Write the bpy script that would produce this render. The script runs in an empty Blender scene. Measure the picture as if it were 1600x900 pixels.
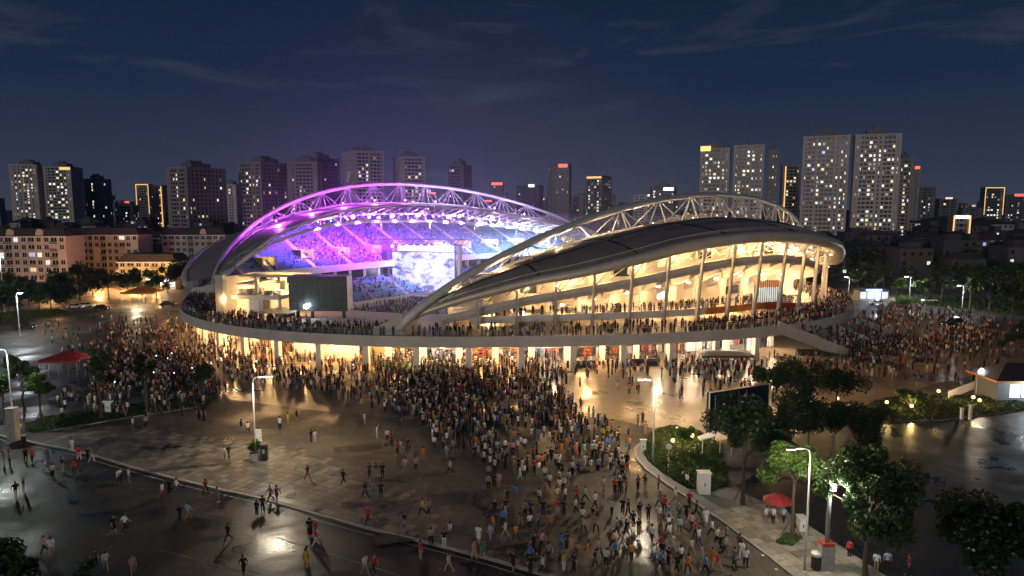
import bpy, bmesh, math, random
import numpy as np
from mathutils import Vector

random.seed(7)
rng = np.random.default_rng(11)
SC = bpy.context.scene
COL = SC.collection

# ------------------------------------------------------------------ camera, sky, fill sun, exposure
CZ, FPX, HOR = 30.0, 1067.0, 322.0
PITCH = math.atan((450 - HOR) / FPX)
cam = bpy.data.cameras.new("camera")
cam.lens = 24.0
cam.sensor_width = 36.0
cam.clip_start = 0.5
cam.clip_end = 12000
camo = bpy.data.objects.new("camera", cam)
COL.objects.link(camo)
camo.location = (0, 0, CZ)
camo.rotation_euler = (math.pi / 2 - PITCH, 0, 0)
SC.camera = camo

SC.render.engine = "CYCLES"
SC.cycles.use_denoising = True
SC.cycles.denoiser = "OPENIMAGEDENOISE"
SC.cycles.max_bounces = 5
SC.cycles.diffuse_bounces = 2
SC.cycles.glossy_bounces = 3
SC.cycles.transmission_bounces = 3
SC.cycles.transparent_max_bounces = 6
SC.cycles.volume_bounces = 0
SC.cycles.volume_step_rate = 1.0
SC.cycles.caustics_reflective = False
SC.cycles.caustics_refractive = False
SC.cycles.sample_clamp_indirect = 4.0
SC.cycles.use_light_tree = True
SC.cycles.use_adaptive_sampling = True
SC.cycles.adaptive_threshold = 0.05
SC.view_settings.view_transform = "Standard"
SC.view_settings.look = "None"
SC.view_settings.gamma = 1.0
SC.view_settings.exposure = 0.0

W = bpy.data.worlds.new("World")
SC.world = W
W.use_nodes = True
nt = W.node_tree
nt.nodes.clear()


def N(tree, t, **kw):
    n = tree.nodes.new(t)
    for k, v in kw.items():
        if k.startswith("i_"):
            n.inputs[k[2:]].default_value = v
        else:
            setattr(n, k, v)
    return n


def ramp(tree, stops, interp="LINEAR"):
    r = tree.nodes.new("ShaderNodeValToRGB")
    r.color_ramp.interpolation = interp
    els = r.color_ramp.elements
    while len(els) < len(stops):
        els.new(0.5)
    for e, (p, c) in zip(els, stops):
        e.position = p
        e.color = (c, c, c, 1) if isinstance(c, (int, float)) else (*c, 1)
    return r


CLX, CLY = 1.35, 0.2


def world():
    L = nt.links.new
    tc = N(nt, "ShaderNodeTexCoord")
    sep = N(nt, "ShaderNodeSeparateXYZ")
    L(tc.outputs["Generated"], sep.inputs[0])
    r = ramp(nt, [(0.0, (0.042, 0.050, 0.076)), (0.05, (0.029, 0.040, 0.072)), (0.16, (0.0115, 0.0235, 0.054)),
                  (0.34, (0.0042, 0.0125, 0.0330)), (1.0, (0.002, 0.008, 0.024))])
    L(sep.outputs["Z"], r.inputs[0])
    # thin wisps of cloud
    mp = N(nt, "ShaderNodeMapping")
    mp.inputs["Scale"].default_value = (1.5, 1.5, 8.0)
    mp.inputs["Location"].default_value = (CLX, CLY, 0.55)
    L(tc.outputs["Generated"], mp.inputs[0])
    no = N(nt, "ShaderNodeTexNoise", i_Scale=2.3, i_Detail=7.0, i_Roughness=0.62, i_Distortion=0.5)
    L(mp.outputs[0], no.inputs["Vector"])
    cr = ramp(nt, [(0.53, 0.0), (0.74, 1.0)])
    L(no.outputs["Fac"], cr.inputs[0])
    band = ramp(nt, [(0.10, 0.0), (0.17, 1.0), (0.45, 1.0), (0.7, 0.2)])
    L(sep.outputs["Z"], band.inputs[0])
    mul = N(nt, "ShaderNodeMath", operation="MULTIPLY")
    L(cr.outputs[0], mul.inputs[0]); L(band.outputs[0], mul.inputs[1])
    mul2 = N(nt, "ShaderNodeMath", operation="MULTIPLY")
    L(mul.outputs[0], mul2.inputs[0]); mul2.inputs[1].default_value = 0.55
    mx = N(nt, "ShaderNodeMixRGB")
    L(mul2.outputs[0], mx.inputs[0]); L(r.outputs[0], mx.inputs[1])
    mx.inputs[2].default_value = (0.062, 0.075, 0.115, 1)
    # last trace of dusk from the physical sky
    sky = N(nt, "ShaderNodeTexSky", sky_type="NISHITA")
    sky.sun_disc = False
    sky.sun_elevation = math.radians(-4.0)
    sky.sun_rotation = math.radians(200)
    ad = N(nt, "ShaderNodeMixRGB", blend_type="ADD")
    ad.inputs[0].default_value = 0.012
    L(mx.outputs[0], ad.inputs[1]); L(sky.outputs[0], ad.inputs[2])
    bg = N(nt, "ShaderNodeBackground")
    bg.inputs["Strength"].default_value = 1.0
    L(ad.outputs[0], bg.inputs[0])
    out = N(nt, "ShaderNodeOutputWorld")
    L(bg.outputs[0], out.inputs[0])


world()

sun = bpy.data.lights.new("facade_fill", "SUN")  # added fill from behind the camera to brighten the towers, no real moon
sun.energy = 0.50
sun.angle = math.radians(15)
sun.color = (1.0, 0.93, 0.88)
suno = bpy.data.objects.new("facade_fill", sun)
COL.objects.link(suno)
suno.rotation_euler = (math.radians(81), 0, math.radians(-20))


# ------------------------------------------------------------------ measuring helpers
_c, _s = math.cos(PITCH), math.sin(PITCH)


def G(px, py, z=0.0):
    """point at height z that a line of sight meets"""
    a = (px - 800) / FPX
    b = (450 - py) / FPX
    dz = -_s + b * _c
    d = (z - CZ) / dz
    return Vector((a * d, (_c + b * _s) * d, z))


def AT(px, py, y):
    """point at ground distance y"""
    a = (px - 800) / FPX
    b = (450 - py) / FPX
    d = y / (_c + b * _s)
    return Vector((a * d, y, CZ + d * (-_s + b * _c)))


def zfor(y, py):
    b = (450 - py) / FPX
    d = y / (_c + b * _s)
    return CZ + d * (-_s + b * _c)


# ------------------------------------------------------------------ materials
MATS = {}


def pm(name, base, rough=0.6, metal=0.0, var=0.12, scale=0.5, bump=0.0, bscale=4.0, spec=0.5, coat=0.0, wave=None):
    if name in MATS:
        return MATS[name]
    m = bpy.data.materials.new(name)
    m.use_nodes = True
    t = m.node_tree
    L = t.links.new
    b = t.nodes["Principled BSDF"]
    b.inputs["Roughness"].default_value = rough
    b.inputs["Metallic"].default_value = metal
    b.inputs["Specular IOR Level"].default_value = spec
    b.inputs["Coat Weight"].default_value = coat
    tc = N(t, "ShaderNodeNewGeometry")
    no = N(t, "ShaderNodeTexNoise", i_Scale=scale, i_Detail=5.0, i_Roughness=0.6)
    L(tc.outputs["Position"], no.inputs["Vector"])
    lo = tuple(c * (1 - var) for c in base)
    hi = tuple(min(1, c * (1 + var)) for c in base)
    r = ramp(t, [(0.3, lo), (0.7, hi)])
    L(no.outputs["Fac"], r.inputs[0])
    L(r.outputs[0], b.inputs["Base Color"])
    if bump:
        n2 = N(t, "ShaderNodeTexNoise", i_Scale=bscale, i_Detail=4.0)
        L(tc.outputs["Position"], n2.inputs["Vector"])
        bp = N(t, "ShaderNodeBump", i_Strength=bump, i_Distance=0.05)
        L(n2.outputs["Fac"], bp.inputs["Height"])
        L(bp.outputs[0], b.inputs["Normal"])
    MATS[name] = m
    return m


def em(name, color, strength):
    if name in MATS:
        return MATS[name]
    m = bpy.data.materials.new(name)
    m.use_nodes = True
    b = m.node_tree.nodes["Principled BSDF"]
    b.inputs["Base Color"].default_value = (0.6, 0.6, 0.6, 1)
    b.inputs["Emission Color"].default_value = (*color, 1)
    b.inputs["Emission Strength"].default_value = strength
    b.inputs["Roughness"].default_value = 0.5
    MATS[name] = m
    return m


def ground_mat(name, base, dry=0.55, wet=0.09, lo=0.42, hi=0.58, scale=0.06, dark=0.55, bump=0.25, spec=0.5, tile=None, island=False):
    """paving or asphalt with standing water: darker and mirror-like in the low spots"""
    m = bpy.data.materials.new(name)
    m.use_nodes = True
    t = m.node_tree
    L = t.links.new
    b = t.nodes["Principled BSDF"]
    g = N(t, "ShaderNodeNewGeometry")
    n1 = N(t, "ShaderNodeTexNoise", i_Scale=scale, i_Detail=8.0, i_Roughness=0.62, i_Distortion=0.4)
    L(g.outputs["Position"], n1.inputs["Vector"])
    wetf = ramp(t, [(lo, 1.0), (hi, 0.0)])
    L(n1.outputs["Fac"], wetf.inputs[0])
    n2 = N(t, "ShaderNodeTexNoise", i_Scale=0.9, i_Detail=9.0, i_Roughness=0.7)
    L(g.outputs["Position"], n2.inputs["Vector"])
    r = ramp(t, [(0.25, tuple(c * 0.62 for c in base)), (0.5, base), (0.75, tuple(c * 1.35 for c in base))])
    L(n2.outputs["Fac"], r.inputs[0])
    n4 = N(t, "ShaderNodeTexNoise", i_Scale=0.045, i_Detail=5.0, i_Roughness=0.6)
    L(g.outputs["Position"], n4.inputs["Vector"])
    r4 = ramp(t, [(0.3, 0.55), (0.7, 1.25)])
    L(n4.outputs["Fac"], r4.inputs[0])
    m4 = N(t, "ShaderNodeMixRGB", blend_type="MULTIPLY")
    m4.inputs[0].default_value = 1.0
    L(r.outputs[0], m4.inputs[1]); L(r4.outputs[0], m4.inputs[2])
    col = m4.outputs[0]
    if tile:
        br = N(t, "ShaderNodeTexBrick", i_Scale=1.0)
        br.offset = 0.5
        br.inputs["Color1"].default_value = (1, 1, 1, 1)
        br.inputs["Color2"].default_value = (0.8, 0.8, 0.8, 1)
        br.inputs["Mortar"].default_value = (0.45, 0.45, 0.45, 1)
        br.inputs["Mortar Size"].default_value = 0.02 * tile
        br.inputs["Brick Width"].default_value = tile
        br.inputs["Row Height"].default_value = tile
        L(g.outputs["Position"], br.inputs["Vector"])
        mm = N(t, "ShaderNodeMixRGB", blend_type="MULTIPLY")
        mm.inputs[0].default_value = 1.0
        L(col, mm.inputs[1]); L(br.outputs["Color"], mm.inputs[2])
        col = mm.outputs[0]
    if island:
        ri = ramp(t, [(0.0, 0.45), (0.5, 0.95), (1.0, 1.6)])
        L(g.outputs["Random Per Island"], ri.inputs[0])
        mi = N(t, "ShaderNodeMixRGB", blend_type="MULTIPLY")
        mi.inputs[0].default_value = 1.0
        L(col, mi.inputs[1]); L(ri.outputs[0], mi.inputs[2])
        col = mi.outputs[0]
    dk = N(t, "ShaderNodeMixRGB", blend_type="MULTIPLY")
    L(wetf.outputs[0], dk.inputs[0]); L(col, dk.inputs[1])
    dk.inputs[2].default_value = (dark, dark, dark, 1)
    L(dk.outputs[0], b.inputs["Base Color"])
    mr = N(t, "ShaderNodeMapRange")
    mr.inputs["To Min"].default_value = dry
    mr.inputs["To Max"].default_value = wet
    L(wetf.outputs[0], mr.inputs["Value"])
    L(mr.outputs[0], b.inputs["Roughness"])
    b.inputs["Specular IOR Level"].default_value = spec
    n3 = N(t, "ShaderNodeTexNoise", i_Scale=2.2, i_Detail=6.0)
    L(g.outputs["Position"], n3.inputs["Vector"])
    bp = N(t, "ShaderNodeBump", i_Strength=bump, i_Distance=0.03)
    L(n3.outputs["Fac"], bp.inputs["Height"])
    L(bp.outputs[0], b.inputs["Normal"])
    MATS[name] = m
    return m


def attr_mat(name, attr, kind="OBJECT", rough=0.8, emit=0.0):
    m = bpy.data.materials.new(name)
    m.use_nodes = True
    t = m.node_tree
    b = t.nodes["Principled BSDF"]
    a = N(t, "ShaderNodeAttribute", attribute_type=kind, attribute_name=attr)
    t.links.new(a.outputs["Color"], b.inputs["Base Color"])
    b.inputs["Roughness"].default_value = rough
    b.inputs["Specular IOR Level"].default_value = 0.25
    MATS[name] = m
    return m


def leaf_mat(name, base, var=0.45):
    m = bpy.data.materials.new(name)
    m.use_nodes = True
    t = m.node_tree
    L = t.links.new
    b = t.nodes["Principled BSDF"]
    g = N(t, "ShaderNodeNewGeometry")
    no = N(t, "ShaderNodeTexNoise", i_Scale=1.3, i_Detail=3.0)
    L(g.outputs["Position"], no.inputs["Vector"])
    ad = N(t, "ShaderNodeMath", operation="ADD")
    L(no.outputs["Fac"], ad.inputs[0])
    rs = N(t, "ShaderNodeMath", operation="MULTIPLY")
    L(g.outputs["Random Per Island"], rs.inputs[0]); rs.inputs[1].default_value = 0.5
    L(rs.outputs[0], ad.inputs[1])
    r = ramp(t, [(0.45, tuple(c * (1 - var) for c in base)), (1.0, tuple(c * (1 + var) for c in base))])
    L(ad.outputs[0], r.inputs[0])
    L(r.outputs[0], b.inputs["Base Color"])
    b.inputs["Roughness"].default_value = 0.45
    tr = N(t, "ShaderNodeBsdfTranslucent")
    L(r.outputs[0], tr.inputs["Color"])
    mx = N(t, "ShaderNodeMixShader")
    mx.inputs[0].default_value = 0.25
    L(b.outputs[0], mx.inputs[1]); L(tr.outputs[0], mx.inputs[2])
    L(mx.outputs[0], t.nodes["Material Output"].inputs["Surface"])
    MATS[name] = m
    return m


M = MATS
pm("concrete", (0.46, 0.43, 0.39), 0.75, var=0.12, scale=0.35, bump=0.15)
pm("concrete_dark", (0.22, 0.21, 0.20), 0.8, var=0.2)
pm("white_wall", (0.70, 0.66, 0.60), 0.7, var=0.07)
pm("steel_white", (0.62, 0.60, 0.57), 0.45, metal=0.1, var=0.08)
pm("steel_grey", (0.42, 0.42, 0.42), 0.4, metal=0.6, var=0.1)
pm("steel_dark", (0.05, 0.05, 0.055), 0.5, metal=0.3, var=0.2)
pm("roof_metal", (0.24, 0.21, 0.19), 0.55, metal=0.0, var=0.22, scale=0.25, bump=0.05, bscale=1.5)
pm("roof_edge", (0.62, 0.55, 0.47), 0.4, metal=0.3, var=0.12, scale=0.4)
pm("dark_trim", (0.03, 0.03, 0.035), 0.5)
pm("seat_blue", (0.06, 0.16, 0.34), 0.5, var=0.15, scale=2)
pm("tier_concrete", (0.34, 0.33, 0.34), 0.8, var=0.15)
pm("turf", (0.06, 0.12, 0.04), 0.9)
pm("glass_dark", (0.02, 0.025, 0.03), 0.22, spec=0.2, var=0.2)
pm("glass_panel", (0.10, 0.12, 0.12), 0.1, spec=0.7)
pm("red_panel", (0.45, 0.06, 0.03), 0.5, var=0.2)
pm("orange_panel", (0.62, 0.20, 0.05), 0.5, var=0.3, scale=0.6)
pm("yellow_wall", (0.62, 0.50, 0.24), 0.7)
pm("bark", (0.085, 0.062, 0.045), 0.9, var=0.35, scale=6, bump=0.6, bscale=14)
pm("kerb_stone", (0.36, 0.34, 0.31), 0.7, var=0.2, scale=2)
pm("slab", (0.27, 0.24, 0.20), 0.5, var=0.3, scale=0.8, bump=0.3, bscale=6)
pm("soil", (0.05, 0.04, 0.025), 0.95, var=0.3, scale=2)
pm("lawn", (0.045, 0.075, 0.02), 0.95, var=0.4, scale=1.5, bump=0.5, bscale=20)
pm("paint_white", (0.75, 0.75, 0.72), 0.6, var=0.2, scale=3)
pm("billboard_blue", (0.014, 0.024, 0.06), 0.4, var=0.2)
pm("tent_dark", (0.07, 0.065, 0.06), 0.7)
pm("canvas_red", (0.34, 0.03, 0.028), 0.7, var=0.2, scale=2)
pm("canvas_orange", (0.55, 0.22, 0.04), 0.7)
pm("white_metal", (0.72, 0.72, 0.70), 0.5, var=0.08)
pm("barrier_black", (0.03, 0.03, 0.032), 0.6)
pm("apartment_pink", (0.60, 0.47, 0.39), 0.8, var=0.12, scale=0.3)
pm("apartment_cream", (0.64, 0.52, 0.34), 0.8, var=0.12, scale=0.3)
pm("roof_tile", (0.055, 0.042, 0.04), 0.7, var=0.25)
pm("tower_pale", (0.50, 0.46, 0.43), 0.8, var=0.1, scale=0.05)
pm("tower_brown", (0.30, 0.27, 0.25), 0.8, var=0.12, scale=0.05)
pm("tower_dark", (0.13, 0.14, 0.165), 0.7, var=0.12, scale=0.05)
pm("tower_glass", (0.035, 0.05, 0.085), 0.55, var=0.2, scale=0.05, spec=0.6)
pm("tower_white", (0.58, 0.55, 0.52), 0.8, var=0.08, scale=0.05)
pm("house_wall", (0.085, 0.08, 0.078), 0.85, var=0.4, scale=0.03)
pm("house_white", (0.36, 0.36, 0.35), 0.8, var=0.1, scale=0.1)
pm("house_roof", (0.06, 0.055, 0.055), 0.8, var=0.3, scale=0.05)
pm("bin_black", (0.02, 0.02, 0.022), 0.4)
pm("car_dark", (0.02, 0.022, 0.025), 0.25, coat=0.6)
pm("car_white", (0.7, 0.7, 0.7), 0.25, coat=0.6)
pm("tyre", (0.015, 0.015, 0.015), 0.8)
pm("skin_tone", (0.42, 0.26, 0.18), 0.6, var=0.05)
pm("hair_black", (0.012, 0.010, 0.009), 0.5)
pm("shoe", (0.25, 0.24, 0.23), 0.6, var=0.6, scale=1.0)
ground_mat("asphalt", (0.028, 0.027, 0.026), dry=0.62, wet=0.27, lo=0.36, hi=0.60, scale=0.16, bump=1.0, spec=0.34)
ground_mat("plaza_stone", (0.130, 0.116, 0.098), dry=0.72, wet=0.27, lo=0.36, hi=0.56, scale=0.13, bump=0.7, spec=0.30, tile=1.5)
ground_mat("plaza_tile", (0.26, 0.20, 0.14), dry=0.50, wet=0.22, lo=0.36, hi=0.58, scale=0.10, bump=0.8, spec=0.40, tile=1.2)
ground_mat("lot_asphalt", (0.030, 0.030, 0.032), dry=0.58, wet=0.2, lo=0.36, hi=0.60, scale=0.16, bump=0.8, spec=0.34)
ground_mat("city_ground", (0.020, 0.020, 0.018), dry=0.8, wet=0.7)
attr_mat("shirt", "shirt")
attr_mat("trousers", "trousers")
attr_mat("crowd_cloth", "person_colour", "GEOMETRY")
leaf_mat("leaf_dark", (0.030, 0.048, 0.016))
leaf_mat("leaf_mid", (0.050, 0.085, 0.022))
leaf_mat("leaf_bright", (0.085, 0.150, 0.030))  # lamplit copy of the leaf colour: lamplight put in as a lighter green
em("lamp_warm", (1.0, 0.72, 0.38), 30)
em("lamp_soft", (1.0, 0.80, 0.55), 7)
em("lamp_cool", (0.85, 0.95, 1.0), 60)
em("lamp_orange", (1.0, 0.45, 0.10), 30)
em("lamp_yellow", (1.0, 0.55, 0.12), 4.5)
em("flood_white", (0.80, 0.86, 1.0), 40)
em("flood_purple", (0.75, 0.25, 1.0), 26)
em("flood_magenta", (0.95, 0.22, 0.95), 26)
em("window_white", (0.95, 0.93, 0.82), 1.1)
em("window_warm", (1.0, 0.72, 0.34), 1.1)
em("window_blue", (0.55, 0.75, 1.0), 0.9)
em("window_dim", (0.85, 0.72, 0.5), 0.28)
em("shop_white", (0.90, 0.93, 1.0), 1.5)
em("shop_warm", (1.0, 0.78, 0.45), 1.3)
em("sign_red", (1.0, 0.06, 0.03), 3.0)
em("sign_orange", (1.0, 0.35, 0.06), 3.0)
em("sign_white", (0.85, 0.95, 1.0), 3.0)
em("sign_blue", (0.15, 0.35, 1.0), 2.5)
em("strip_gold", (1.0, 0.58, 0.18), 1.15)
em("strip_stage", (1.0, 0.62, 0.32), 7.0)
em("phone_glow", (0.55, 0.70, 1.0), 4.0)


# ------------------------------------------------------------------ mesh builder
class MB:
    def __init__(s):
        s.v = []; s.f = []; s.m = []

    def add(s, vs, fs, m=0):
        o = len(s.v)
        s.v += [tuple(p) for p in vs]
        s.f += [tuple(i + o for i in f) for f in fs]
        s.m += [m] * len(fs)
        return s

    def box(s, x0, x1, y0, y1, z0, z1, m=0):
        return s.add([(x0, y0, z0), (x1, y0, z0), (x1, y1, z0), (x0, y1, z0), (x0, y0, z1), (x1, y0, z1), (x1, y1, z1), (x0, y1, z1)],
                     [(3, 2, 1, 0), (4, 5, 6, 7), (0, 1, 5, 4), (1, 2, 6, 5), (2, 3, 7, 6), (3, 0, 4, 7)], m)

    def obox(s, c, ax, hx, hy, z0, z1, m=0):
        """box turned in plan: centre c, direction ax (2d unit), half sizes"""
        ux, uy = ax
        P = []
        for z in (z0, z1):
            for a, b in ((-1, -1), (1, -1), (1, 1), (-1, 1)):
                P.append((c[0] + ux * a * hx - uy * b * hy, c[1] + uy * a * hx + ux * b * hy, z))
        return s.add(P, [(3, 2, 1, 0), (4, 5, 6, 7), (0, 1, 5, 4), (1, 2, 6, 5), (2, 3, 7, 6), (3, 0, 4, 7)], m)

    def tube(s, p0, p1, r0, r1=None, n=6, m=0, caps=True):
        r1 = r0 if r1 is None else r1
        return s.sweep([p0, p1], [r0, r1], n, m, caps)

    def sweep(s, pts, r, n=8, m=0, caps=True):
        pts = [Vector(p) for p in pts]
        if not hasattr(r, "__len__"):
            r = [r] * len(pts)
        vs = []; fs = []
        up = Vector((0, 0, 1))
        for i, p in enumerate(pts):
            d = (pts[min(i + 1, len(pts) - 1)] - pts[max(i - 1, 0)])
            if d.length < 1e-9:
                d = Vector((0, 0, 1))
            d.normalize()
            a = d.cross(up)
            if a.length < 0.05:
                a = d.cross(Vector((0, 1, 0)))
            a.normalize()
            b = a.cross(d).normalized()
            for k in range(n):
                t = 2 * math.pi * k / n
                vs.append(p + (a * math.cos(t) + b * math.sin(t)) * r[i])
        for i in range(len(pts) - 1):
            for k in range(n):
                k2 = (k + 1) % n
                fs.append((i * n + k, i * n + k2, (i + 1) * n + k2, (i + 1) * n + k))
        if caps:
            fs.append(tuple(range(n))[::-1])
            fs.append(tuple((len(pts) - 1) * n + k for k in range(n)))
        return s.add(vs, fs, m)

    def lathe(s, prof, c=(0, 0, 0), n=12, m=0):
        vs = []; fs = []
        for r, z in prof:
            for k in range(n):
                t = 2 * math.pi * k / n
                vs.append((c[0] + r * math.cos(t), c[1] + r * math.sin(t), c[2] + z))
        for i in range(len(prof) - 1):
            for k in range(n):
                k2 = (k + 1) % n
                fs.append((i * n + k, i * n + k2, (i + 1) * n + k2, (i + 1) * n + k))
        return s.add(vs, fs, m)

    def grid(s, P, m=0, flip=False):
        R, C = len(P), len(P[0])
        vs = [p for row in P for p in row]
        fs = []
        for i in range(R - 1):
            for j in range(C - 1):
                q = (i * C + j, i * C + j + 1, (i + 1) * C + j + 1, (i + 1) * C + j)
                fs.append(q[::-1] if flip else q)
        return s.add(vs, fs, m)

    def slabgrid(s, P, th, m=0, closed_edges=True):
        """a sheet given as grid of points, thickened straight down by th"""
        R, C = len(P), len(P[0])
        s.grid(P, m)
        Q = [[(p[0], p[1], p[2] - th) for p in row] for row in P]
        s.grid(Q, m, flip=True)
        if closed_edges:
            for row_t, row_b in ((P[0], Q[0]), (P[-1], Q[-1])):
                s.grid([row_t, row_b], m)
            s.grid([[r[0] for r in P], [r[0] for r in Q]], m)
            s.grid([[r[-1] for r in P], [r[-1] for r in Q]], m)
        return s

    def poly(s, pts, z0, z1, m=0):
        n = len(pts)
        vs = [(p[0], p[1], z0) for p in pts] + [(p[0], p[1], z1) for p in pts]
        fs = [tuple(range(n))[::-1], tuple(range(n, 2 * n))] + [(i, (i + 1) % n, n + (i + 1) % n, n + i) for i in range(n)]
        return s.add(vs, fs, m)

    def build(s, name, mats, parent=None, smooth=False):
        if not isinstance(mats, (list, tuple)):
            mats = [mats]
        me = bpy.data.meshes.new(name)
        me.from_pydata(s.v, [], s.f)
        for k in mats:
            me.materials.append(MATS[k] if isinstance(k, str) else k)
        if len(mats) > 1:
            me.polygons.foreach_set("material_index", s.m)
        if smooth:
            me.polygons.foreach_set("use_smooth", [True] * len(me.polygons))
        me.update()
        return link(name, me, parent)


def link(name, me, parent=None):
    o = bpy.data.objects.new(name, me)
    COL.objects.link(o)
    if parent is not None:
        o.parent = parent
        o.matrix_parent_inverse = parent.matrix_basis.inverted() if False else o.matrix_parent_inverse
    return o


def nmesh(name, V, Fs, mats, mi=None, parent=None, col=None, smooth=False):
    """mesh from numpy arrays; Fs is an (n,k) array"""
    me = bpy.data.meshes.new(name)
    V = np.ascontiguousarray(V, np.float32); Fs = np.ascontiguousarray(Fs, np.int32)
    k = Fs.shape[1]
    me.vertices.add(len(V)); me.vertices.foreach_set("co", V.ravel())
    me.loops.add(Fs.size); me.loops.foreach_set("vertex_index", Fs.ravel())
    me.polygons.add(len(Fs))
    me.polygons.foreach_set("loop_start", np.arange(0, Fs.size, k, dtype=np.int32))
    for q in mats:
        me.materials.append(MATS[q])
    if mi is not None:
        me.polygons.foreach_set("material_index", np.ascontiguousarray(mi, np.int32))
    if col is not None:
        a = me.attributes.new("person_colour", "FLOAT_COLOR", "POINT")
        a.data.foreach_set("color", np.ascontiguousarray(np.c_[col, np.ones(len(col))], np.float32).ravel())
    me.polygons.foreach_set("use_smooth", np.full(len(Fs), bool(smooth)))
    me.update(calc_edges=True)
    me.validate()
    return link(name, me, parent)


def empty(name, loc=(0, 0, 0)):
    o = bpy.data.objects.new(name, None)
    COL.objects.link(o)
    o.location = loc
    o.empty_display_size = 0.2
    return o


def tag(o, label=None, cat=None, group=None, kind=None):
    if label: o["label"] = label
    if cat: o["category"] = cat
    if group: o["group"] = group
    if kind: o["kind"] = kind
    return o


def light(kind, loc, watts, color, radius=0.3, target=None, spot=None, blend=0.5, name="lamp_light"):
    d = bpy.data.lights.new(name, kind)
    d.energy = watts * LK
    d.color = color
    d.shadow_soft_size = radius
    o = bpy.data.objects.new(name, d)
    COL.objects.link(o)
    o.location = loc
    if kind == "SPOT":
        d.spot_size = math.radians(spot or 90)
        d.spot_blend = blend
    if target is not None:
        o.rotation_euler = (Vector(target) - Vector(loc)).to_track_quat("-Z", "Y").to_euler()
    return o


LK = 5.0


ORD = ["first", "second", "third", "fourth", "fifth", "sixth", "seventh", "eighth", "ninth", "tenth", "eleventh", "twelfth", "thirteenth", "fourteenth", "fifteenth", "sixteenth", "seventeenth", "eighteenth", "nineteenth", "twentieth"]


def rank_labels(items, tail="%s from the left"):
    """items (object, phrase, x in the picture): phrases that repeat get their order from the left"""
    by = {}
    for o, l, x in items: by.setdefault(l, []).append((x, o))
    for l, lst in by.items():
        lst.sort(key=lambda q: q[0])
        for i, (x, o) in enumerate(lst):
            o["label"] = l if len(lst) == 1 else l + ", " + tail % ORD[min(i, 19)]

WARM = (1.0, 0.575, 0.225)
COOL = (0.86, 0.94, 1.0)
PURP = (0.55, 0.12, 1.0)

# =================================================================== GROUND
ROADZ = -0.14
tag(MB().grid([[(-4000, -300, ROADZ - 0.02), (4000, -300, ROADZ - 0.02)], [(-4000, 5000, ROADZ - 0.02), (4000, 5000, ROADZ - 0.02)]]).build("ground", "city_ground"), kind="structure")
# wet road, lower left corner
tag(MB().grid([[(-260, 10, ROADZ), (60, 10, ROADZ)], [(-260, 130, ROADZ), (60, 130, ROADZ)]]).build("road", "asphalt"), kind="structure")
kerb_px = [(-320, 610), (-120, 652), (0, 681), (60, 693), (125, 706), (200, 728), (270, 747), (340, 764), (400, 777), (470, 797), (560, 822), (660, 846), (760, 872), (860, 901), (1000, 945)]
kerb = [G(*p) for p in kerb_px]
plaza_pts = [(p.x, p.y) for p in kerb] + [(90, 34), (260, 34), (260, 330), (-330, 330), (-330, kerb[0].y)]
plaza = tag(MB().poly(plaza_pts, ROADZ - 0.1, 0.0).build("plaza", "plaza_stone"), kind="structure")


def strip_along(pts, w, z0, z1, inward=1):
    """prism following a plan polyline, w wide to its left"""
    L, R = [], []
    for i, p in enumerate(pts):
        a = pts[max(i - 1, 0)]; b = pts[min(i + 1, len(pts) - 1)]
        d = Vector((b[0] - a[0], b[1] - a[1], 0)).normalized()
        n = Vector((-d.y, d.x, 0)) * inward
        L.append((p[0], p[1])); R.append((p[0] + n.x * w, p[1] + n.y * w))
    return L, R


def kerb_stones(parent, pts, w, z0, z1, step, name="kerb_stone", mat="kerb_stone", gap=0.03, inward=1):
    """individual stones laid along a line"""
    P = [Vector((p[0], p[1], 0)) for p in pts]
    cum = [0]
    for a, b in zip(P, P[1:]): cum.append(cum[-1] + (b - a).length)
    n = int(cum[-1] / step)

    def at(s):
        for i in range(len(P) - 1):
            if s <= cum[i + 1] or i == len(P) - 2:
                t = (s - cum[i]) / max(1e-6, cum[i + 1] - cum[i])
                return P[i].lerp(P[i + 1], t)
    out = []
    for k in range(n):
        a, b = at(k * step + gap), at((k + 1) * step - gap)
        d = (b - a).normalized(); nn = Vector((-d.y, d.x, 0)) * inward * w
        j = random.uniform(-0.008, 0.008)
        m = MB().poly([a, b, b + nn, a + nn] if inward > 0 else [a + nn, b + nn, b, a], z0, z1 + j)
        out.append(m.build(name, mat, parent))
    return out


kerb_stones(plaza, [(p.x - 0.02, p.y - 0.02) for p in kerb[1:]], 0.32, ROADZ - 0.05, 0.015, 1.9)
# white edge line on the road beside the kerb
lp = [(p.x, p.y) for p in kerb[1:]]
L_, R_ = strip_along(lp, -0.75, 0, 0)
L2_, _r = strip_along(lp, -0.60, 0, 0)
a_, r75 = strip_along(lp, 0.75, 0, 0, inward=-1)
a_, r60 = strip_along(lp, 0.62, 0, 0, inward=-1)
tag(MB().grid([[(x, y, ROADZ + 0.005) for x, y in r75], [(x, y, ROADZ + 0.005) for x, y in r60]]).build("road_marking", "kerb_stone"), kind="structure")
# long patch seams in the road
for px0, px1 in (((430, 840), (640, 905)), ((250, 860), (420, 905))):
    a, b = G(*px0, ROADZ), G(*px1, ROADZ)
    d = (b - a).normalized(); nn = Vector((-d.y, d.x, 0)) * 0.12
    tag(MB().grid([[(a.x, a.y, ROADZ + 0.004), (b.x, b.y, ROADZ + 0.004)], [((a + nn).x, (a + nn).y, ROADZ + 0.004), ((b + nn).x, (b + nn).y, ROADZ + 0.004)]]).build("road_seam", "concrete_dark"), kind="structure")

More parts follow.
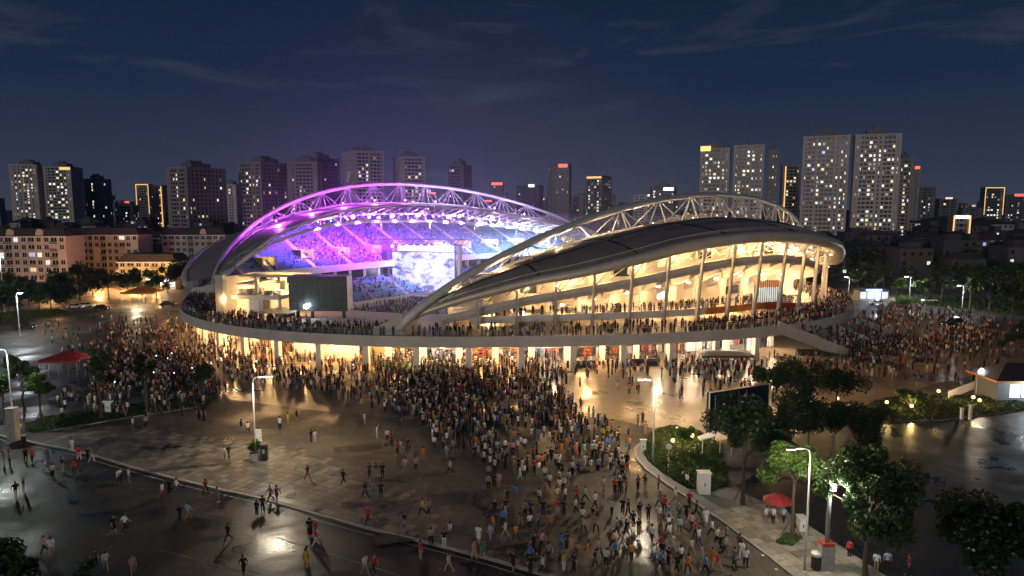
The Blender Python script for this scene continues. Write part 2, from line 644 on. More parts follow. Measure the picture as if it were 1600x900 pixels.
# slab paving band along the kerb (slabs a few pixels across: one joined part)
def slab_band():
    P = [Vector((p.x, p.y, 0)) for p in kerb[3:12]]
    rows = 16
    V, Fq = [], []
    step = 0.95
    cum = [0]
    for a, b in zip(P, P[1:]): cum.append(cum[-1] + (b - a).length)

    def at(s):
        for i in range(len(P) - 1):
            if s <= cum[i + 1] or i == len(P) - 2:
                t = (s - cum[i]) / (cum[i + 1] - cum[i])
                return P[i].lerp(P[i + 1], t), (P[i + 1] - P[i]).normalized()
    n = int(cum[-1] / step)
    for k in range(n):
        for r in range(rows):
            if random.random() < 0.03: continue
            if r > 12 - 6 * abs(k / n - 0.45) * 2 + random.uniform(-2, 2): continue
            p, d = at(k * step)
            q = Vector((-d.y, d.x, 0))
            o = p + q * (0.45 + r * 0.98)
            z = 0.003 + random.random() * 0.004
            tx, ty = random.uniform(-.0012, .0012), random.uniform(-.0012, .0012)
            c = [o + d * 0.03, o + d * (step - 0.03), o + d * (step - 0.03) + q * 0.92, o + d * 0.03 + q * 0.92]
            b0 = len(V)
            V += [(c[0].x, c[0].y, z + tx), (c[1].x, c[1].y, z + ty), (c[2].x, c[2].y, z - tx), (c[3].x, c[3].y, z - ty)]
            V += [(w.x, w.y, -0.01) for w in c]
            Fq += [(b0, b0 + 1, b0 + 2, b0 + 3), (b0, b0 + 4, b0 + 5, b0 + 1), (b0 + 1, b0 + 5, b0 + 6, b0 + 2), (b0 + 2, b0 + 6, b0 + 7, b0 + 3), (b0 + 3, b0 + 7, b0 + 4, b0)]
    o = nmesh("paving_slabs", np.array(V), np.array(Fq), ["slab_wet"], parent=plaza)
    o["kind"] = "stuff"


ground_mat("slab_wet", (0.175, 0.156, 0.128), dry=0.70, wet=0.27, lo=0.38, hi=0.58, scale=0.07, bump=0.6, island=True)
slab_band()

# drain covers and repaired patches
for px, py in ((300, 712), (520, 742), (640, 690), (600, 790), (470, 700), (860, 800), (210, 690)):
    p = G(px, py)
    o = MB().lathe([(.02, .012), (.38, .012), (.42, .008), (.42, .0)], (p.x, p.y, 0), 14).build("drain_cover", "steel_dark", plaza)
for k, (px, py, w, d) in enumerate(((250, 700, 5, 2.5), (470, 755, 4, 3), (560, 700, 6, 2.2), (700, 780, 5, 3), (330, 690, 3, 2), (620, 840, 4, 2), (820, 860, 5, 2.5))):
    p = G(px, py)
    MB().obox((p.x, p.y), (math.cos(.3), math.sin(.3)), w / 2, d / 2, 0.0, .0045).build("patch", "lot_asphalt", plaza)
m = MB()
for _ in range(90):
    p = G(random.uniform(150, 1150), random.uniform(640, 895)); a = random.uniform(0, 3.1); s = random.uniform(.04, .10)
    m.obox((p.x, p.y), (math.cos(a), math.sin(a)), s, s * .6, ROADZ if p.y < np.interp(p.x, [q.x for q in kerb], [q.y for q in kerb]) else .008, (ROADZ if p.y < np.interp(p.x, [q.x for q in kerb], [q.y for q in kerb]) else .008) + .02)
tag(m.build("litter", "kerb_stone"), "scraps of pale litter scattered over the wet ground", "litter", kind="stuff")

# glazed tile forecourt in front of the stadium
fc = [G(*p) for p in [(230, 560), (330, 620), (480, 640), (640, 655), (800, 640), (960, 655), (1015, 668), (1120, 690), (1330, 640), (1460, 600), (1640, 560)]]
tag(MB().poly([(p.x, p.y) for p in fc] + [(190, 250), (-100, 250)], 0.001, 0.010).build("forecourt", "plaza_tile"), kind="structure")
# dark wet car park, right
lotp = [G(*p) for p in [(1400, 960), (1290, 850), (1190, 790), (1150, 760), (1260, 690), (1370, 664), (1480, 660), (1600, 648), (1900, 640), (2200, 960)]]
tag(MB().poly([(p.x, p.y) for p in lotp], 0.001, 0.014).build("car_park", "lot_asphalt"), kind="structure")
lane = [G(*p) for p in [(1390, 470), (1480, 470), (1620, 500), (1620, 530), (1480, 495)]]
tag(MB().poly([(p.x, p.y) for p in lane], 0.001, 0.016).build("lane", "plaza_stone"), kind="structure")
#@@STADIUM
# =================================================================== STADIUM
RC = (1.26, 193.83)
RU = (math.cos(0.09), math.sin(0.09))
RV = (math.sin(0.09), -math.cos(0.09))
PE = 2 / 2.446


def ring(th, off=0.0, z=0.0):
    ct, st = math.cos(th), math.sin(th)
    a = 84.86 - off
    b = (75.18 if st > 0 else 135.0) - off
    lx = math.copysign(abs(ct) ** PE, ct) * a
    ly = math.copysign(abs(st) ** PE, st) * b
    if ly < 0:
        lx *= 1 + 0.75 * (-ly / 135.0)
    return Vector((RC[0] + lx * RU[0] + ly * RV[0], RC[1] + lx * RU[1] + ly * RV[1], z))


def px_of(p):
    d = p.y * _c - (p.z - CZ) * _s
    return 800 + FPX * p.x / d


_TH = np.linspace(0.02, math.pi - 0.02, 900)


def nring(th, off=0.0, z=0.0):
    """the stand's own ring: it widens towards the walkway edge at its right end"""
    return ring(th, off - float(np.interp(th, [0.4, 1.05], [3.4, 0.0])) * (0.55 if off < 8 else 1.0), z)


def th_px(px, off, z=10.0, fn=ring):
    pts = [px_of(fn(t, off, z)) for t in _TH]
    i = int(np.argmin(np.abs(np.array(pts) - px)))
    return float(_TH[i])


def thn(px, off, z=10.0):
    return th_px(px, off, z, nring)


def arcs(off, th0, th1, step):
    ts = np.linspace(th0, th1, 600)
    P = np.array([ring(t, off)[:2] for t in ts])
    cum = np.r_[0, np.cumsum(np.hypot(*np.diff(P, axis=0).T))]
    n = max(1, int(round(cum[-1] / step)))
    return [float(np.interp(k * cum[-1] / n, cum, ts)) for k in range(n + 1)]


def ztable(rows, off, extra=()):
    """heights along the ring from sighted points: (px, py)"""
    T = []
    for px, py in rows:
        th = thn(px, off)
        p = nring(th, off)
        T.append((th, zfor(p.y, py)))
    T += list(extra)
    T.sort()
    A = np.array(T)
    X = np.linspace(A[0, 0], A[-1, 0], 400)
    Y = np.interp(X, A[:, 0], A[:, 1])
    k = np.exp(-np.linspace(-2.2, 2.2, 41) ** 2); k /= k.sum()
    for _ in range(2):
        Y = np.convolve(np.r_[2 * Y[0] - Y[20:0:-1], Y, 2 * Y[-1] - Y[-2:-22:-1]], k, "valid")
    return lambda th: float(np.interp(th, X, Y))


SA = 0.8168
SU = Vector((math.cos(SA), math.sin(SA), 0))
SV = Vector((SU.y, -SU.x, 0))
SCN = Vector((15.61, 214.58, 0))


def UV(u, v, z=0.0):
    p = SCN + SU * u + SV * v
    return Vector((p.x, p.y, z))


ARCH = {"near": (1, 14.14, 24.96, 0.7045, 0.5488), "far": (-1, 42.84, 30.53, 0.729, 0.5864)}


DEPTH = {"near": ([-1, -.92, -.81, -.6, -.37, -.1, .28, .6, .9, 1], [0.05, 1.2, 2.7, 4.1, 5.5, 6.4, 7.0, 6.2, 3.0, 0.05]),
         "far": ([-1, -.87, -.75, -.6, -.45, -.1, 0, .33, .6, .87, 1], [0.05, 1.2, 2.1, 3.6, 5.2, 7.1, 7.5, 6.8, 5.6, 2.0, 0.05])}


def archpt(which, s, drop=0.0, side=0.0):
    """drop 0..1 from top to bottom chord; side shifts across the truss"""
    sg, lean, H, k, k2 = ARCH[which]
    g = max(0.0, 1 - s * s) ** (k if s < 0 else k2)
    dep = float(np.interp(s, *DEPTH[which]))
    v = 38.13 + lean * g
    p = SCN + SU * (s * 93.3) + SV * (sg * v + side * sg * (1 - s * s) ** 0.5)
    return Vector((p.x, p.y, 8.0 + H * g - drop * dep))


stadium = tag(empty("stadium", (0, 0, 0)), "large stadium with two arched roofs and a raised walkway ringed by crowds", "stadium")
DECK, DTH = 7.0, 1.75
THF0, THF1 = -0.9, math.pi + 0.9

# ---- raised walkway
ths = arcs(0, -1.2, math.pi + 1.2, 2.0)
mb = MB()
prof = [(26.0, DECK), (0.35, DECK), (0.0, DECK + 0.25), (-0.05, DECK - 0.3), (0.0, DECK - DTH), (0.5, DECK - DTH - 0.12), (1.4, DECK - 1.0), (26.0, DECK - 0.9)]
mb.grid([[ring(t, o, z) for (o, z) in prof] for t in ths], flip=True)
deck = mb.build("walkway", "concrete", stadium, smooth=False)
# railing on the walkway edge
th_gap = (th_px(1322, 0, 7), th_px(1213, 0, 7))
mb = MB()
for seg in (arcs(0.3, th_gap[1], math.pi + 0.6, 1.6), arcs(0.3, -0.8, th_gap[0], 1.6)):
    P = [ring(t, 0.3, 0) for t in seg]
    for zz, rr in ((8.25, 0.045), (7.85, 0.025), (7.5, 0.025)):
        mb.sweep([(p.x, p.y, zz) for p in P], rr, 4)
    for p in P:
        mb.tube((p.x, p.y, 7.1), (p.x, p.y, 8.25), 0.035, n=4)
mb.build("railing", "steel_grey", deck)

# ---- ground floor below the walkway: columns, shopfronts
FAC = 10.0
bays = arcs(FAC, th_px(1205, FAC, 3), math.pi + 0.35, 7.0)
for t in arcs(3.4, th_px(1180, 3.4, 3), math.pi + 0.3, 9.5):
    p = ring(t, 3.4)
    d = (ring(t + .01, 3.4) - ring(t - .01, 3.4)).normalized()
    MB().obox((p.x, p.y), (d.x, d.y), 0.55, 0.45, 0.0, DECK - 1.05).build("column", "white_wall", stadium)


def facade_bay(t0, t1, kind, idx):
    a, b = ring(t0, FAC), ring(t1, FAC)
    d = (b - a); L = d.length; d.normalize()
    inn = Vector((-d.y, d.x, 0))
    mid = (a + b) / 2
    if (mid + inn - Vector((RC[0], RC[1], 0))).length > (mid - Vector((RC[0], RC[1], 0))).length:
        inn = -inn
    ax = (d.x, d.y)
    wall = "white_wall"

    def P(s, q, z):  # s along, q inwards
        w = a + d * s + inn * q
        return (w.x, w.y, z)

    def bx(m, s0, s1, q0, q1, z0, z1, k=0):
        c = a + d * ((s0 + s1) / 2) + inn * ((q0 + q1) / 2)
        m.obox((c.x, c.y), ax, (s1 - s0) / 2, abs(q1 - q0) / 2, z0, z1, k)
    # pier between bays
    m = MB(); bx(m, -0.6, 0.6, -0.25, 0.5, 0.0, DECK - 0.95)
    pier = m.build("pier", wall, stadium)
    zc = 5.6
    if kind in ("wall", "corridor"):
        m = MB(); bx(m, 0.6, L - 0.6, 0.0 if kind == "wall" else 5.5, 0.4 if kind == "wall" else 5.9, 0.0, DECK - 0.95)
        m.build("wall_panel", wall if kind == "wall" else "yellow_wall", stadium)
    else:
        m = MB()
        bx(m, 0.6, L - 0.6, 0.0, 0.35, 4.6, DECK - 0.95)
        f = m.build("shopfront", {"red": "red_panel", "orange": "orange_panel", "yellow": "yellow_wall"}.get(kind, "white_wall"), stadium)
        # interior
        m = MB()
        m.add([P(0.6, 6, 0.02), P(L - .6, 6, 0.02), P(L - .6, 6, 5.2), P(0.6, 6, 5.2)], [(0, 1, 2, 3)])
        m.add([P(0.6, 0.3, 5.2), P(L - .6, 0.3, 5.2), P(L - .6, 6, 5.2), P(0.6, 6, 5.2)], [(0, 1, 2, 3)])
        m.build("interior_wall", "yellow_wall" if kind == "yellow" else "white_wall", f)
        # display shelves inside
        for s0 in np.arange(0.9, L - 1.6, 1.5):
            m = MB()
            for zz in (0.5, 1.1, 1.7, 2.3):
                bx(m, s0, s0 + 1.15, 4.9, 5.6, zz, zz + 0.06)
            bx(m, s0, s0 + 0.06, 4.9, 5.6, 0.02, 2.9); bx(m, s0 + 1.1, s0 + 1.16, 4.9, 5.6, 0.02, 2.9)
            m.build("shelf", random.choice(["red_panel", "steel_dark", "orange_panel", "seat_blue"]), f)
        # glazing: mullions and panes
        n = 4
        for k in range(n + 1):
            s = 0.6 + (L - 1.2) * k / n
            m = MB(); bx(m, s - 0.06, s + 0.06, 0.02, 0.16, 0.0, 4.6)
            m.build("mullion", "steel_dark" if kind != "white" else "steel_grey", f)
        m = MB(); bx(m, 0.66, L - 0.66, 0.02, 0.14, 2.9, 3.05)
        m.build("transom", "steel_dark" if kind != "white" else "steel_grey", f)
        # ceiling lamps inside
        for s in (L * .3, L * .7):
            m = MB(); bx(m, s - 1.0, s + 1.0, 1.6, 2.1, 5.10, 5.17)
            m.build("ceiling_lamp", "lamp_soft" if kind in ("orange", "yellow", "red") else "shop_white", f)
        c = P(L / 2, 2.6, 4.4)
        if kind == "white":
            light("POINT", c, 420, (0.86, 0.92, 1.0), 0.5)
        elif kind == "red":
            light("POINT", c, 260, (1.0, 0.75, 0.6), 0.5)
            m = MB(); bx(m, 1.0, 3.0, -0.12, -0.02, 1.2, 4.5); m.build("sign_board", "sign_red_board", f)
        elif kind == "dark":
            light("POINT", c, 28, (1.0, 0.86, 0.6), 0.4)
        else:
            light("POINT", c, 420, WARM, 0.5)
    if kind in ("wall", "corridor", "orange", "yellow"):
        m = MB(); bx(m, L / 2 - 0.9, L / 2 + 0.9, -3.6, -3.0, DECK - 1.16, DECK - 1.06)
        m.build("ceiling_lamp", "lamp_soft", stadium)
        light("POINT", P(L / 2, -3.0, 5.2), 760, WARM, 0.35)
    else:
        light("POINT", P(L / 2, -3.2, 5.0), 460, (1.0, 0.72, 0.42), 0.35)  # no lamp body: light added to brighten the ground before these bays


em("sign_red_board", (0.9, 0.05, 0.05), 1.2)
kinds = []
for t0, t1 in zip(bays, bays[1:]):
    px = px_of(ring((t0 + t1) / 2, FAC, 3))
    if px > 1165: k = "dark"
    elif px > 1085: k = "white"
    elif px > 1040: k = "red"
    elif px > 940: k = "dark"
    elif px > 885: k = "yellow"
    elif px > 815: k = "white"
    elif px > 700: k = "orange"
    elif px > 655: k = "white"
    elif px > 600: k = "orange"
    elif px > 540: k = "corridor"
    elif px > 480: k = "wall"
    elif px > 400: k = "orange"
    else: k = random.choice(["orange", "corridor", "wall"])
    kinds.append(k)
for i, (t0, t1) in enumerate(zip(bays, bays[1:])):
    facade_bay(t0, t1, kinds[i], i)

# ---- the near stand
TIP = thn(628, 4.0, 9)
p_end = archpt("near", 1.0)
_tt = np.linspace(-1.3, 0.2, 400)
TEND = float(_tt[int(np.argmin([(nring(t, 4.0) - Vector((p_end.x, p_end.y, 0))).length for t in _tt]))])
zrim = ztable([(628, 500), (667, 480), (750, 457), (850, 432), (900, 420), (1000, 400), (1050, 382), (1100, 373), (1150, 366), (1200, 362), (1250, 363), (1280, 367)], 4.0,
              extra=[(0.62, 22.3), (0.5, 19.9), (0.4, 17.9), (0.3, 16.4), (0.1, 14.4), (-0.25, 12.5), (TEND, 8.8)])
zbeam = ztable([(690, 494), (750, 481), (815, 466), (880, 452), (1005, 432), (1055, 420), (1106, 409), (1147, 402), (1215, 397), (1262, 403)], 10.5,
               extra=[(0.6, 17.2), (0.5, 16.1), (0.4, 15.2), (0.15, 13.6), (-0.3, 11.5), (TEND, 7.6)])
NT = 72
rim_th = arcs(4.0, TIP, TEND, 1.0)


def rimth(t):
    x = t * (len(rim_th) - 1)
    i = min(int(x), len(rim_th) - 2)
    return rim_th[i] + (rim_th[i + 1] - rim_th[i]) * (x - i)


def roof_pt(t, w, dz=0.0):
    """w 0 rim .. 1 bottom chord .. 1.5 inner edge"""
    th = rimth(t)
    r = nring(th, 4.6, zrim(th))
    c = archpt("near", -1 + 2 * t, 1.0)
    c.z += 0.15
    if w <= 1:
        p = r.lerp(c, w)
        p.z += 1.9 * math.sin(math.pi * w) * math.sin(math.pi * t) ** .6
    else:
        g = max(0.0, min(1.0, (t - 0.32) / 0.2)) * min(1.0, (1 - t) / 0.15)
        q = c - SV * (0.8 + 8.0 * g) + Vector((0, 0, 0.05 + 1.3 * g))
        p = c.lerp(q, (w - 1) / 0.5)
    p.z += dz
    return p


roof = MB()
roof.grid([[roof_pt(i / NT, w, -0.55) for w in (0, .2, .4, .6, .8, 1.0)] for i in range(NT + 1)], flip=False)
near_roof = roof.build("roof", "roof_soffit" if "roof_soffit" in MATS else "steel_white", stadium)
edges_t = [0.02, 0.12, 0.21, 0.30, 0.39, 0.48, 0.57, 0.66, 0.75, 0.85, 0.97]
for i in range(len(edges_t) - 1):
    t0, t1 = edges_t[i] + 0.0016, edges_t[i + 1] - 0.0016
    for w0, w1 in ((0.03, 0.52), (0.526, 0.985)):
        m = MB()
        m.slabgrid([[roof_pt(t0 + (t1 - t0) * a / 8, w0 + (w1 - w0) * b / 4) for b in range(5)] for a in range(9)], 0.3)
        m.build("roof_panel", "roof_metal", near_roof)
m = MB()
for i in range(250):
    t = 0.015 + 0.965 * i / 249
    P = [roof_pt(t, w, 0.05) for w in (0.03, .25, .5, .75, .985)]
    m.sweep(P, 0.035, 3, caps=False)
ss = m.build("standing_seams", "roof_metal", near_roof); ss["kind"] = "stuff"
for t in edges_t:
    MB().sweep([roof_pt(t, w, .05) for w in (.03, .2, .4, .6, .8, .985)], .17, 4).build("panel_joint", "dark_trim", near_roof)
MB().sweep([roof_pt(.03 + .93 * k / 60, .523, .04) for k in range(61)], .13, 4).build("panel_joint", "dark_trim", near_roof)
MB().sweep([roof_pt(.03 + .93 * k / 60, .09, .32) for k in range(61)], .10, 4).build("gutter_rail", "steel_white", near_roof)
# inner, translucent band of the roof beyond the arch
def trans_mat():
    m = bpy.data.materials.new("roof_translucent")
    m.use_nodes = True
    t = m.node_tree
    d = N(t, "ShaderNodeBsdfDiffuse"); d.inputs[0].default_value = (0.6, 0.58, 0.56, 1)
    tr = N(t, "ShaderNodeBsdfTranslucent"); tr.inputs[0].default_value = (0.8, 0.76, 0.72, 1)
    mx = N(t, "ShaderNodeMixShader"); mx.inputs[0].default_value = 0.6
    t.links.new(d.outputs[0], mx.inputs[1]); t.links.new(tr.outputs[0], mx.inputs[2])
    t.links.new(mx.outputs[0], t.nodes["Material Output"].inputs["Surface"])
    MATS["roof_translucent"] = m


trans_mat()
for i in range(12):
    t0, t1 = 0.06 + 0.88 * i / 12 + .001, 0.06 + 0.88 * (i + 1) / 12 - .001
    MB().slabgrid([[roof_pt(t0 + (t1 - t0) * a / 4, w, 0.02) for w in (1.02, 1.25, 1.5)] for a in range(5)], 0.12).build("skylight_panel", "roof_translucent", near_roof)
# rim fascia and gutter line
m = MB()
prof = [(2.6, 0.18), (0.9, 0.22), (0.25, -0.1), (0.0, -0.75), (0.2, -1.5), (0.9, -2.0), (2.2, -2.15), (3.2, -1.7)]


def rim_profile(t):
    th = rimth(t); k = min(1, 0.45 + 2.2 * min(t, 1 - t))
    return [nring(th, 4.0 + o * k, zrim(th) + z * k) for o, z in prof]


m.grid([rim_profile(i / 110) for i in range(111)], flip=True)
m.build("rim_fascia", "roof_edge", near_roof, smooth=True)
m = MB()
m.sweep([nring(rimth(i / 90), 6.9, zrim(rimth(i / 90)) + 0.55) for i in range(91)], 0.09, 5)
m.build("roof_rail", "steel_white", near_roof)


def arch_truss(which, n, roofmat="steel_white"):
    ss = [-1 + 2 * i / 120 for i in range(121)]
    rad = [0.55 + 0.12 * (1 - s * s) for s in ss]
    if which == "near": rad = [0.78 - 0.2 * (s + 1) / 2 for s in ss]
    top = MB().sweep([archpt(which, s) for s in ss], rad, 10).build("arch_truss", roofmat, stadium, smooth=True)
    for sd in (-2.4, 2.4):
        MB().sweep([archpt(which, s, 1.0, sd) for s in ss[4:-4]], 0.26, 6).build("bottom_chord", roofmat, top, smooth=True)
    # equally spaced nodes along the arch
    P = np.array([archpt(which, s) for s in ss]); cum = np.r_[0, np.cumsum(np.linalg.norm(np.diff(P, axis=0), axis=1))]
    L0, L1 = cum[8], cum[-9]
    S = [float(np.interp(L0 + (L1 - L0) * k / n, cum, ss)) for k in range(n + 1)]
    for k in range(n + 1):
        a = archpt(which, S[k])
        for sd in (-2.4, 2.4):
            MB().tube(a, archpt(which, S[k], 1.0, sd), 0.15, n=5).build("brace", roofmat, top)
            for kk in (k - 0.5, k + 0.5):
                if 0 <= kk <= n:
                    s2 = float(np.interp(L0 + (L1 - L0) * kk / n, cum, ss))
                    MB().tube(a, archpt(which, s2, 1.0, sd), 0.13, n=5).build("brace", roofmat, top)
    return top


near_arch = arch_truss("near", 12)
far_arch = arch_truss("far", 14)

# footings of the arches
for which, c in (("near", (-21.5, 122.0)), ("far", (-77.0, 171.5))):
    p = archpt(which, -0.985)
    m = MB()
    b = [(c[0] - 3.4, c[1] - 1.4), (c[0] + 2.0, c[1] - 1.6), (c[0] + 4.6, c[1] + 2.0), (c[0] - 2.2, c[1] + 2.2)]
    tz = [8.2, 11.0, 11.2, 8.4] if which == "near" else [9.5, 10.5, 10.5, 9.5]
    m.add([(x, y, DECK - .02) for x, y in b] + [(x, y, z) for (x, y), z in zip(b, tz)], [(3, 2, 1, 0), (4, 5, 6, 7), (0, 1, 5, 4), (1, 2, 6, 5), (2, 3, 7, 6), (3, 0, 4, 7)])
    m.build("arch_footing", "concrete", stadium)

# tall slender columns from walkway to rim, ring beam, rakers
cols = arcs(9.0, thn(748, 9.0), -0.45, 7.3)
for t in cols:
    p, q = nring(t, 9.2), nring(t, 7.6)
    d = (nring(t + .01, 9) - nring(t - .01, 9)).normalized()
    z1 = zrim(t) - 1.9
    m = MB()
    hx, hy = 0.26, 0.38
    nrm = Vector((-d.y, d.x, 0))
    lo = [p + d * a * hx + nrm * b * hy for a, b in ((-1, -1), (1, -1), (1, 1), (-1, 1))]
    hi = [q + d * a * hx * .7 + nrm * b * hy * .7 for a, b in ((-1, -1), (1, -1), (1, 1), (-1, 1))]
    m.add([(v.x, v.y, DECK) for v in lo] + [(v.x, v.y, z1) for v in hi], [(3, 2, 1, 0), (4, 5, 6, 7), (0, 1, 5, 4), (1, 2, 6, 5), (2, 3, 7, 6), (3, 0, 4, 7)])
    m.build("column", "concrete", stadium)
BT = arcs(10.5, thn(690, 10.5), -0.6, 2.0)
m = MB()
m.grid([[nring(t, o, zbeam(t) + z) for o, z in ((11.3, 0.0), (10.5, 0.0), (10.3, -0.8), (10.6, -1.75), (11.4, -1.75))] for t in BT], flip=True)
beam = m.build("ring_beam", "concrete", stadium)
# raked seating slab seen from below, stepped
m = MB()
rows = []
for t in BT:
    zb = zbeam(t)
    row = []
    for k in range(13):
        o = 11.3 + k * 1.5
        f = k / 12
        z = zb - 1.2 - (zb - 1.2 - 10.6) * f
        row += [nring(t, o, z), nring(t, o + 1.4, z)]
    rows.append(row)
m.grid(rows)
m.build("seating_slab", "concrete", stadium)
mezz_z = ztable([(745, 499), (810, 495), (1002, 489), (1100, 484), (1200, 474), (1252, 468)], 10.8, extra=[(0.1, 10.1), (-.5, 10.1)])
for t in cols[::1]:
    d = (nring(t + .01, 9) - nring(t - .01, 9)).normalized()
    zb = zbeam(t); mz = mezz_z(t)
    if zb < 12.5: continue
    # raker
    a, b = nring(t, 11.0), nring(t, 24.5)
    m = MB(); V = []
    for p, zt, zbm in ((a, zb - 0.6, zb - 2.6), (b, 11.2, 9.9)):
        for sgn in (-.3, .3):
            V += [(p.x + d.x * sgn, p.y + d.y * sgn, zt), (p.x + d.x * sgn, p.y + d.y * sgn, zbm)]
    m.add(V, [(0, 1, 3, 2), (4, 6, 7, 5), (0, 2, 6, 4), (1, 5, 7, 3), (0, 4, 5, 1), (2, 3, 7, 6)])
    m.build("raker", "white_wall", stadium)
    # inner column
    p = nring(t, 16.5)
    zt = zb - 1.6 - (zb - 11.8) * (16.5 - 11.3) / 18 
    if zt > mz + 1.2:
        MB().obox((p.x, p.y), (d.x, d.y), 0.75, 0.4, DECK, zt).build("inner_column", "white_wall", stadium)
# mezzanine floor, its edge panels and guard rail
MT = arcs(11.0, thn(735, 11), -0.35, 3.2)
m = MB()
m.slabgrid([[nring(t, o, mezz_z(t)) for o in (10.9, 14, 18, 24)] for t in MT], 0.3)
mezz = m.build("mezzanine", "concrete", stadium)
for t0, t1 in zip(MT, MT[1:]):
    px = px_of(nring(t0, 11, 10))
    mm = "orange_panel" if 1098 < px < 1180 else ("red_panel" if 1180 <= px < 1252 else "white_wall")
    a0, a1 = nring(t0 - 0.0002, 10.82), nring(t1 + 0.0002, 10.82)
    b0, b1 = nring(t0 - 0.0002, 10.95), nring(t1 + 0.0002, 10.95)
    z0, z1 = mezz_z(t0), mezz_z(t1)
    m = MB().add([(a0.x, a0.y, z0 - 1.0), (a1.x, a1.y, z1 - 1.0), (b1.x, b1.y, z1 - 1.0), (b0.x, b0.y, z0 - 1.0), (a0.x, a0.y, z0 + .35), (a1.x, a1.y, z1 + .35), (b1.x, b1.y, z1 + .35), (b0.x, b0.y, z0 + .35)],
                 [(3, 2, 1, 0), (4, 5, 6, 7), (0, 1, 5, 4), (1, 2, 6, 5), (2, 3, 7, 6), (3, 0, 4, 7)])
    m.build("edge_panel", mm, mezz)
m = MB()
for zz in (0.75, 1.1):
    m.sweep([nring(t, 10.9, mezz_z(t) + zz) for t in MT], 0.035, 4)
for t in MT:
    p = nring(t, 10.9, mezz_z(t)); m.tube(p, (p.x, p.y, p.z + 1.1), 0.03, n=4)
m.build("guard_rail", "steel_grey", mezz)
# concourse back wall with openings (both levels)
WT = arcs(20.0, thn(700, 20), -0.35, 6.2)
for i, (t0, t1) in enumerate(zip(WT, WT[1:])):
    a, b = nring(t0, 20.0), nring(t1, 20.0)
    d = (b - a); L = d.length; d.normalize()
    inn = Vector((-d.y, d.x, 0))
    if inn.dot(Vector((RC[0], RC[1], 0)) - a) < 0: inn = -inn
    zt = min(zbeam(t0), zbeam(t1)) - 2.4
    zt = max(9.5, 11.0 + (zt - 11.0) * 0.5)

    def bx(m, s0, s1, q0, q1, z0, z1, k=0):
        c = a + d * ((s0 + s1) / 2) + inn * ((q0 + q1) / 2)
        m.obox((c.x, c.y), (d.x, d.y), (s1 - s0) / 2, (q1 - q0) / 2, z0, z1, k)
    solid = i in (0, 5, 6) or random.random() < 0.35
    m = MB()
    if solid:
        bx(m, 0, L, 0, 0.3, DECK, zt)
    else:
        bx(m, 0, 1.0, 0, 0.3, DECK, zt); bx(m, L - 1.0, L, 0, .3, DECK, zt); bx(m, 1.0, L - 1.0, 0, .3, 9.4, 10.4)
        if zt > 12.6: bx(m, 1.0, L - 1.0, 0, .3, 12.4, zt)
    m.build("wall_panel", "white_wall", stadium)
    if not solid:
        m = MB(); bx(m, 1.0, L - 1.0, 1.8, 2.0, DECK, 12.4)
        m.build("kiosk_back", random.choice(["steel_dark", "red_panel", "shop_white", "yellow_wall", "glass_panel"]), stadium)
    if i % 1 == 0:
        # lamps under the mezzanine and below the seating slab
        light("POINT", nring((t0 + t1) / 2, 15.0, 8.9), 260, WARM, 0.4)
        light("POINT", nring((t0 + t1) / 2, 13.6, min(zt + 1.0, zbeam(t0) - 3.0)), 520, WARM, 0.4)
        c = nring((t0 + t1) / 2, 13.6, min(zt + 1.15, zbeam(t0) - 2.8))
        MB().lathe([(0.02, 0.3), (0.3, 0.22), (0.36, 0), (0.02, -0.02)], c, 8).build("flood_lamp", "lamp_warm", stadium)
# glazed lounge box with orange blinds on the mezzanine
LT = [thn(p, 11.4, 12) for p in (1178, 1188, 1198, 1208, 1218, 1230)]
for t0, t1 in zip(LT, LT[1:]):
    for z0, z1, mt in ((0.4, 3.4, "lounge_glass"), (3.45, 5.0, "lounge_blind")):
        if mt not in MATS:
            em("lounge_glass", (0.95, 0.95, 0.85), 0.75); em("lounge_blind", (1.0, 0.30, 0.05), 0.55)
        P = [nring(t0, 11.4, mezz_z(t0) + z0), nring(t1, 11.4, mezz_z(t0) + z0), nring(t1, 11.4, mezz_z(t0) + z1), nring(t0, 11.4, mezz_z(t0) + z1)]
        Q = [nring(t0, 11.55, mezz_z(t0) + z0), nring(t1, 11.55, mezz_z(t0) + z0), nring(t1, 11.55, mezz_z(t0) + z1), nring(t0, 11.55, mezz_z(t0) + z1)]
        MB().add(P + Q, [(0, 1, 2, 3), (7, 6, 5, 4), (0, 4, 5, 1), (3, 2, 6, 7), (0, 3, 7, 4), (1, 5, 6, 2)]).build("pane", mt, stadium)
for t in [t0 + (t1 - t0) * f for t0, t1 in zip(LT, LT[1:]) for f in (0, .33, .66)] + [LT[-1]]:
    p = nring(t, 11.3, mezz_z(t))
    MB().tube(p, (p.x, p.y, p.z + 5.1), 0.07, n=4).build("mullion", "steel_dark", stadium)

# roof struts over the ring beam, and radial ribs under the rim
RT = arcs(10.5, thn(760, 10.5), -0.5, 3.6)
for i, t in enumerate(RT):
    zb = zbeam(t)
    for dt in (RT[max(0, i - 1)], RT[min(len(RT) - 1, i + 1)]):
        if dt == t: continue
        tm = (t + dt) / 2
        q = nring(tm, 8.0, zrim(tm) - 1.7)
        if i % 2 == 0 and q.z > zb + .3:
            MB().tube(nring(t, 11.0, zb), q, 0.12, n=5).build("roof_strut", "steel_white", near_roof)
    p = nring(t, 12.5, zb + 0.6); q = nring(t, 5.6, zrim(t) - 1.75)
    MB().tube(p, q, 0.08, n=5).build("soffit_rib", "steel_white", near_roof)
    r2 = roof_pt(min(1, max(0, i / (len(RT) - 1) * .8 + .12)), 0.5, -1.0)
    MB().tube(nring(t, 12.5, zb + 0.6), (r2.x, r2.y, r2.z), 0.11, n=5).build("roof_strut", "steel_white", near_roof)
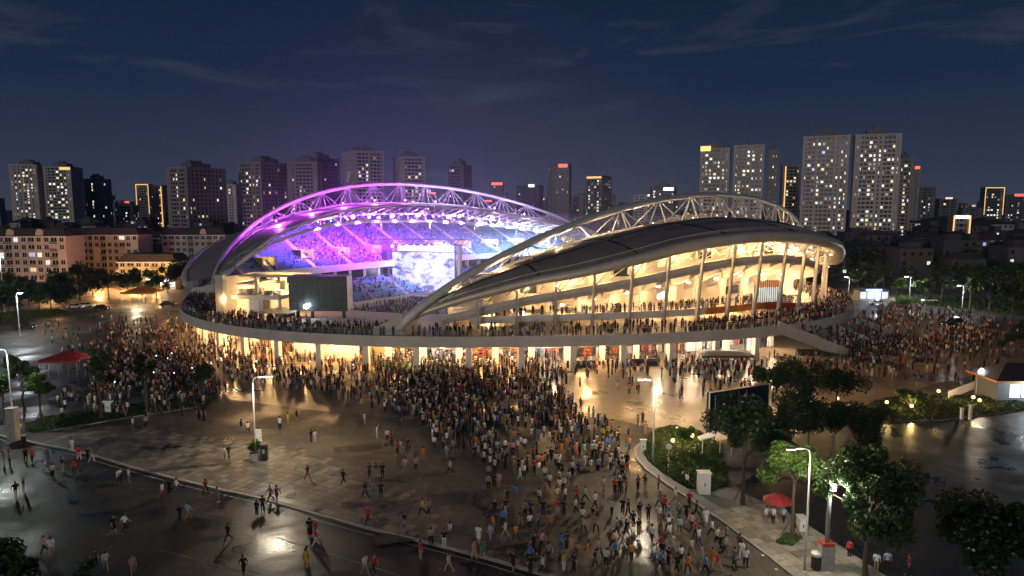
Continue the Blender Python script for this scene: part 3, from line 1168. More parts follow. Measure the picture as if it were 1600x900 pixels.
for k, o in enumerate((7.2, 9.2)):
    MB().sweep([nring(t, o, zrim(t) - 1.6 - .1 * k) for t in RT], 0.12, 5).build("ring_tube", "steel_white", near_roof)
# warm floods above the ring beam
for px, w in ((820, 260), (880, 300), (935, 320), (1000, 350), (1060, 380), (1110, 400), (1160, 420), (1203, 900), (1235, 700), (1258, 500), (1275, 400)):
    t = thn(px, 12.5, 16)
    z = (zbeam(t) + zrim(t)) / 2 - 0.4
    p = nring(t, 12.5, z)
    light("POINT", p, w * 1.15, WARM, 0.3)
    MB().lathe([(0.02, 0.35), (0.35, 0.25), (0.45 if px > 1200 else .3, 0), (0.02, -0.02)], p + Vector((0, 0, .3)), 10).build("flood_lamp", "lamp_warm", near_roof)

# added pale wall that hides the bowl and catches flood light under the rim
PT = arcs(14.5, thn(770, 14.5), 0.05, 4.6)
for i, (t0, t1) in enumerate(zip(PT, PT[1:])):
    a, b = nring(t0 - .0, 14.5), nring(t1 + .0, 14.5)
    d = (b - a); L = d.length; d.normalize(); c = (a + b) / 2
    z0 = zbeam((t0 + t1) / 2) - 2.2; z1 = zrim((t0 + t1) / 2) - 1.2
    if z1 - z0 < 2.0: continue
    bx_ = MB().obox((c.x, c.y), (d.x, d.y), L / 2 - .05, .12, z0, z1 - (.2 if i % 3 else 1.0)).build("gap_panel", "concrete", stadium)
    if i % 2:
        nn = Vector((d.y, -d.x, 0))
        if nn.dot(c - Vector((RC[0], RC[1], 0))) < 0: nn = -nn
        w = c + nn * .16
        MB().obox((w.x, w.y), (d.x, d.y), L / 2 - .7, .035, z0 + 2.3, min(z1 - .5, z0 + 4.2)).build("window", "glass_dark" if i % 4 == 1 else "window_dim", bx_)
# added spots with lamp bodies on the columns, to brighten the forecourt
for t in cols[2::2]:
    a = nring(t, 6.6, zrim(t) - 2.8); g = nring(t, -32, 0)
    light("SPOT", a, 1900, (1.0, 0.55, 0.20), 0.2, target=g, spot=95, blend=.9)
    MB().lathe([(.02, .2), (.2, .14), (.26, -.1), (.02, -.12)], a + Vector((0, 0, .25)), 8).build("flood_lamp", "lamp_soft", near_roof)
# lights without lamp bodies, added to warm the seats under the near roof
for t in arcs(18, th_px(800, 18), 0.0, 9.0):
    light("POINT", nring(t, 18.5, zbeam(t) + 1.2), 400, (1.0, 0.70, 0.38), 0.4)
# grand stair at the right
S0, S1 = G(1217, 511, 7), G(1300, 489, 7)
B0, B1 = G(1330, 556, 0), G(1395, 524, 0)
m = MB(); n = 34
rows = []
for i in range(n + 1):
    f = i / n
    ff = f if f < 0.45 else (0.45 if f < 0.55 else f)
    for rep in (0, 1):
        z = 7.0 * (1 - min(1, (ff if rep == 0 else min(1, ff + (0 if .45 <= f < .55 else 1.0 / n)))))
        rows.append([Vector((*(S0.lerp(B0, f)).xy, z)), Vector((*(S1.lerp(B1, f)).xy, z))])
m.grid(rows)
stair = m.build("staircase", "concrete", stadium)
for A, B in ((S0, B0), (S1, B1), (S0.lerp(S1, .5), B0.lerp(B1, .5))):
    d = (B - A); d.z = 0; d.normalize(); nn = Vector((-d.y, d.x, 0)) * 0.28
    solid = A is S0
    P = []
    for f in (0, .06, .4, .47, .55, .62, 1.0):
        ff = f if f < 0.45 else (0.45 if f < 0.55 else f)
        c = A.lerp(B, f); z = 7.0 * (1 - ff)
        P.append([Vector((c.x, c.y, (max(0, z - 1.2)))) - nn, Vector((c.x, c.y, z + 1.15)) - nn, Vector((c.x, c.y, z + 1.15)) + nn, Vector((c.x, c.y, max(0, z - 1.2))) + nn])
    m = MB(); m.grid(P, flip=True); m.add(P[0], [(0, 1, 2, 3)]); m.add(P[-1], [(3, 2, 1, 0)])
    m.build("parapet", "concrete", stair)

# ---- the far stand: seating, roof, lights
def vf(u): return -49.0 + 11.0 * (u / 90.0) ** 2


US = list(np.linspace(-84, 84, 57))
m = MB(); NR = 26


def rows_at(u):
    return float(np.interp(u, [-86, -70, -50, -30, 30, 60, 86], [5, 12, 20, 26, 26, 20, 8]))


def krow(u, k): return min(k, rows_at(u))

P = []
for u in US:
    row = []
    for k in range(NR):
        kk = krow(u, k)
        v = vf(u) - 1.35 * kk; z = 11.6 + 0.60 * kk
        row += [UV(u, v, z), UV(u, v - 1.35, z)]
    P.append(row)
m.grid(P, flip=True)
upper = m.build("upper_tier", "tier_concrete", stadium)
aisles = [-75, -60, -46, -32, -18, -4, 10, 24, 38, 52, 66]
m = MB()
for k in range(NR):
    for a0, a1 in zip([-84] + aisles, aisles + [84]):
        seg = [a0 + 0.8 + (a1 - a0 - 1.6) * q / 3 for q in range(4)]
        seg = [u for u in seg if rows_at(u) >= k]
        if len(seg) < 2: continue
        z = 11.6 + 0.60 * k
        m.grid([[UV(u, vf(u) - 1.35 * k - 0.75, z + 0.42) for u in seg], [UV(u, vf(u) - 1.35 * k - 1.15, z + 0.45) for u in seg], [UV(u, vf(u) - 1.35 * k - 1.22, z + 0.86) for u in seg]])
o = m.build("seat_rows", "seat_blue", stadium); o["kind"] = "stuff"
for a in aisles:
    m = MB()
    P = []
    for k in range(int(rows_at(a)) * 2):
        v = vf(a) - 0.675 * k; z = 11.66 + 0.30 * k
        P += [[UV(a - .75, v, z), UV(a + .75, v, z)], [UV(a - .75, v - .675, z), UV(a + .75, v - .675, z)]]
    m.grid(P); m.build("aisle_stair", "paint_white", upper)
    # entrance opening onto the tier with its pale surround
    for side in (1,):
        u = a + 0.0
        k = 4 if abs(a) < 70 else 2
        vb = vf(u) - 1.35 * k; zb = 11.6 + 0.6 * k
        m = MB()
        for q in (-1.9, 1.9):
            c = UV(u + q, vb - 2.2); m.obox((c.x, c.y), (SU.x, SU.y), 0.18, 2.4, zb - 0.3, zb + 2.9)
        c = UV(u, vb - 4.6); m.obox((c.x, c.y), (SU.x, SU.y), 2.1, 0.15, zb - .3, zb + 2.9)
        c = UV(u, vb - 2.3); m.obox((c.x, c.y), (SU.x, SU.y), 1.72, 2.3, zb + 0.62, zb + 0.72)
        m.build("entrance", "yellow_wall", upper)
        if a < 30:
            c = UV(u, vb - 2.4, zb + 2.4)
            light("POINT", c, 45, (1.0, 0.72, 0.4), 0.15)
# front band of the tier, boxes under it
m = MB()
m.grid([[UV(u, vf(u) + .35, 12.3), UV(u, vf(u) + .55, 12.3), UV(u, vf(u) + .6, 10.3), UV(u, vf(u) - .5, 10.1), UV(u, vf(u) - 8, 10.4)] for u in US], flip=False)
m.build("tier_front", "white_wall", stadium)
for i in range(28):
    u0 = -82 + i * 5.9
    c = UV(u0 + 2.9, vf(u0) - 2.0)
    MB().obox((c.x, c.y), (SU.x, SU.y), 2.4, 0.12, 7.4, 10.0).build("box_window", random.choice(["glass_dark", "glass_dark", "shop_white_dim"]) if "shop_white_dim" in MATS else "glass_dark", stadium)
    c = UV(u0, vf(u0) - 1.6)
    MB().obox((c.x, c.y), (SU.x, SU.y), 0.5, 0.5, 6.8, 10.2).build("box_pier", "white_wall", stadium)
# lower tier
m = MB(); P = []; LU = list(np.linspace(-84, 84, 40)); NL = 13
for u in LU:
    row = []
    for k in range(NL):
        v = vf(u) + 12.0 - 1.0 * k; z = 1.4 + 0.45 * k
        row += [UV(u, v, z), UV(u, v - 1.0, z)]
    P.append(row)
m.grid(P, flip=True); lower = m.build("lower_tier", "tier_concrete", stadium)
m = MB()
for k in range(NL):
    for a0, a1 in zip([-84] + aisles, aisles + [84]):
        seg = [a0 + 0.8 + (a1 - a0 - 1.6) * q / 3 for q in range(4)]
        z = 1.4 + 0.45 * k; v0 = 12.0 - k
        m.grid([[UV(u, vf(u) + v0 - .45, z + .42) for u in seg], [UV(u, vf(u) + v0 - .85, z + .45) for u in seg], [UV(u, vf(u) + v0 - .92, z + .86) for u in seg]])
o = m.build("seat_rows", "seat_blue", lower); o["kind"] = "stuff"
m = MB(); m.grid([[UV(u, vf(u) + 12.05, z) for u in LU] for z in (0, 2.2)]); m.build("pitch_wall", "white_wall", stadium)
# side wall closing the left end of the far stand, with balconies and rooms lit warm
def end_wall():
    m = MB()
    u = -84.5
    pts = [UV(u, vf(u) + 6, 7), UV(u, vf(u) + 1, 11.2)] + [UV(u, vf(u) - 1.35 * k, 11.9 + .6 * k) for k in range(0, 6, 2)] + [UV(u, vf(u) - 8.5, 7)]
    off = SU * -0.4
    n = len(pts)
    m.add(pts + [p + off for p in pts], [tuple(range(n)), tuple(range(2 * n - 1, n - 1, -1))] + [(i, n + i, n + (i + 1) % n, (i + 1) % n) for i in range(n)])
    w = m.build("end_wall", "white_wall", stadium)
    return w


end_wall()
# pitch
tag(MB().poly([UV(-92, -40).xy, UV(92, -40).xy, UV(92, 40).xy, UV(-92, 40).xy], 0.011, 0.03).build("pitch", "turf", stadium))
# end pavilion at the left (rooms seen between footing and scoreboard)
def pavilion():
    pv = tag(empty("pavilion"), None)
    pv.parent = stadium
    A, B = G(352, 497, 7), G(452, 500, 7)
    d = (B - A); L = d.length; d.normalize(); inn = Vector((-d.y, d.x, 0))

    def bx(name, mat, s0, s1, q0, q1, z0, z1):
        c = A + d * ((s0 + s1) / 2) + inn * ((q0 + q1) / 2)
        return MB().obox((c.x, c.y), (d.x, d.y), (s1 - s0) / 2, (q1 - q0) / 2, z0, z1).build(name, mat, pv)
    bx("room_wall", "white_wall", 0, L * .95, 12, 12.3, 7, 15.5)
    bx("room_wall", "white_wall", -0.2, 0.1, 0.5, 12.3, 7, 15.5)
    bx("balcony", "white_wall", 1.0, L * .82, 1.0, 11.9, 10.9, 11.7)
    bx("balcony", "white_wall", 1.0, L * .35, 3.0, 11.9, 13.6, 13.9)
    bx("pillar", "concrete", -1.6, 0.2, -0.6, 0.6, 7, 16.0)
    bx("pillar", "white_wall", L * .33, L * .33 + .5, 3, 3.5, 7, 10.9)
    bx("pillar", "white_wall", L * .72, L * .72 + .5, 3, 3.5, 7, 10.9)
    bx("partition", "white_wall", L * .34, L * .55, 1.1, 1.3, 8.0, 10.9)
    bx("low_roof", "concrete", L * .62, L * 1.08, -3.0, 4.0, 8.6, 8.9)
    bx("doorway", "steel_dark", L * .12, L * .24, 11.8, 11.95, 7, 9.4)
    bx("doorway", "steel_dark", L * .42, L * .5, 11.8, 11.95, 11.7, 13.6)
    for k in range(3):
        bx("wall_opening", "glass_dark", L * (.10 + .22 * k), L * (.10 + .22 * k) + 1.5, 11.85, 11.95, 13.0, 14.6)
    for k in range(5):
        bx("bench_unit", random.choice(["steel_dark", "steel_grey", "white_wall"]), L * .1 + k * 1.9, L * .1 + k * 1.9 + 1.2, 3.2, 4.4, 11.7, 12.3 + random.random() * .8)
    for zz in (12.3, 12.75):
        bx("balcony_rail", "steel_grey", 1.0, L * .82, 1.05, 1.12, zz, zz + .07)
    for k in range(12):
        bx("rail_post", "steel_grey", 1.0 + (L * .82 - 1.1) * k / 11, 1.07 + (L * .82 - 1.1) * k / 11, 1.04, 1.13, 11.7, 12.75)
    bx("notice_panel", "paint_white", L * .36, L * .50, .96, 1.08, 8.3, 10.6)
    bx("duct", "steel_grey", L * .40, L * .40 + .7, 2.0, 2.7, 11.7, 15.0)
    bx("kiosk_front", "glass_panel", L * .60, L * .92, 4.5, 4.7, 7.0, 8.5)
    bx("beam", "concrete", .1, L * .95, 6.0, 6.6, 15.0, 15.5)
    for s, q, z, w in ((2.5, 8, 13.0, 320), (L * .5, 8, 14.2, 420), (3, 7, 10.2, 260), (L * .6, 7, 10.2, 260), (0.6, -0.9, 11.2, 160), (L * .8, 6, 13.5, 300)):
        c = A + d * s + inn * q
        light("POINT", (c.x, c.y, z), w, WARM, 0.3)
        MB().lathe([(0.02, .2), (.25, .15), (.3, 0), (.02, -.02)], (c.x, c.y, z + .2), 8).build("wall_lamp", "lamp_warm", pv)


pavilion()

# far roof
FRP = [(-78.5, 170.5, 9.0), (-86, 180, 10.8), (-90.5, 191, 13.3), (-94, 206, 16.0), (-95.8, 222, 18.3), (-96, 240, 20.5), (-90, 262, 23.0), (-76, 284, 25.0), (-55, 301, 26.0), (-30, 314, 26.0), (-5, 322, 25.0), (20, 325, 22.0), (40, 320, 16.0), (52, 311, 9.0)]


def spline(P, t):
    P = np.array(P, float); n = len(P) - 1
    x = t * n; i = min(int(x), n - 1); f = x - i
    p0, p1, p2, p3 = P[max(i - 1, 0)], P[i], P[i + 1], P[min(i + 2, n)]
    r = 0.5 * ((2 * p1) + (-p0 + p2) * f + (2 * p0 - 5 * p1 + 4 * p2 - p3) * f * f + (-p0 + 3 * p1 - 3 * p2 + p3) * f ** 3)
    return Vector(r)


INP = [(337, 452), (352, 428), (370, 410), (395, 393), (430, 368), (470, 350), (520, 332.5), (570, 324.5), (620, 321), (675, 320.5), (725, 324), (775, 330), (825, 340), (875, 352), (925, 367), (985, 398)]


def inner_far(t, drop=0.0):
    """inner edge of the far roof; runs just inside the line of the tier front"""
    u = -90 + 178 * t
    v = vf(u) + 3.0
    p = UV(u, v)
    px = px_of(Vector((p.x, p.y, 25)))
    py = np.interp(px, [q[0] for q in INP], [q[1] for q in INP])
    p.z = zfor(p.y, py)
    dep = 5.6 * max(0.02, math.sin(math.pi * min(1, max(0, (t - .02) / .96)))) ** 0.8
    p.z -= drop * dep
    return p


def froof(t, w, dz=0.0):
    r = spline(FRP, t); c = archpt("far", -1 + 2 * t, 1.0); i = inner_far(t)
    if w <= 1:
        p = r.lerp(c, w); p.z += 1.5 * math.sin(math.pi * w) * math.sin(math.pi * t)
    else:
        p = c.lerp(i, w - 1)
    p.z += dz
    return p


m = MB()
m.grid([[froof(i / 60, w, -0.5) for w in (0, .25, .5, .75, 1, 1.25, 1.5, 1.75, 2)] for i in range(61)])
far_roof = m.build("roof", "steel_white", stadium)
for i in range(9):
    t0, t1 = 0.015 + .97 * i / 9 + .002, 0.015 + .97 * (i + 1) / 9 - .002
    for w0, w1 in ((0.03, .98), (1.02, 1.96)):
        MB().slabgrid([[froof(t0 + (t1 - t0) * a / 7, w0 + (w1 - w0) * b / 5) for b in range(6)] for a in range(8)], 0.3).build("roof_panel", "roof_metal", far_roof)
m = MB()
prof2 = [(0.0, 0.25), (-0.9, 0.1), (-1.4, -0.6), (-1.2, -1.4), (-0.4, -1.9), (0.8, -1.7)]
rows = []
for i in range(81):
    t = i / 80
    p = spline(FRP, t); q = spline(FRP, min(1, t + .01)); q0 = spline(FRP, max(0, t - .01))
    d = (q - q0); d.z = 0; d.normalize(); nrm = Vector((d.y, -d.x, 0))
    rows.append([p + nrm * o * 1.0 + Vector((0, 0, z)) for o, z in prof2])
m.grid(rows)
m.build("rim_fascia", "roof_edge", far_roof, smooth=True)
# support of the far roof by the footing
c = (-81.5, 174.0)
MB().lathe([(3.0, 0), (2.2, 2.5), (2.0, 4.2)], (c[0], c[1], DECK), 10).build("roof_support", "concrete_dark", stadium)
# inner edge lattice truss
NI = 44
tt = [0.01 + .98 * i / NI for i in range(NI + 1)]
lat = MB().sweep([inner_far(t) + Vector((0, 0, .1)) for t in tt], 0.32, 6).build("edge_truss", "steel_white", far_roof)
lat = far_roof
MB().sweep([inner_far(t, 1.0) for t in tt], 0.42, 8).build("edge_chord", "steel_white", far_roof)
back = [inner_far(t, 0.55) - SV * 5.5 for t in tt]
MB().sweep(back, 0.22, 6).build("edge_chord", "steel_white", far_roof)
for i in range(NI):
    a0, a1 = inner_far(tt[i]), inner_far(tt[i + 1]); b0, b1 = inner_far(tt[i], 1.0), inner_far(tt[i + 1], 1.0)
    for p, q in ((a0, b0), (b0, a1) if i % 2 else (a0, b1), (back[i], a1), (back[i + 1], b0)):
        MB().tube(p, q, 0.11, n=4).build("lattice_bar", "steel_white", far_roof)
# hangers from the roof down to the tier (posts)
for t in (0.30, 0.42, 0.54, 0.66, 0.78, 0.88):
    p = inner_far(t, 1.0)
    MB().tube(p, p + Vector((0, 0, -2.6)), 0.18, n=5).build("hanger", "steel_white", far_roof)
# floodlights in the edge truss
RF = random.Random(4)
for i in range(46):
    t = 0.17 + 0.60 * i / 45 + RF.uniform(-.004, .004)
    p = inner_far(t, RF.uniform(.45, .92)) - SV * RF.uniform(.6, 3.0)
    px = px_of(p)
    white = px > 690
    mt = "flood_white" if white or RF.random() < .25 else ("flood_magenta" if px < 600 else "flood_purple")
    s_ = RF.choice([.18, .22, .3, .4, .7]) * (1.15 if 700 < px < 770 else 1)
    if px < 520 or px > 800: s_ *= .5
    MB().lathe([(.02, -s_), (s_ * .7, -s_ * .7), (s_, 0), (s_ * .6, s_ * .6), (.02, s_ * .7)], p, 9).build("flood_lamp", mt, far_roof, smooth=True)
for i in range(0, 30, 2):
    t = 0.16 + 0.62 * i / 29
    p = inner_far(t, 0.8) - SV * 1.0
    px = px_of(p)
    white = px > 720
    col = (0.50, 0.70, 1.0) if white else ((0.30, 0.16, 1.0) if px < 500 else (0.48, 0.03, 1.0) if px < 640 else (0.36, 0.06, 1.0))
    q = p - Vector((0, 0, 1.0)) + SV * 2.0
    tgt = UV(-90 + 178 * t + (8 if white else 0), -62 if not white else -52, 14)
    light("SPOT", q, (8000 if px < 500 else 19000) if not white else 8000, col, 0.5, target=tgt, spot=120, blend=0.8)
# up-lights washing the far arch and the inner truss
for t in (0.14, 0.22, 0.3, 0.38, 0.46, 0.54, 0.62, 0.7, 0.78):
    p = froof(t, 1.35, 1.4)
    px = px_of(p)
    col = (0.60, 0.09, 1.0) if px < 640 else (0.58, 0.42, 1.0)
    light("POINT", p, 3600, col, 0.35)
    MB().lathe([(.02, .15), (.18, .12), (.2, 0), (.08, -.3)], p, 8).build("arch_lamp", "flood_magenta", far_roof)
for t in (.2, .3, .4, .5, .6, .7, .8, .9):
    p = inner_far(t, .5) - SV * 3.5
    light("POINT", p, 2000, (0.58, 0.14, 1.0) if t < .7 else (0.70, 0.62, 1.0), 0.4)
# warm little lamps at the foot of the near arch lighting the roof sheet
for s in (-0.9, -0.8, -0.66, -0.5, -0.34, -0.16, 0.02, 0.2, 0.4, 0.6):
    p = archpt("near", s, 1.0, 1.2) + Vector((0, 0, 0.9))
    MB().lathe([(.02, .12), (.14, .08), (.14, -.08), (.02, -.12)], p, 8).build("roof_lamp", "lamp_soft", near_roof)
    light("POINT", p, 340, (1.0, 0.66, 0.34), 0.2)
for s in (-.5, -.2, .1, .4, .65):
    p = archpt("near", s, 1.0, -9.0) + Vector((0, 0, -3.0))
    light("POINT", p, 2600, (1.0, 0.78, 0.62), 0.4)
#@@STAGE
# =================================================================== STAGE, SCOREBOARD
def screen_mat():
    m = bpy.data.materials.new("led_screen")
    m.use_nodes = True
    t = m.node_tree; L = t.links.new
    b = t.nodes["Principled BSDF"]
    g = N(t, "ShaderNodeTexCoord")
    mp = N(t, "ShaderNodeMapping"); mp.inputs["Scale"].default_value = (3.0, 3.0, 4.0)
    L(g.outputs["Generated"], mp.inputs[0])
    no = N(t, "ShaderNodeTexNoise", i_Scale=1.5, i_Detail=4.0, i_Distortion=0.9)
    L(mp.outputs[0], no.inputs["Vector"])
    r = ramp(t, [(0.38, (0.10, 0.12, 0.42)), (0.45, (0.32, 0.34, 0.75)), (0.50, (0.62, 0.64, 0.95)), (0.8, (0.85, 0.84, 1.0))])
    L(no.outputs["Fac"], r.inputs[0])
    b.inputs["Base Color"].default_value = (0.02, 0.02, 0.02, 1)
    L(r.outputs[0], b.inputs["Emission Color"])
    b.inputs["Emission Strength"].default_value = 1.35
    MATS["led_screen"] = m


screen_mat()


def stage():
    st = tag(empty("concert_stage", (0, 0, 0)), "concert stage with glowing white screen between dark speaker towers", "stage")
    A = Vector((-40.5, 226.0, 0)); B = Vector((-18.0, 221.0, 0))
    d = (B - A); L = d.length; d.normalize(); inn = Vector((-d.y, d.x, 0))

    def bx(name, mat, s0, s1, q0, q1, z0, z1, par=st):
        c = A + d * ((s0 + s1) / 2) + inn * ((q0 + q1) / 2)
        return MB().obox((c.x, c.y), (d.x, d.y), (s1 - s0) / 2, (q1 - q0) / 2, z0, z1).build(name, mat, par)
    bx("stage_floor", "steel_dark", -6, L + 6, -9, 3, 0, 1.6)
    scr = bx("screen", "led_screen", 0.8, L - 0.8, 0, 0.3, 1.9, 15.0)
    bx("screen_frame", "steel_dark", 0.4, L - 0.4, .31, .6, 1.7, 15.3)
    for s in (-2.4, L + 0.6):
        bx("speaker_tower", "speaker_purple" if s < 0 else "steel_white", s, s + (2.2 if s < 0 else .9), -1.2, 1.2, 1.6, 17.5)  # right tower pale: the stage glow is put into its colour
        if s > 0: continue
        for k in range(6):
            bx("speaker", "steel_dark", s + .2, s + 2.0, -1.75, -1.25, 4 + k * 2.0, 5.7 + k * 2.0)
    # truss over the stage
    m = MB()
    for q in (-1.0, 1.0):
        for z in (17.5, 19.2):
            p0, p1 = A + d * -3 + inn * q, A + d * (L + 3) + inn * q
            m.tube((p0.x, p0.y, z), (p1.x, p1.y, z), 0.14, n=5)
    for k in range(18):
        s = -3 + (L + 6) * k / 17; s2 = -3 + (L + 6) * (k + 1) / 17
        for q in (-1.0, 1.0):
            p, p2 = A + d * s + inn * q, A + d * s2 + inn * q
            m.tube((p.x, p.y, 17.5), (p2.x, p2.y, 19.2), 0.08, n=4)
    m.build("truss", "steel_dark", st)
    bx("light_bar", "strip_stage", L * .16, L * .98, -1.9, -1.5, 14.9 + .7, 14.9 + 2.0)
    for k in range(9):
        s = 1.5 + (L - 3) * k / 8
        c = A + d * s + inn * -1.3
        MB().lathe([(.02, .4), (.3, .3), (.45, -.3), (.02, -.31)], (c.x, c.y, 17.0), 8).build("stage_lamp", "flood_white" if k > 3 else "flood_purple", st)
    # two side screens at the left
    bx("side_screen", "shop_white", -13, -8, 0, .3, 8.0, 12.0)
    p = A + d * (L * .9) + inn * -2
    light("SPOT", (p.x, p.y, 17.0), 11000, (0.72, 0.84, 1.0), 0.5, target=UV(-10, -60, 16), spot=120, blend=0.9)
    light("SPOT", (p.x, p.y, 16.5), 6500, (0.75, 0.80, 1.0), 0.5, target=UV(-45, 5, 0), spot=120, blend=0.9)
    light("POINT", tuple(A + d * (L * .5) + inn * -4 + Vector((0, 0, 9))), 2200, (0.62, 0.55, 1.0), 2.5)
    light("POINT", tuple(A + d * (-9) + inn * -6 + Vector((0, 0, 11))), 1800, (0.55, 0.15, 1.0), 1.0)
    light("POINT", tuple(A + d * (-26) + inn * -8 + Vector((0, 0, 12))), 1700, (0.45, 0.30, 1.0), 1.0)


pm("speaker_purple", (0.10, 0.06, 0.22), 0.6)
stage()


def scoreboard():
    y0 = 138.0
    sb = tag(empty("scoreboard", (0, 0, 0)), "big dark unlit scoreboard box standing on legs on the walkway", "scoreboard")
    x0, x1 = AT(452, 480, y0).x, AT(543, 480, y0).x
    z0, z1 = zfor(y0, 486), zfor(y0, 432)
    MB().box(x0, x1, y0 + .12, y0 + 4.6, z0, z1).build("housing", "scoreboard_side", sb)
    m = MB()
    for a, b, c, d in ((x0, x1, z0, z0 + .25), (x0, x1, z1 - .25, z1), (x0, x0 + .25, z0 + .25, z1 - .25), (x1 - .25, x1, z0 + .25, z1 - .25)):
        m.box(a, b, y0 - .12, y0 + .12, c, d)
    m.build("bezel", "steel_dark", sb)
    nx, nz = 8, 5
    for i in range(nx):
        for k in range(nz):
            a = x0 + .27 + (x1 - x0 - .54) * i / nx; b = x0 + .27 + (x1 - x0 - .54) * (i + 1) / nx
            c = z0 + .27 + (z1 - z0 - .54) * k / nz; d = z0 + .27 + (z1 - z0 - .54) * (k + 1) / nz
            MB().box(a + .015, b - .015, y0 - random.uniform(.0, .03), y0 + .1, c + .015, d - .015).build("display_panel", "scoreboard_glass", sb)
    for x in (x0 + 1.2, x0 + 4.2, x1 - 1.2):
        MB().box(x - .3, x + .3, y0 + 1.5, y0 + 2.1, DECK, z0).build("leg", "steel_dark", sb)
    # flood lamp in front of it
    xl = AT(480, 478, y0).x
    fl = MB().lathe([(.02, .45), (.34, .32), (.5, 0), (.34, -.32), (.02, -.45)], (xl, y0 - .9, zfor(y0, 478)), 10)
    fl.tube((xl, y0 - .9, DECK), (xl, y0 - .9, zfor(y0, 478) - .4), 0.08, n=6, m=1)
    fo = tag(fl.build("flood_light", ["lamp_cool", "steel_dark"]), "white flood light on a post before the dark scoreboard", "flood light")
    light("POINT", (xl, y0 - 1.0, zfor(y0, 478)), 420, (.85, 1, .95), .3)


pm("scoreboard_glass", (0.030, 0.040, 0.042), 0.32, var=0.4, scale=0.5)
pm("scoreboard_side", (0.40, 0.38, 0.42), 0.5)
scoreboard()

# =================================================================== CITY
def face_frame(cx, cy, ang):
    return Vector((math.cos(ang), math.sin(ang), 0)), Vector((-math.sin(ang), math.cos(ang), 0))


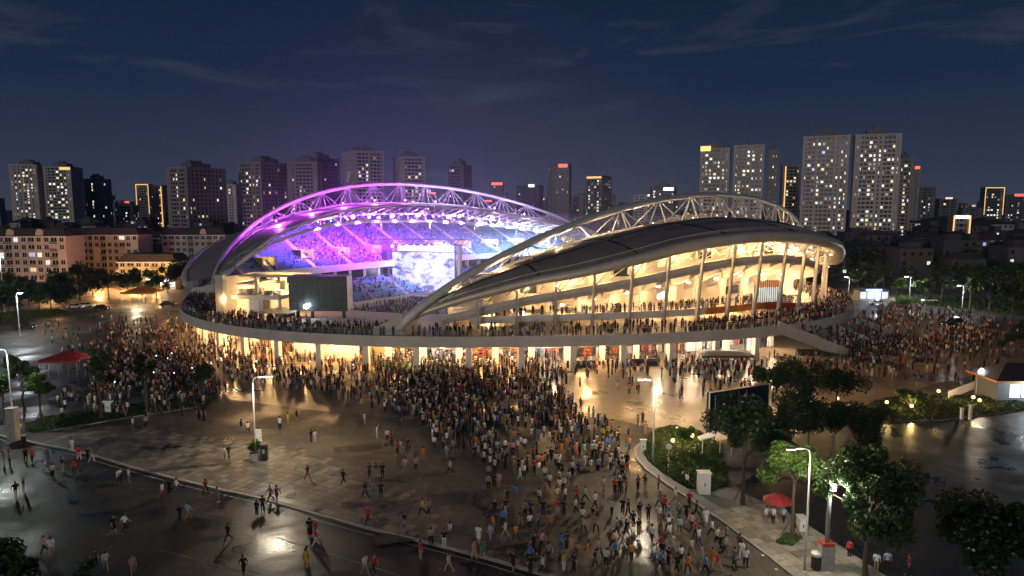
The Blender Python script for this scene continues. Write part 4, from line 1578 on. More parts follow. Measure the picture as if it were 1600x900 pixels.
def tower(x0, x1, ytop, y, label, wall="tower_pale", front=0.75, rot=18, floor=3.2, bay=3.4, lit=0.10, crown=True, sign=None, name="apartment_tower",
          white=0.7, gap=0.55, outline=None, group="city towers on the skyline", seed=None, base=-0.2, depth_m=None, strips=None):
    R = random.Random(seed if seed is not None else int(x0 * 7 + ytop))
    a = math.radians(abs(rot)); sgn = 1 if rot >= 0 else -1
    tot = (x1 - x0) / FPX * y
    Wd = tot * front / math.cos(a)
    Dp = depth_m or max(8.0, tot * (1 - front) / max(.12, math.sin(a)))
    H = zfor(y, ytop)
    # rot>0 : right flank visible
    ux = Vector((math.cos(sgn * a), math.sin(sgn * a), 0)) if sgn > 0 else Vector((math.cos(a), -math.sin(a), 0))
    uy = Vector((-ux.y, ux.x, 0))
    xl = (x0 - 800) / FPX * y
    if sgn > 0:
        # front goes from left corner, receding to the right? keep the shared corner nearest the camera
        ux = Vector((math.cos(a), -math.sin(a), 0)); uy = Vector((math.sin(a), math.cos(a), 0))
        o = Vector((xl, y, 0))
    else:
        ux = Vector((math.cos(a), math.sin(a), 0)); uy = Vector((-math.sin(a), math.cos(a), 0))
        o = Vector((xl + tot * (1 - front), y, 0))
    root = tag(empty(name, (0, 0, 0)), label, "tower", group)

    def P(s, q, z): return o + ux * s + uy * q + Vector((0, 0, z))
    c = P(Wd / 2, Dp / 2, 0)

    def bx(m, s0, s1, q0, q1, z0, z1, k=0):
        cc = P((s0 + s1) / 2, (q0 + q1) / 2, 0)
        m.obox((cc.x, cc.y), (ux.x, ux.y), (s1 - s0) / 2, (q1 - q0) / 2, z0, z1, k)
    m = MB(); bx(m, 0.5, Wd - .5, .5, Dp - .5, base, H - 1)
    m.build("glazing", "glass_dark", root)
    nf = max(3, int(H / floor)); fh = H / nf
    m = MB()
    for k in range(nf + 1):
        bx(m, 0.06, Wd - .06, 0.06, Dp - .06, max(base, k * fh - fh * (1 - gap) / 2), min(H, k * fh + fh * (1 - gap) / 2))
    sp = m.build("spandrels", wall, root); sp["kind"] = "stuff"
    nb = max(3, int(Wd / bay)); bw = Wd / nb
    nd = max(2, int(Dp / bay)); dw = Dp / nd
    m = MB()
    for k in range(nb + 1):
        h = bw * (0.10 + .22 * (R.random() < .3)) if 0 < k < nb else bw * .3
        s = min(max(k * bw, h), Wd - h)
        for q0 in (0, Dp - .35): bx(m, s - h, s + h, q0, q0 + .35, base, H + .3)
    for k in range(nd + 1):
        h = dw * 0.24; q = min(max(k * dw, h + .36), Dp - h - .36)
        for s0 in (0, Wd - .35): bx(m, s0, s0 + .35, q - h, q + h, base, H + .3)
    pr = m.build("piers", wall, root); pr["kind"] = "stuff"
    # lit windows
    m = MB()
    stair = {R.randrange(nb): R.uniform(.3, .7) for _ in range(1 + nb // 6)}
    for face, n, w in ((0, nb, bw), (1, nd, dw)):
        for j in range(n):
            for k in range(1, nf):
                p = lit * (0.6 if face else 1.0)
                if face == 0 and j in stair: p = max(p, stair[j] * min(1, lit * 5))
                if R.random() > p: continue
                z0, z1 = k * fh - fh * .5 + .1, k * fh + fh * gap / 2 - fh * .5 + fh * .28
                z0 = (k - 1) * fh + fh * (1 - gap) / 2; z1 = k * fh - fh * (1 - gap) / 2
                i0, i1 = (j + .2) * w, (j + R.choice([.55, .8, .8])) * w
                rr = R.random(); mi = 0 if rr < white * .62 else (3 if rr < white * .62 + .28 else (1 if rr < .96 else 2))
                if face == 0: q = [P(i0, .44, z0), P(i1, .44, z0), P(i1, .44, z1), P(i0, .44, z1)]
                else:
                    sx = Wd - .44 if sgn > 0 else .44
                    q = [P(sx, i0, z0), P(sx, i1, z0), P(sx, i1, z1), P(sx, i0, z1)]
                m.add(q, [(0, 1, 2, 3)], mi)
    if m.f:
        lw = m.build("lit_windows", ["window_white", "window_warm", "window_blue", "window_dim"], root); lw["kind"] = "stuff"
    m = MB(); bx(m, -.2, Wd + .2, -.2, Dp + .2, H + .3, H + 1.3)
    rf = m.build("roof", wall, root)
    if crown:
        m = MB(); bx(m, Wd * .25, Wd * .75, Dp * .25, Dp * .75, H + 1.3, H + 5.0); bx(m, Wd * .4, Wd * .6, Dp * .3, Dp * .6, H + 5.0, H + 7.2)
        m.build("plant_room", "tower_dark", rf)
    if sign:
        f0, f1, zt, zh, smat = sign
        m = MB(); bx(m, Wd * f0, Wd * f1, -.6, -.25, zt * H, zt * H + zh); m.build("sign_or_glow", smat, root)  # not always a sign
    if outline:
        m = MB()
        for s in (0.2, Wd - .2): bx(m, s - .35, s + .35, -.5, -.05, H * .35, H + 1)
        bx(m, .55, Wd - .55, -.5, -.05, H + .0, H + 1)
        m.build("light_outline", outline, root)
    if strips:
        m = MB()
        for f in strips: bx(m, Wd * f - .5, Wd * f + .5, -.6, -.05, H * .05, H)
        m.build("light_strip", "strip_gold", root)
    return root


tower(8, 60, 258, 760, "pale twin tower with a lit stair column at the far left", "tower_pale", .7, -15, lit=.30, group="city towers on the skyline")
tower(62, 113, 261, 740, "pale twin tower with a yellow roof sign at the far left", "tower_pale", .72, -15, lit=.30, sign=(.6, .98, .965, 2.6, "strip_gold"))
tower(138, 170, 281, 800, "dark glass office tower with a blue lit foot", "tower_glass", .7, 20, lit=.12, gap=.7, sign=(.1, .95, .04, 4.0, "sign_blue"))  # glowing panel stands in for the blue lit podium
tower(218, 242, 289, 900, "slim tower outlined in gold light beside the dark twin block", "tower_pale", .9, 12, lit=.06, outline="strip_gold", crown=False)
tower(244, 264, 291, 880, "slim tower with golden lit columns left of the dark block", "tower_brown", .9, 12, lit=.12, white=.2, strips=(.8,), crown=False)
tower(266, 342, 264, 560, "broad dark brown apartment block left of the stadium roof", "tower_brown", .56, 28, lit=.13)
tower(347, 378, 290, 820, "small pale white tower between two dark blocks", "tower_white", .9, 10, lit=.04, strips=())
tower(378, 448, 256, 600, "dark apartment tower rising behind the start of the arch", "tower_brown", .6, 25, lit=.13)
tower(470, 526, 248, 720, "very dark slab tower half hidden behind its neighbour", "tower_dark", .6, 25, lit=.03)
tower(453, 504, 255, 610, "brown grey apartment tower in front of the very dark slab", "tower_brown", .95, 8, lit=.12)
tower(527, 598, 237, 620, "tallest pale tower above the purple arch", "tower_pale", .58, -32, lit=.12)
tower(611, 664, 246, 640, "pale tower above the crown of the purple arch", "tower_pale", .68, -25, lit=.12)
tower(701, 737, 259, 700, "narrow dark tower standing alone right of the purple arch crown", "tower_dark", .7, 20, lit=.04)
tower(768, 788, 287, 1000, "small distant tower with a red roof sign", "tower_dark", .9, 10, lit=.06, sign=(.05, .95, .97, 3.5, "sign_red"), crown=False)
tower(806, 850, 291, 1000, "low wide glass office block with a white sign", "tower_glass", .8, 15, lit=.06, sign=(.55, .80, .98, 3.5, "sign_white"), crown=False)
tower(855, 894, 258, 900, "dark glass tower with red sign above the gap between the arches", "tower_dark", .85, 12, lit=.03, gap=.75, sign=(.5, .9, .965, 4.0, "sign_red"), strips=(), crown=False)
tower(895, 911, 308, 950, "short dim block squeezed between two city centre towers", "tower_brown", .9, 10, lit=.12, crown=False)
tower(913, 958, 276, 780, "dark tower with golden lights along its roof edge", "tower_dark", .55, 28, lit=.30, sign=(.1, .95, .965, 2.2, "strip_gold"), crown=False)
tower(988, 1012, 305, 900, "small pale block behind the near arch", "tower_white", .9, 10, lit=.06, crown=False)
tower(1013, 1074, 293, 860, "low wide office block with a lit white sign behind the arch", "tower_dark", .6, 15, lit=.12, sign=(.55, .95, .93, 3.5, "sign_white"))
tower(1195, 1217, 236, 640, "brown flank tower at the end of the right hand pair", "tower_brown", .6, 20, lit=.12)
tower(1090, 1141, 234, 620, "grey tower with a red sign on its roof corner", "tower_pale", .80, 20, lit=.34, sign=(.0, .34, .985, 4.2, "sign_orange"))
tower(1141, 1196, 229, 610, "grey tower right beside the one with the red sign", "tower_pale", .76, 20, lit=.34)
tower(1217, 1246, 260, 700, "slim tower with one golden strip of light", "tower_brown", .9, 12, lit=.14, white=.2, strips=(.18,), crown=False)
tower(1396, 1423, 250, 600, "brown tower beyond the tall pale pair", "tower_brown", .7, 20, lit=.24)
tower(1419, 1432, 264, 680, "narrow tower topped by a red light", "tower_brown", .8, 15, lit=.06, sign=(.2, .8, 1.0, 2.6, "sign_red"), crown=False)
tower(1247, 1325, 216, 520, "tall pale apartment tower, left one of the tall pair", "tower_pale", .76, 24, lit=.24, floor=3.0, bay=2.9)
tower(1327, 1396, 213, 500, "tall pale apartment tower, right one of the tall pair", "tower_pale", .86, 20, lit=.24, floor=3.0, bay=2.9)
tower(1432, 1458, 294, 800, "dark office tower with a lit top row of windows", "tower_dark", .8, 15, lit=.12, crown=False)
tower(1463, 1493, 312, 800, "stepped dark block with a pale lit roof", "tower_dark", .8, 15, lit=.06, sign=(.3, .7, 1.02, 2.0, "window_warm"), crown=False)
tower(1533, 1562, 294, 900, "tower outlined in gold at the far right of the skyline", "tower_dark", .9, 10, lit=.20, outline="strip_gold", crown=False)
tower(1566, 1597, 305, 950, "distant dim tower beside the gold outlined one", "tower_dark", .9, 10, lit=.12, sign=(.4, .9, .97, 3.0, "sign_red"), crown=False)
tower(1487, 1513, 339, 420, "small block edged in gold with a white roof sign", "tower_brown", .9, 10, lit=.12, outline="strip_gold", sign=(.1, .9, .96, 1.6, "sign_white"), crown=False, floor=3.0)
for k, (xa, xb, yt, yy) in enumerate(((-6, 8, 311, 900), (172, 186, 318, 950), (190, 216, 322, 820), (738, 765, 318, 1100), (960, 985, 322, 1000), (1500, 1530, 326, 900), (790, 805, 310, 1150), (113, 137, 326, 800))):
    tower(xa, xb, yt, yy, "dim low block between the taller towers, %s from the left" % ORD[sorted([-6, 172, 190, 738, 960, 1500, 790, 113]).index(xa)], "tower_dark", .9, 10, lit=.12, crown=False, name="office_block", group="dim blocks between the towers")


RD = random.Random(8)
for k in range(20):
    xa = 672 + k * 21 + RD.uniform(-5, 5); wd = RD.uniform(9, 19)
    tower(xa, xa + wd, RD.uniform(299, 320), 1380 + RD.uniform(-60, 60), "faint distant tower behind the stadium arches, %s from the left" % ORD[k], RD.choice(["tower_dark", "tower_brown", "tower_glass"]), .85, 14, lit=.16, crown=False, floor=4.2, bay=4.6,
          sign=(.2, .8, .97, 3.0, RD.choice(["sign_red", "sign_white", "strip_gold"])) if k % 4 == 0 else None, name="distant_tower", group="faint distant towers")


for k, (xa, wd, yt) in enumerate(((114, 12, 318), (128, 9, 312), (172, 11, 306), (186, 9, 314), (198, 14, 316), (343, 6, 312), (448, 6, 308), (1440, 14, 318), (1458, 10, 322), (1496, 12, 318), (1512, 9, 322), (1524, 10, 316), (1562, 8, 320), (1596, 14, 316), (-4, 11, 318))):
    tower(xa, xa + wd, yt, 1380 + 8 * k, "faint far tower low on the city horizon, %s from the left" % ORD[sorted([114, 128, 172, 186, 198, 343, 448, 1440, 1458, 1496, 1512, 1524, 1562, 1596, -4]).index(xa)], "tower_dark", .85, 14, lit=.2, crown=False, floor=4.2, bay=4.6,
          sign=(.2, .8, .97, 3.0, ("sign_red", "sign_white", "strip_gold", "sign_orange")[k % 4]) if k % 2 == 0 else None, name="distant_tower", group="faint far towers at the sides")


def window_unit(parent, P, s0, s1, z0, z1, q, mat, frame="white_wall"):
    """recess frame and pane, facing -q"""
    def bx(m, a0, a1, b0, b1, c0, c1):
        m.add([P(a0, b0, c0), P(a1, b0, c0), P(a1, b1, c0), P(a0, b1, c0), P(a0, b0, c1), P(a1, b0, c1), P(a1, b1, c1), P(a0, b1, c1)],
              [(3, 2, 1, 0), (4, 5, 6, 7), (0, 1, 5, 4), (1, 2, 6, 5), (2, 3, 7, 6), (3, 0, 4, 7)])
    m = MB()
    bx(m, s0, s1, q - .06, q + .02, z0, z1)
    w = m.build("window", mat, parent)
    m = MB()
    for a in ((s0 - .12, s0, z0 - .12, z1 + .12), (s1, s1 + .12, z0 - .12, z1 + .12), (s0, s1, z1, z1 + .12), (s0 - .2, s1 + .2, z0 - .3, z0 - .12)):
        bx(m, a[0], a[1], q - .2, q + .02, a[2], a[3])
    c = (s0 + s1) / 2
    bx(m, c - .05, c + .05, q - .12, q - .06, z0, z1)
    m.build("frame", frame, w)


def apartment(x0, x1, ytop, ybase, label, wall, floors=6, nb=8, lit=.12, hip=True, rot=0, gable=(), bayw=0.45):
    y = G((x0 + x1) / 2, ybase).y
    Wd = (x1 - x0) / FPX * y; H = zfor(y, ytop)
    root = tag(empty("apartment_house", (0, 0, 0)), label, "apartment house", "apartment houses by the street")
    xl = (x0 - 800) / FPX * y

    def P(s, q, z): return (xl + s, y + q, z)
    D = 12.0
    MB().box(xl, xl + Wd, y, y + D, ROADZ, H).build("wall", wall, root)
    m = MB()
    e = .5
    m.add([P(-e, -e, H), P(Wd + e, -e, H), P(Wd + e, D + e, H), P(-e, D + e, H), P(1.6, 1.6, H + 3.0), P(Wd - 1.6, 1.6, H + 3.0), P(Wd - 1.6, D - 1.6, H + 3.0), P(1.6, D - 1.6, H + 3.0)],
          [(3, 2, 1, 0), (4, 5, 6, 7), (0, 1, 5, 4), (1, 2, 6, 5), (2, 3, 7, 6), (3, 0, 4, 7)])
    rf = m.build("roof", "roof_tile", root)
    MB().box(xl - .6, xl + Wd + .6, y - .7, y - .05, H - .5, H + .02).build("cornice", "white_wall", rf)
    for g in gable:
        c = xl + Wd * g; m = MB()
        n = 9
        pts = [(c - 1.6, H)] + [(c + 1.6 * math.cos(math.pi - math.pi * k / n) * .8, H + 1.6 + 1.3 * math.sin(math.pi * k / n)) for k in range(n + 1)] + [(c + 1.6, H)]
        k = len(pts)
        m.add([(x, y - .3, z) for x, z in pts] + [(x, y + .8, z) for x, z in pts], [tuple(range(k)), tuple(range(2 * k - 1, k - 1, -1))] + [(i, k + i, k + (i + 1) % k, (i + 1) % k) for i in range(k)])
        m.build("gable", wall, rf)
    fh = H / floors; bw = Wd / nb
    for k in range(floors):
        for j in range(nb):
            if R0.random() < .05: continue
            wide = (j % 3 == 1)
            hw = bw * (.40 if wide else .28)
            c = (j + .5) * bw
            z0 = k * fh + fh * .26; z1 = k * fh + fh * .84
            r = R0.random()
            mat = ("window_white_s" if r < lit * .6 else "window_blue_s" if r < lit * .8 else "window_warm_s" if r < lit else "glass_dark")
            window_unit(root, P, c - hw, c + hw, z0, z1, 0, mat, "white_wall")
        if k % 2 == 1:
            MB().box(xl - .15, xl + Wd + .15, y - .25, y - .003, k * fh - .12, k * fh + .12).build("string_course", wall, root)
    for j in range(1, nb, 3):
        for k in range(1, floors):
            c = xl + (j + .5) * bw
            m = MB().box(c - bw * .42, c + bw * .42, y - 1.1, y - .26, k * fh + .05, k * fh + .2)
            for q in range(9):
                xx = c - bw * .42 + bw * .84 * q / 8
                m.box(xx - .03, xx + .03, y - 1.1, y - 1.02, k * fh + .2, k * fh + 1.1)
            m.box(c - bw * .42, c + bw * .42, y - 1.12, y - 1.0, k * fh + 1.1, k * fh + 1.18)
            m.build("balcony", "steel_dark" if (j // 3) % 2 else wall, root)
    return root


R0 = random.Random(3)
em("window_white_s", (0.85, 0.95, 0.90), 0.85); em("window_warm_s", (1.0, 0.70, 0.35), 0.7); em("window_blue_s", (0.35, 0.5, 1.0), 0.7)
apartment(-40, 103, 369, 440, "pinkish apartment house with round gables at the far left", "apartment_pink", 6, 12, gable=(.40, .72))
apartment(117, 216, 367, 430, "cream apartment house with lit windows behind orange street lamps", "apartment_cream", 6, 10)
apartment(254, 352, 367, 424, "pinkish apartment house partly behind the stadium roof", "apartment_pink", 6, 10, gable=(.66,))
apartment(183, 272, 409, 440, "low cream building with a dark hipped roof behind the lamps", "apartment_cream", 3, 7, lit=.2)
apartment(216, 256, 372, 412, "dark narrow house in the gap between two apartment houses", "tower_brown", 5, 4, lit=.25)
apartment(1417, 1487, 349, 372, "long ochre building lit by orange lamps at the right", "apartment_cream", 4, 14, lit=.25)
apartment(1525, 1574, 376, 410, "white house with a cream flank at the far right", "house_white", 4, 4, lit=.15)


def house(x, y, w, d, h, kind, rs):
    r = tag(empty("house", (0, 0, 0)), None, "house", "dark houses beyond the stadium" if kind == "dark" else "pale houses beyond the stadium")
    wall = "house_wall" if kind == "dark" else "house_white"
    MB().box(x - w / 2, x + w / 2, y, y + d, ROADZ, h).build("wall", wall, r)
    m = MB()
    hip = rs.random() < .5
    px = 800 + FPX * x / y
    where = ("below the pale twin towers" if px < 125 else "below the blue glass tower" if px < 210 else "below the broad brown block" if px < 380 else "behind the roof gap" if px < 1000 else "behind the near roof" if px < 1290 else
             "below the tall pale pair" if px < 1400 else "near the long ochre building" if px < 1500 else "at the far right")
    row = "front row" if y < 380 else ("middle row" if y < 500 else "back row")
    HOUSES.append((r, "%s %s house %s, %s" % (kind, "hipped" if hip else "flat roofed", where, row), px))
    if hip:
        m.add([(x - w / 2 - .4, y - .4, h), (x + w / 2 + .4, y - .4, h), (x + w / 2 + .4, y + d + .4, h), (x - w / 2 - .4, y + d + .4, h), (x - w / 4, y + d / 2, h + 2.6), (x + w / 4, y + d / 2, h + 2.6)],
              [(3, 2, 1, 0), (0, 1, 5, 4), (1, 2, 5), (2, 3, 4, 5), (3, 0, 4)])
    else:
        m.box(x - w / 2 - .2, x + w / 2 + .2, y - .2, y + d + .2, h, h + .5)
        m.box(x - w / 5, x + w / 4, y + d * .3, y + d * .8, h + .5, h + 3.0)
        m.lathe([(.8, 0), (.8, 1.6), (.1, 1.9)], (x + w * .35, y + d * .5, h + .5), 8)
    m.build("roof", "house_roof", r)
    nf = max(2, int(h / 3.4)); nb = max(2, int(w / 3.2))
    for k in range(nf):
        for j in range(nb):
            if rs.random() < .45: continue
            c = x - w / 2 + (j + .5) * w / nb; z = (k + .35) * h / nf
            mat = rs.choice(["window_white_s", "window_blue_s", "window_warm_s", "window_white_s"]) if rs.random() < .13 else "glass_dark"
            MB().box(c - .7, c + .7, y - .08, y + .02, z, z + 1.5).build("window", mat, r)


rs = random.Random(5)
HOUSES = []
spots = []
for _ in range(2600):
    y = rs.uniform(285, 640); px = rs.choice([rs.uniform(1290, 1640), rs.uniform(-40, 360), rs.uniform(1290, 1640), rs.uniform(740, 1100)])
    if 360 < px < 1290 and y < 420: continue
    if px < 360 and y < 330: continue
    x = (px - 800) / FPX * y
    if 1240 < px < 1440 and y > 470: continue
    if any(abs(x - a) < 13 and abs(y - b) < 15 for a, b in spots): continue
    if px > 1380 and px < 1530 and 400 < y < 660: 
        if rs.random() < .5: continue
    spots.append((x, y))
    if len(spots) >= 150: break
for i, (x, y) in enumerate(spots):
    house(x, y, rs.uniform(8, 16), rs.uniform(9, 14), rs.uniform(7, 15) + (3 if y > 450 else 0), "pale" if rs.random() < .09 else "dark", rs)
rank_labels(HOUSES)
# =================================================================== VEGETATION
def leaves(centres, radii, n, size, flat=1.0, R=rng):
    """n leaf quads gathered round clump centres"""
    C = np.array(centres); Rr = np.array(radii)
    idx = R.integers(0, len(C), n)
    d = R.normal(size=(n, 3)); d /= np.linalg.norm(d, axis=1)[:, None]
    rad = R.random(n) ** 0.45
    pos = C[idx] + d * (Rr[idx] * rad)[:, None] * np.array([1, 1, flat])
    a = R.normal(size=(n, 3)); a[:, 2] *= 0.6; a /= np.linalg.norm(a, axis=1)[:, None]
    b = np.cross(a, R.normal(size=(n, 3))); b /= np.linalg.norm(b, axis=1)[:, None]
    s = size * R.uniform(.6, 1.3, n)[:, None]
    V = np.stack([pos - a * s, pos + b * s * .55, pos + a * s, pos - b * s * .55], 1).reshape(-1, 3)
    F = np.arange(4 * n).reshape(-1, 4)
    return V, F


def tree(base, H, rad, n, size, mat, label, group=None, trunk_h=.38, rz=None, clumps=18, lean=0, name="tree", seed=0, stakes=False, cat="tree"):
    R = np.random.default_rng(seed + int(abs(base[0]) * 13 + base[1] * 7))
    root = tag(empty(name, (0, 0, 0)), label, cat, group)
    bx, by = base[0], base[1]; bz = base[2] if len(base) > 2 else 0
    rz = rz or (H * (1 - trunk_h)) / 2 * 1.08
    cc = np.array([bx + lean, by, bz + H - rz])
    C, RR = [], []
    for k in range(clumps):
        d = R.normal(size=3); d /= np.linalg.norm(d)
        if d[2] < -.55: d[2] *= -.6
        f = R.uniform(.30, .86)
        C.append(cc + d * np.array([rad, rad, rz]) * f)
        RR.append(rad * R.uniform(.16, .38))
    V, F = leaves(C, RR, n, size, R=R)
    m = MB()
    top = cc + np.array([0, 0, rz * .2])
    tr = max(.09, H * .018)
    P = [(bx, by, bz), (bx + R.normal() * .06, by + R.normal() * .06, bz + H * .15), (bx + lean * .4, by, bz + H * trunk_h), tuple(cc), tuple(top)]
    m.sweep(P, [tr * 1.35, tr, tr * .8, tr * .5, tr * .2], 8)
    for c in C[:max(6, clumps // 2)]:
        st = np.array(P[2]) * (1 - (q := R.uniform(.1, .8))) + np.array(P[3]) * q
        mid = (st + c) / 2 + np.array([0, 0, .06 * H])
        m.sweep([tuple(st), tuple(mid), tuple(c)], [tr * .4, tr * .28, tr * .08], 5)
    m.build("trunk", "bark", root)
    nmesh("crown", V, F, [mat], parent=root)
    if stakes:
        for k in range(3):
            a = 2.1 * k
            MB().tube((bx + 1.1 * math.cos(a), by + 1.1 * math.sin(a), bz), (bx + .1 * math.cos(a), by + .1 * math.sin(a), bz + 2.2), .04, n=5).build("stake", "bark", root)
    return root


PARK = []


def ptree(bx, by, ytop, wpx, n, size, mat, label, z=0.0, ranked=None, **kw):
    b = G(bx, by, z)
    H = zfor(b.y, ytop) - z
    rad = wpx / FPX * b.y / 2
    t = tree((b.x, b.y, z), H, rad, n, size, mat, label, **kw)
    if ranked is not None: PARK.append((t, label + (", taller back row" if by < 464 else ", front row"), ranked))
    return t


# right foreground
ptree(1160, 790, 622, 140, 14000, .173, "leaf_dark", "dark leafy tree with staked trunk beside the white cabinet", stakes=True, clumps=22)
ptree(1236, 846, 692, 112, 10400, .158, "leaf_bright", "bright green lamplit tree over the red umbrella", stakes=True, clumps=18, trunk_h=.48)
ptree(1352, 905, 692, 172, 22000, .166, "leaf_mid", "large tree with a lamplit pale edge beside the concrete based pole", clumps=30, trunk_h=.3)
ptree(1530, 960, 755, 190, 18000, .173, "leaf_dark", "large dark tree in the lower right corner", clumps=26, trunk_h=.2)
ptree(1232, 668, 550, 116, 8200, .173, "leaf_dark", "tall open tree silhouetted against the glowing forecourt", clumps=20, trunk_h=.30)
ptree(1305, 664, 564, 96, 5600, .173, "leaf_dark", "rounded dark tree right of the tall open one before the forecourt", clumps=16)
ptree(1262, 715, 618, 130, 10000, .180, "leaf_dark", "low spreading dark tree below the silhouetted pair", clumps=18, trunk_h=.25)
ptree(1340, 722, 628, 120, 9000, .180, "leaf_dark", "dense dark tree at the edge of the wet car park", clumps=18, trunk_h=.25)
ptree(1200, 735, 634, 80, 5200, .173, "leaf_dark", "thin dark tree under the end of the billboard", clumps=12, trunk_h=.3)
ptree(1422, 645, 604, 52, 5200, .144, "leaf_mid", "round clipped shrub on the dark green island", clumps=12, trunk_h=.1, name="shrub", cat="shrub")
ptree(1066, 718, 652, 46, 5200, .122, "leaf_bright", "small bright bushy tree with yellow lamps behind the curved kerb", clumps=12, trunk_h=.15)
# left
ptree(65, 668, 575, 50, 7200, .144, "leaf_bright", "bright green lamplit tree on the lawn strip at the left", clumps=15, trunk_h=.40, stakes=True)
ptree(158, 655, 530, 46, 7200, .144, "leaf_mid", "tall narrow tree on the lawn strip", clumps=16, trunk_h=.30, stakes=True)
ptree(38, 640, 538, 54, 6400, .158, "leaf_dark", "dark tree behind the bright green one at the left", clumps=14, trunk_h=.25)
ptree(8, 664, 576, 44, 5200, .144, "leaf_mid", "green tree cut by the left edge of the picture", clumps=12, trunk_h=.4)
ptree(230, 640, 535, 42, 5200, .144, "leaf_dark", "dark narrow tree in the crowd beside the lawn strip", clumps=12, trunk_h=.3)
ptree(318, 628, 562, 50, 5200, .144, "leaf_dark", "dark round tree on the end of the lawn strip", clumps=12, trunk_h=.3)
ptree(25, 1010, 828, 130, 12000, .144, "leaf_mid", "leafy treetop in the lower left corner", clumps=20, trunk_h=.2)
ptree(140, 1010, 872, 66, 5200, .130, "leaf_mid", "smaller treetop beside the lower left corner one", clumps=12, trunk_h=.2)
ptree(-6, 985, 815, 40, 3000, .130, "leaf_dark", "sprig of foliage at the lower left edge", clumps=8, trunk_h=.2)
# background left, around the orange street lamps
for k, (bx, by, yt, w, mt) in enumerate(((30, 487, 440, 60, "leaf_dark"), (62, 492, 448, 44, "leaf_mid"), (95, 474, 425, 56, "leaf_dark"), (125, 470, 405, 48, "leaf_dark"), (170, 468, 425, 44, "leaf_dark"),
                                         (145, 462, 430, 34, "leaf_mid"), (222, 462, 420, 34, "leaf_mid"), (262, 458, 415, 40, "leaf_dark"), (288, 458, 412, 46, "leaf_dark"), (200, 460, 428, 36, "leaf_mid"), (5, 470, 425, 50, "leaf_dark"), (245, 470, 432, 30, "leaf_mid"), (15, 498, 452, 50, "leaf_dark"), (80, 484, 446, 46, "leaf_dark"), (110, 486, 446, 44, "leaf_dark"), (45, 478, 436, 40, "leaf_dark"))):
    ptree(bx, by, yt - 4, w * 1.35, 1900, .42, mt, "street tree in the row by the orange lamps, %s from the left" % ORD[sorted([30, 62, 95, 125, 170, 145, 222, 262, 288, 200, 5, 245, 15, 80, 110, 45]).index(bx)], group="street trees by the orange lamps", clumps=10, trunk_h=.3, seed=k)
# background right, park
lit = {2: "leaf_bright", 3: "leaf_bright"}
for k, (bx, by, yt, w) in enumerate(((1340, 462, 418, 40), (1365, 464, 425, 36), (1400, 470, 430, 40), (1440, 470, 434, 34), (1470, 478, 425, 50), (1515, 484, 420, 60), (1545, 490, 428, 54), (1580, 500, 428, 60), (1610, 500, 430, 60),
                                     (1420, 452, 415, 44), (1460, 455, 412, 46), (1500, 456, 410, 50), (1540, 458, 408, 50), (1590, 462, 405, 54), (1380, 448, 410, 40), (1352, 445, 408, 36), (1590, 560, 505, 60), (1620, 540, 490, 50))):
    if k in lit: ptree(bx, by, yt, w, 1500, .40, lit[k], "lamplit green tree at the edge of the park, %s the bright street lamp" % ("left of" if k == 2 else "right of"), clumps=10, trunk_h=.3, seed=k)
    else: ptree(bx, by, yt, w, 1500, .45, "leaf_dark", "dark park tree beyond the right hand crowd", group="dark park trees at the right", clumps=10, trunk_h=.25, seed=k, ranked=bx)
rank_labels(PARK)
# far wood between the houses
Cs, Rs = [], []
for _ in range(720):
    y = rng.uniform(290, 620); px = rng.choice([rng.uniform(1280, 1640), rng.uniform(-40, 360), rng.uniform(740, 1290)])
    if 360 < px < 1290 and y < 430: continue
    if px < 360 and y < 345: continue
    x = (px - 800) / FPX * y
    if 1240 < px < 1440 and y > 480: continue
    Cs.append((x, y, rng.uniform(3, 11))); Rs.append(rng.uniform(3, 6.5))
V, F = leaves(Cs, Rs, 80000, .8)
tag(nmesh("treeline", V, F, ["leaf_dark"]), "dark mass of trees between the far houses", "trees", kind="stuff")


def hedge_patch(name, poly_px, n, size, h, mat, label, soil="lawn", kerb_h=.13, cat="planting"):
    pts = [G(*p) for p in poly_px]
    P = [(p.x, p.y) for p in pts]
    isl = tag(MB().poly(P, 0.0, kerb_h).build(name + "_bed", soil), None, None, kind="structure")
    xs = np.array([p[0] for p in P]); ys = np.array([p[1] for p in P])
    out = []
    while len(out) < n:
        q = np.c_[rng.uniform(xs.min(), xs.max(), 4 * n), rng.uniform(ys.min(), ys.max(), 4 * n)]
        ins = np.zeros(len(q), bool)
        j = len(P) - 1
        for i in range(len(P)):
            c = ((ys[i] > q[:, 1]) != (ys[j] > q[:, 1])) & (q[:, 0] < (xs[j] - xs[i]) * (q[:, 1] - ys[i]) / (ys[j] - ys[i] + 1e-12) + xs[i])
            ins ^= c; j = i
        out += q[ins].tolist()
    q = np.array(out[:n])
    wob = 0.5 + 0.5 * np.sin(q[:, 0] * 1.1 + 1) * np.cos(q[:, 1] * .9)
    pos = np.c_[q, kerb_h + rng.random(n) * h * (0.35 + .65 * wob)]
    a = rng.normal(size=(n, 3)); a[:, 2] = abs(a[:, 2]); a /= np.linalg.norm(a, axis=1)[:, None]
    b = np.cross(a, rng.normal(size=(n, 3))); b /= np.linalg.norm(b, axis=1)[:, None]
    s = size * rng.uniform(.6, 1.3, n)[:, None]
    V = np.stack([pos - a * s, pos + b * s * .5, pos + a * s, pos - b * s * .5], 1).reshape(-1, 3)
    tag(nmesh(name, V, np.arange(4 * n).reshape(-1, 4), [mat]), label, cat, kind="stuff")
    return isl, P


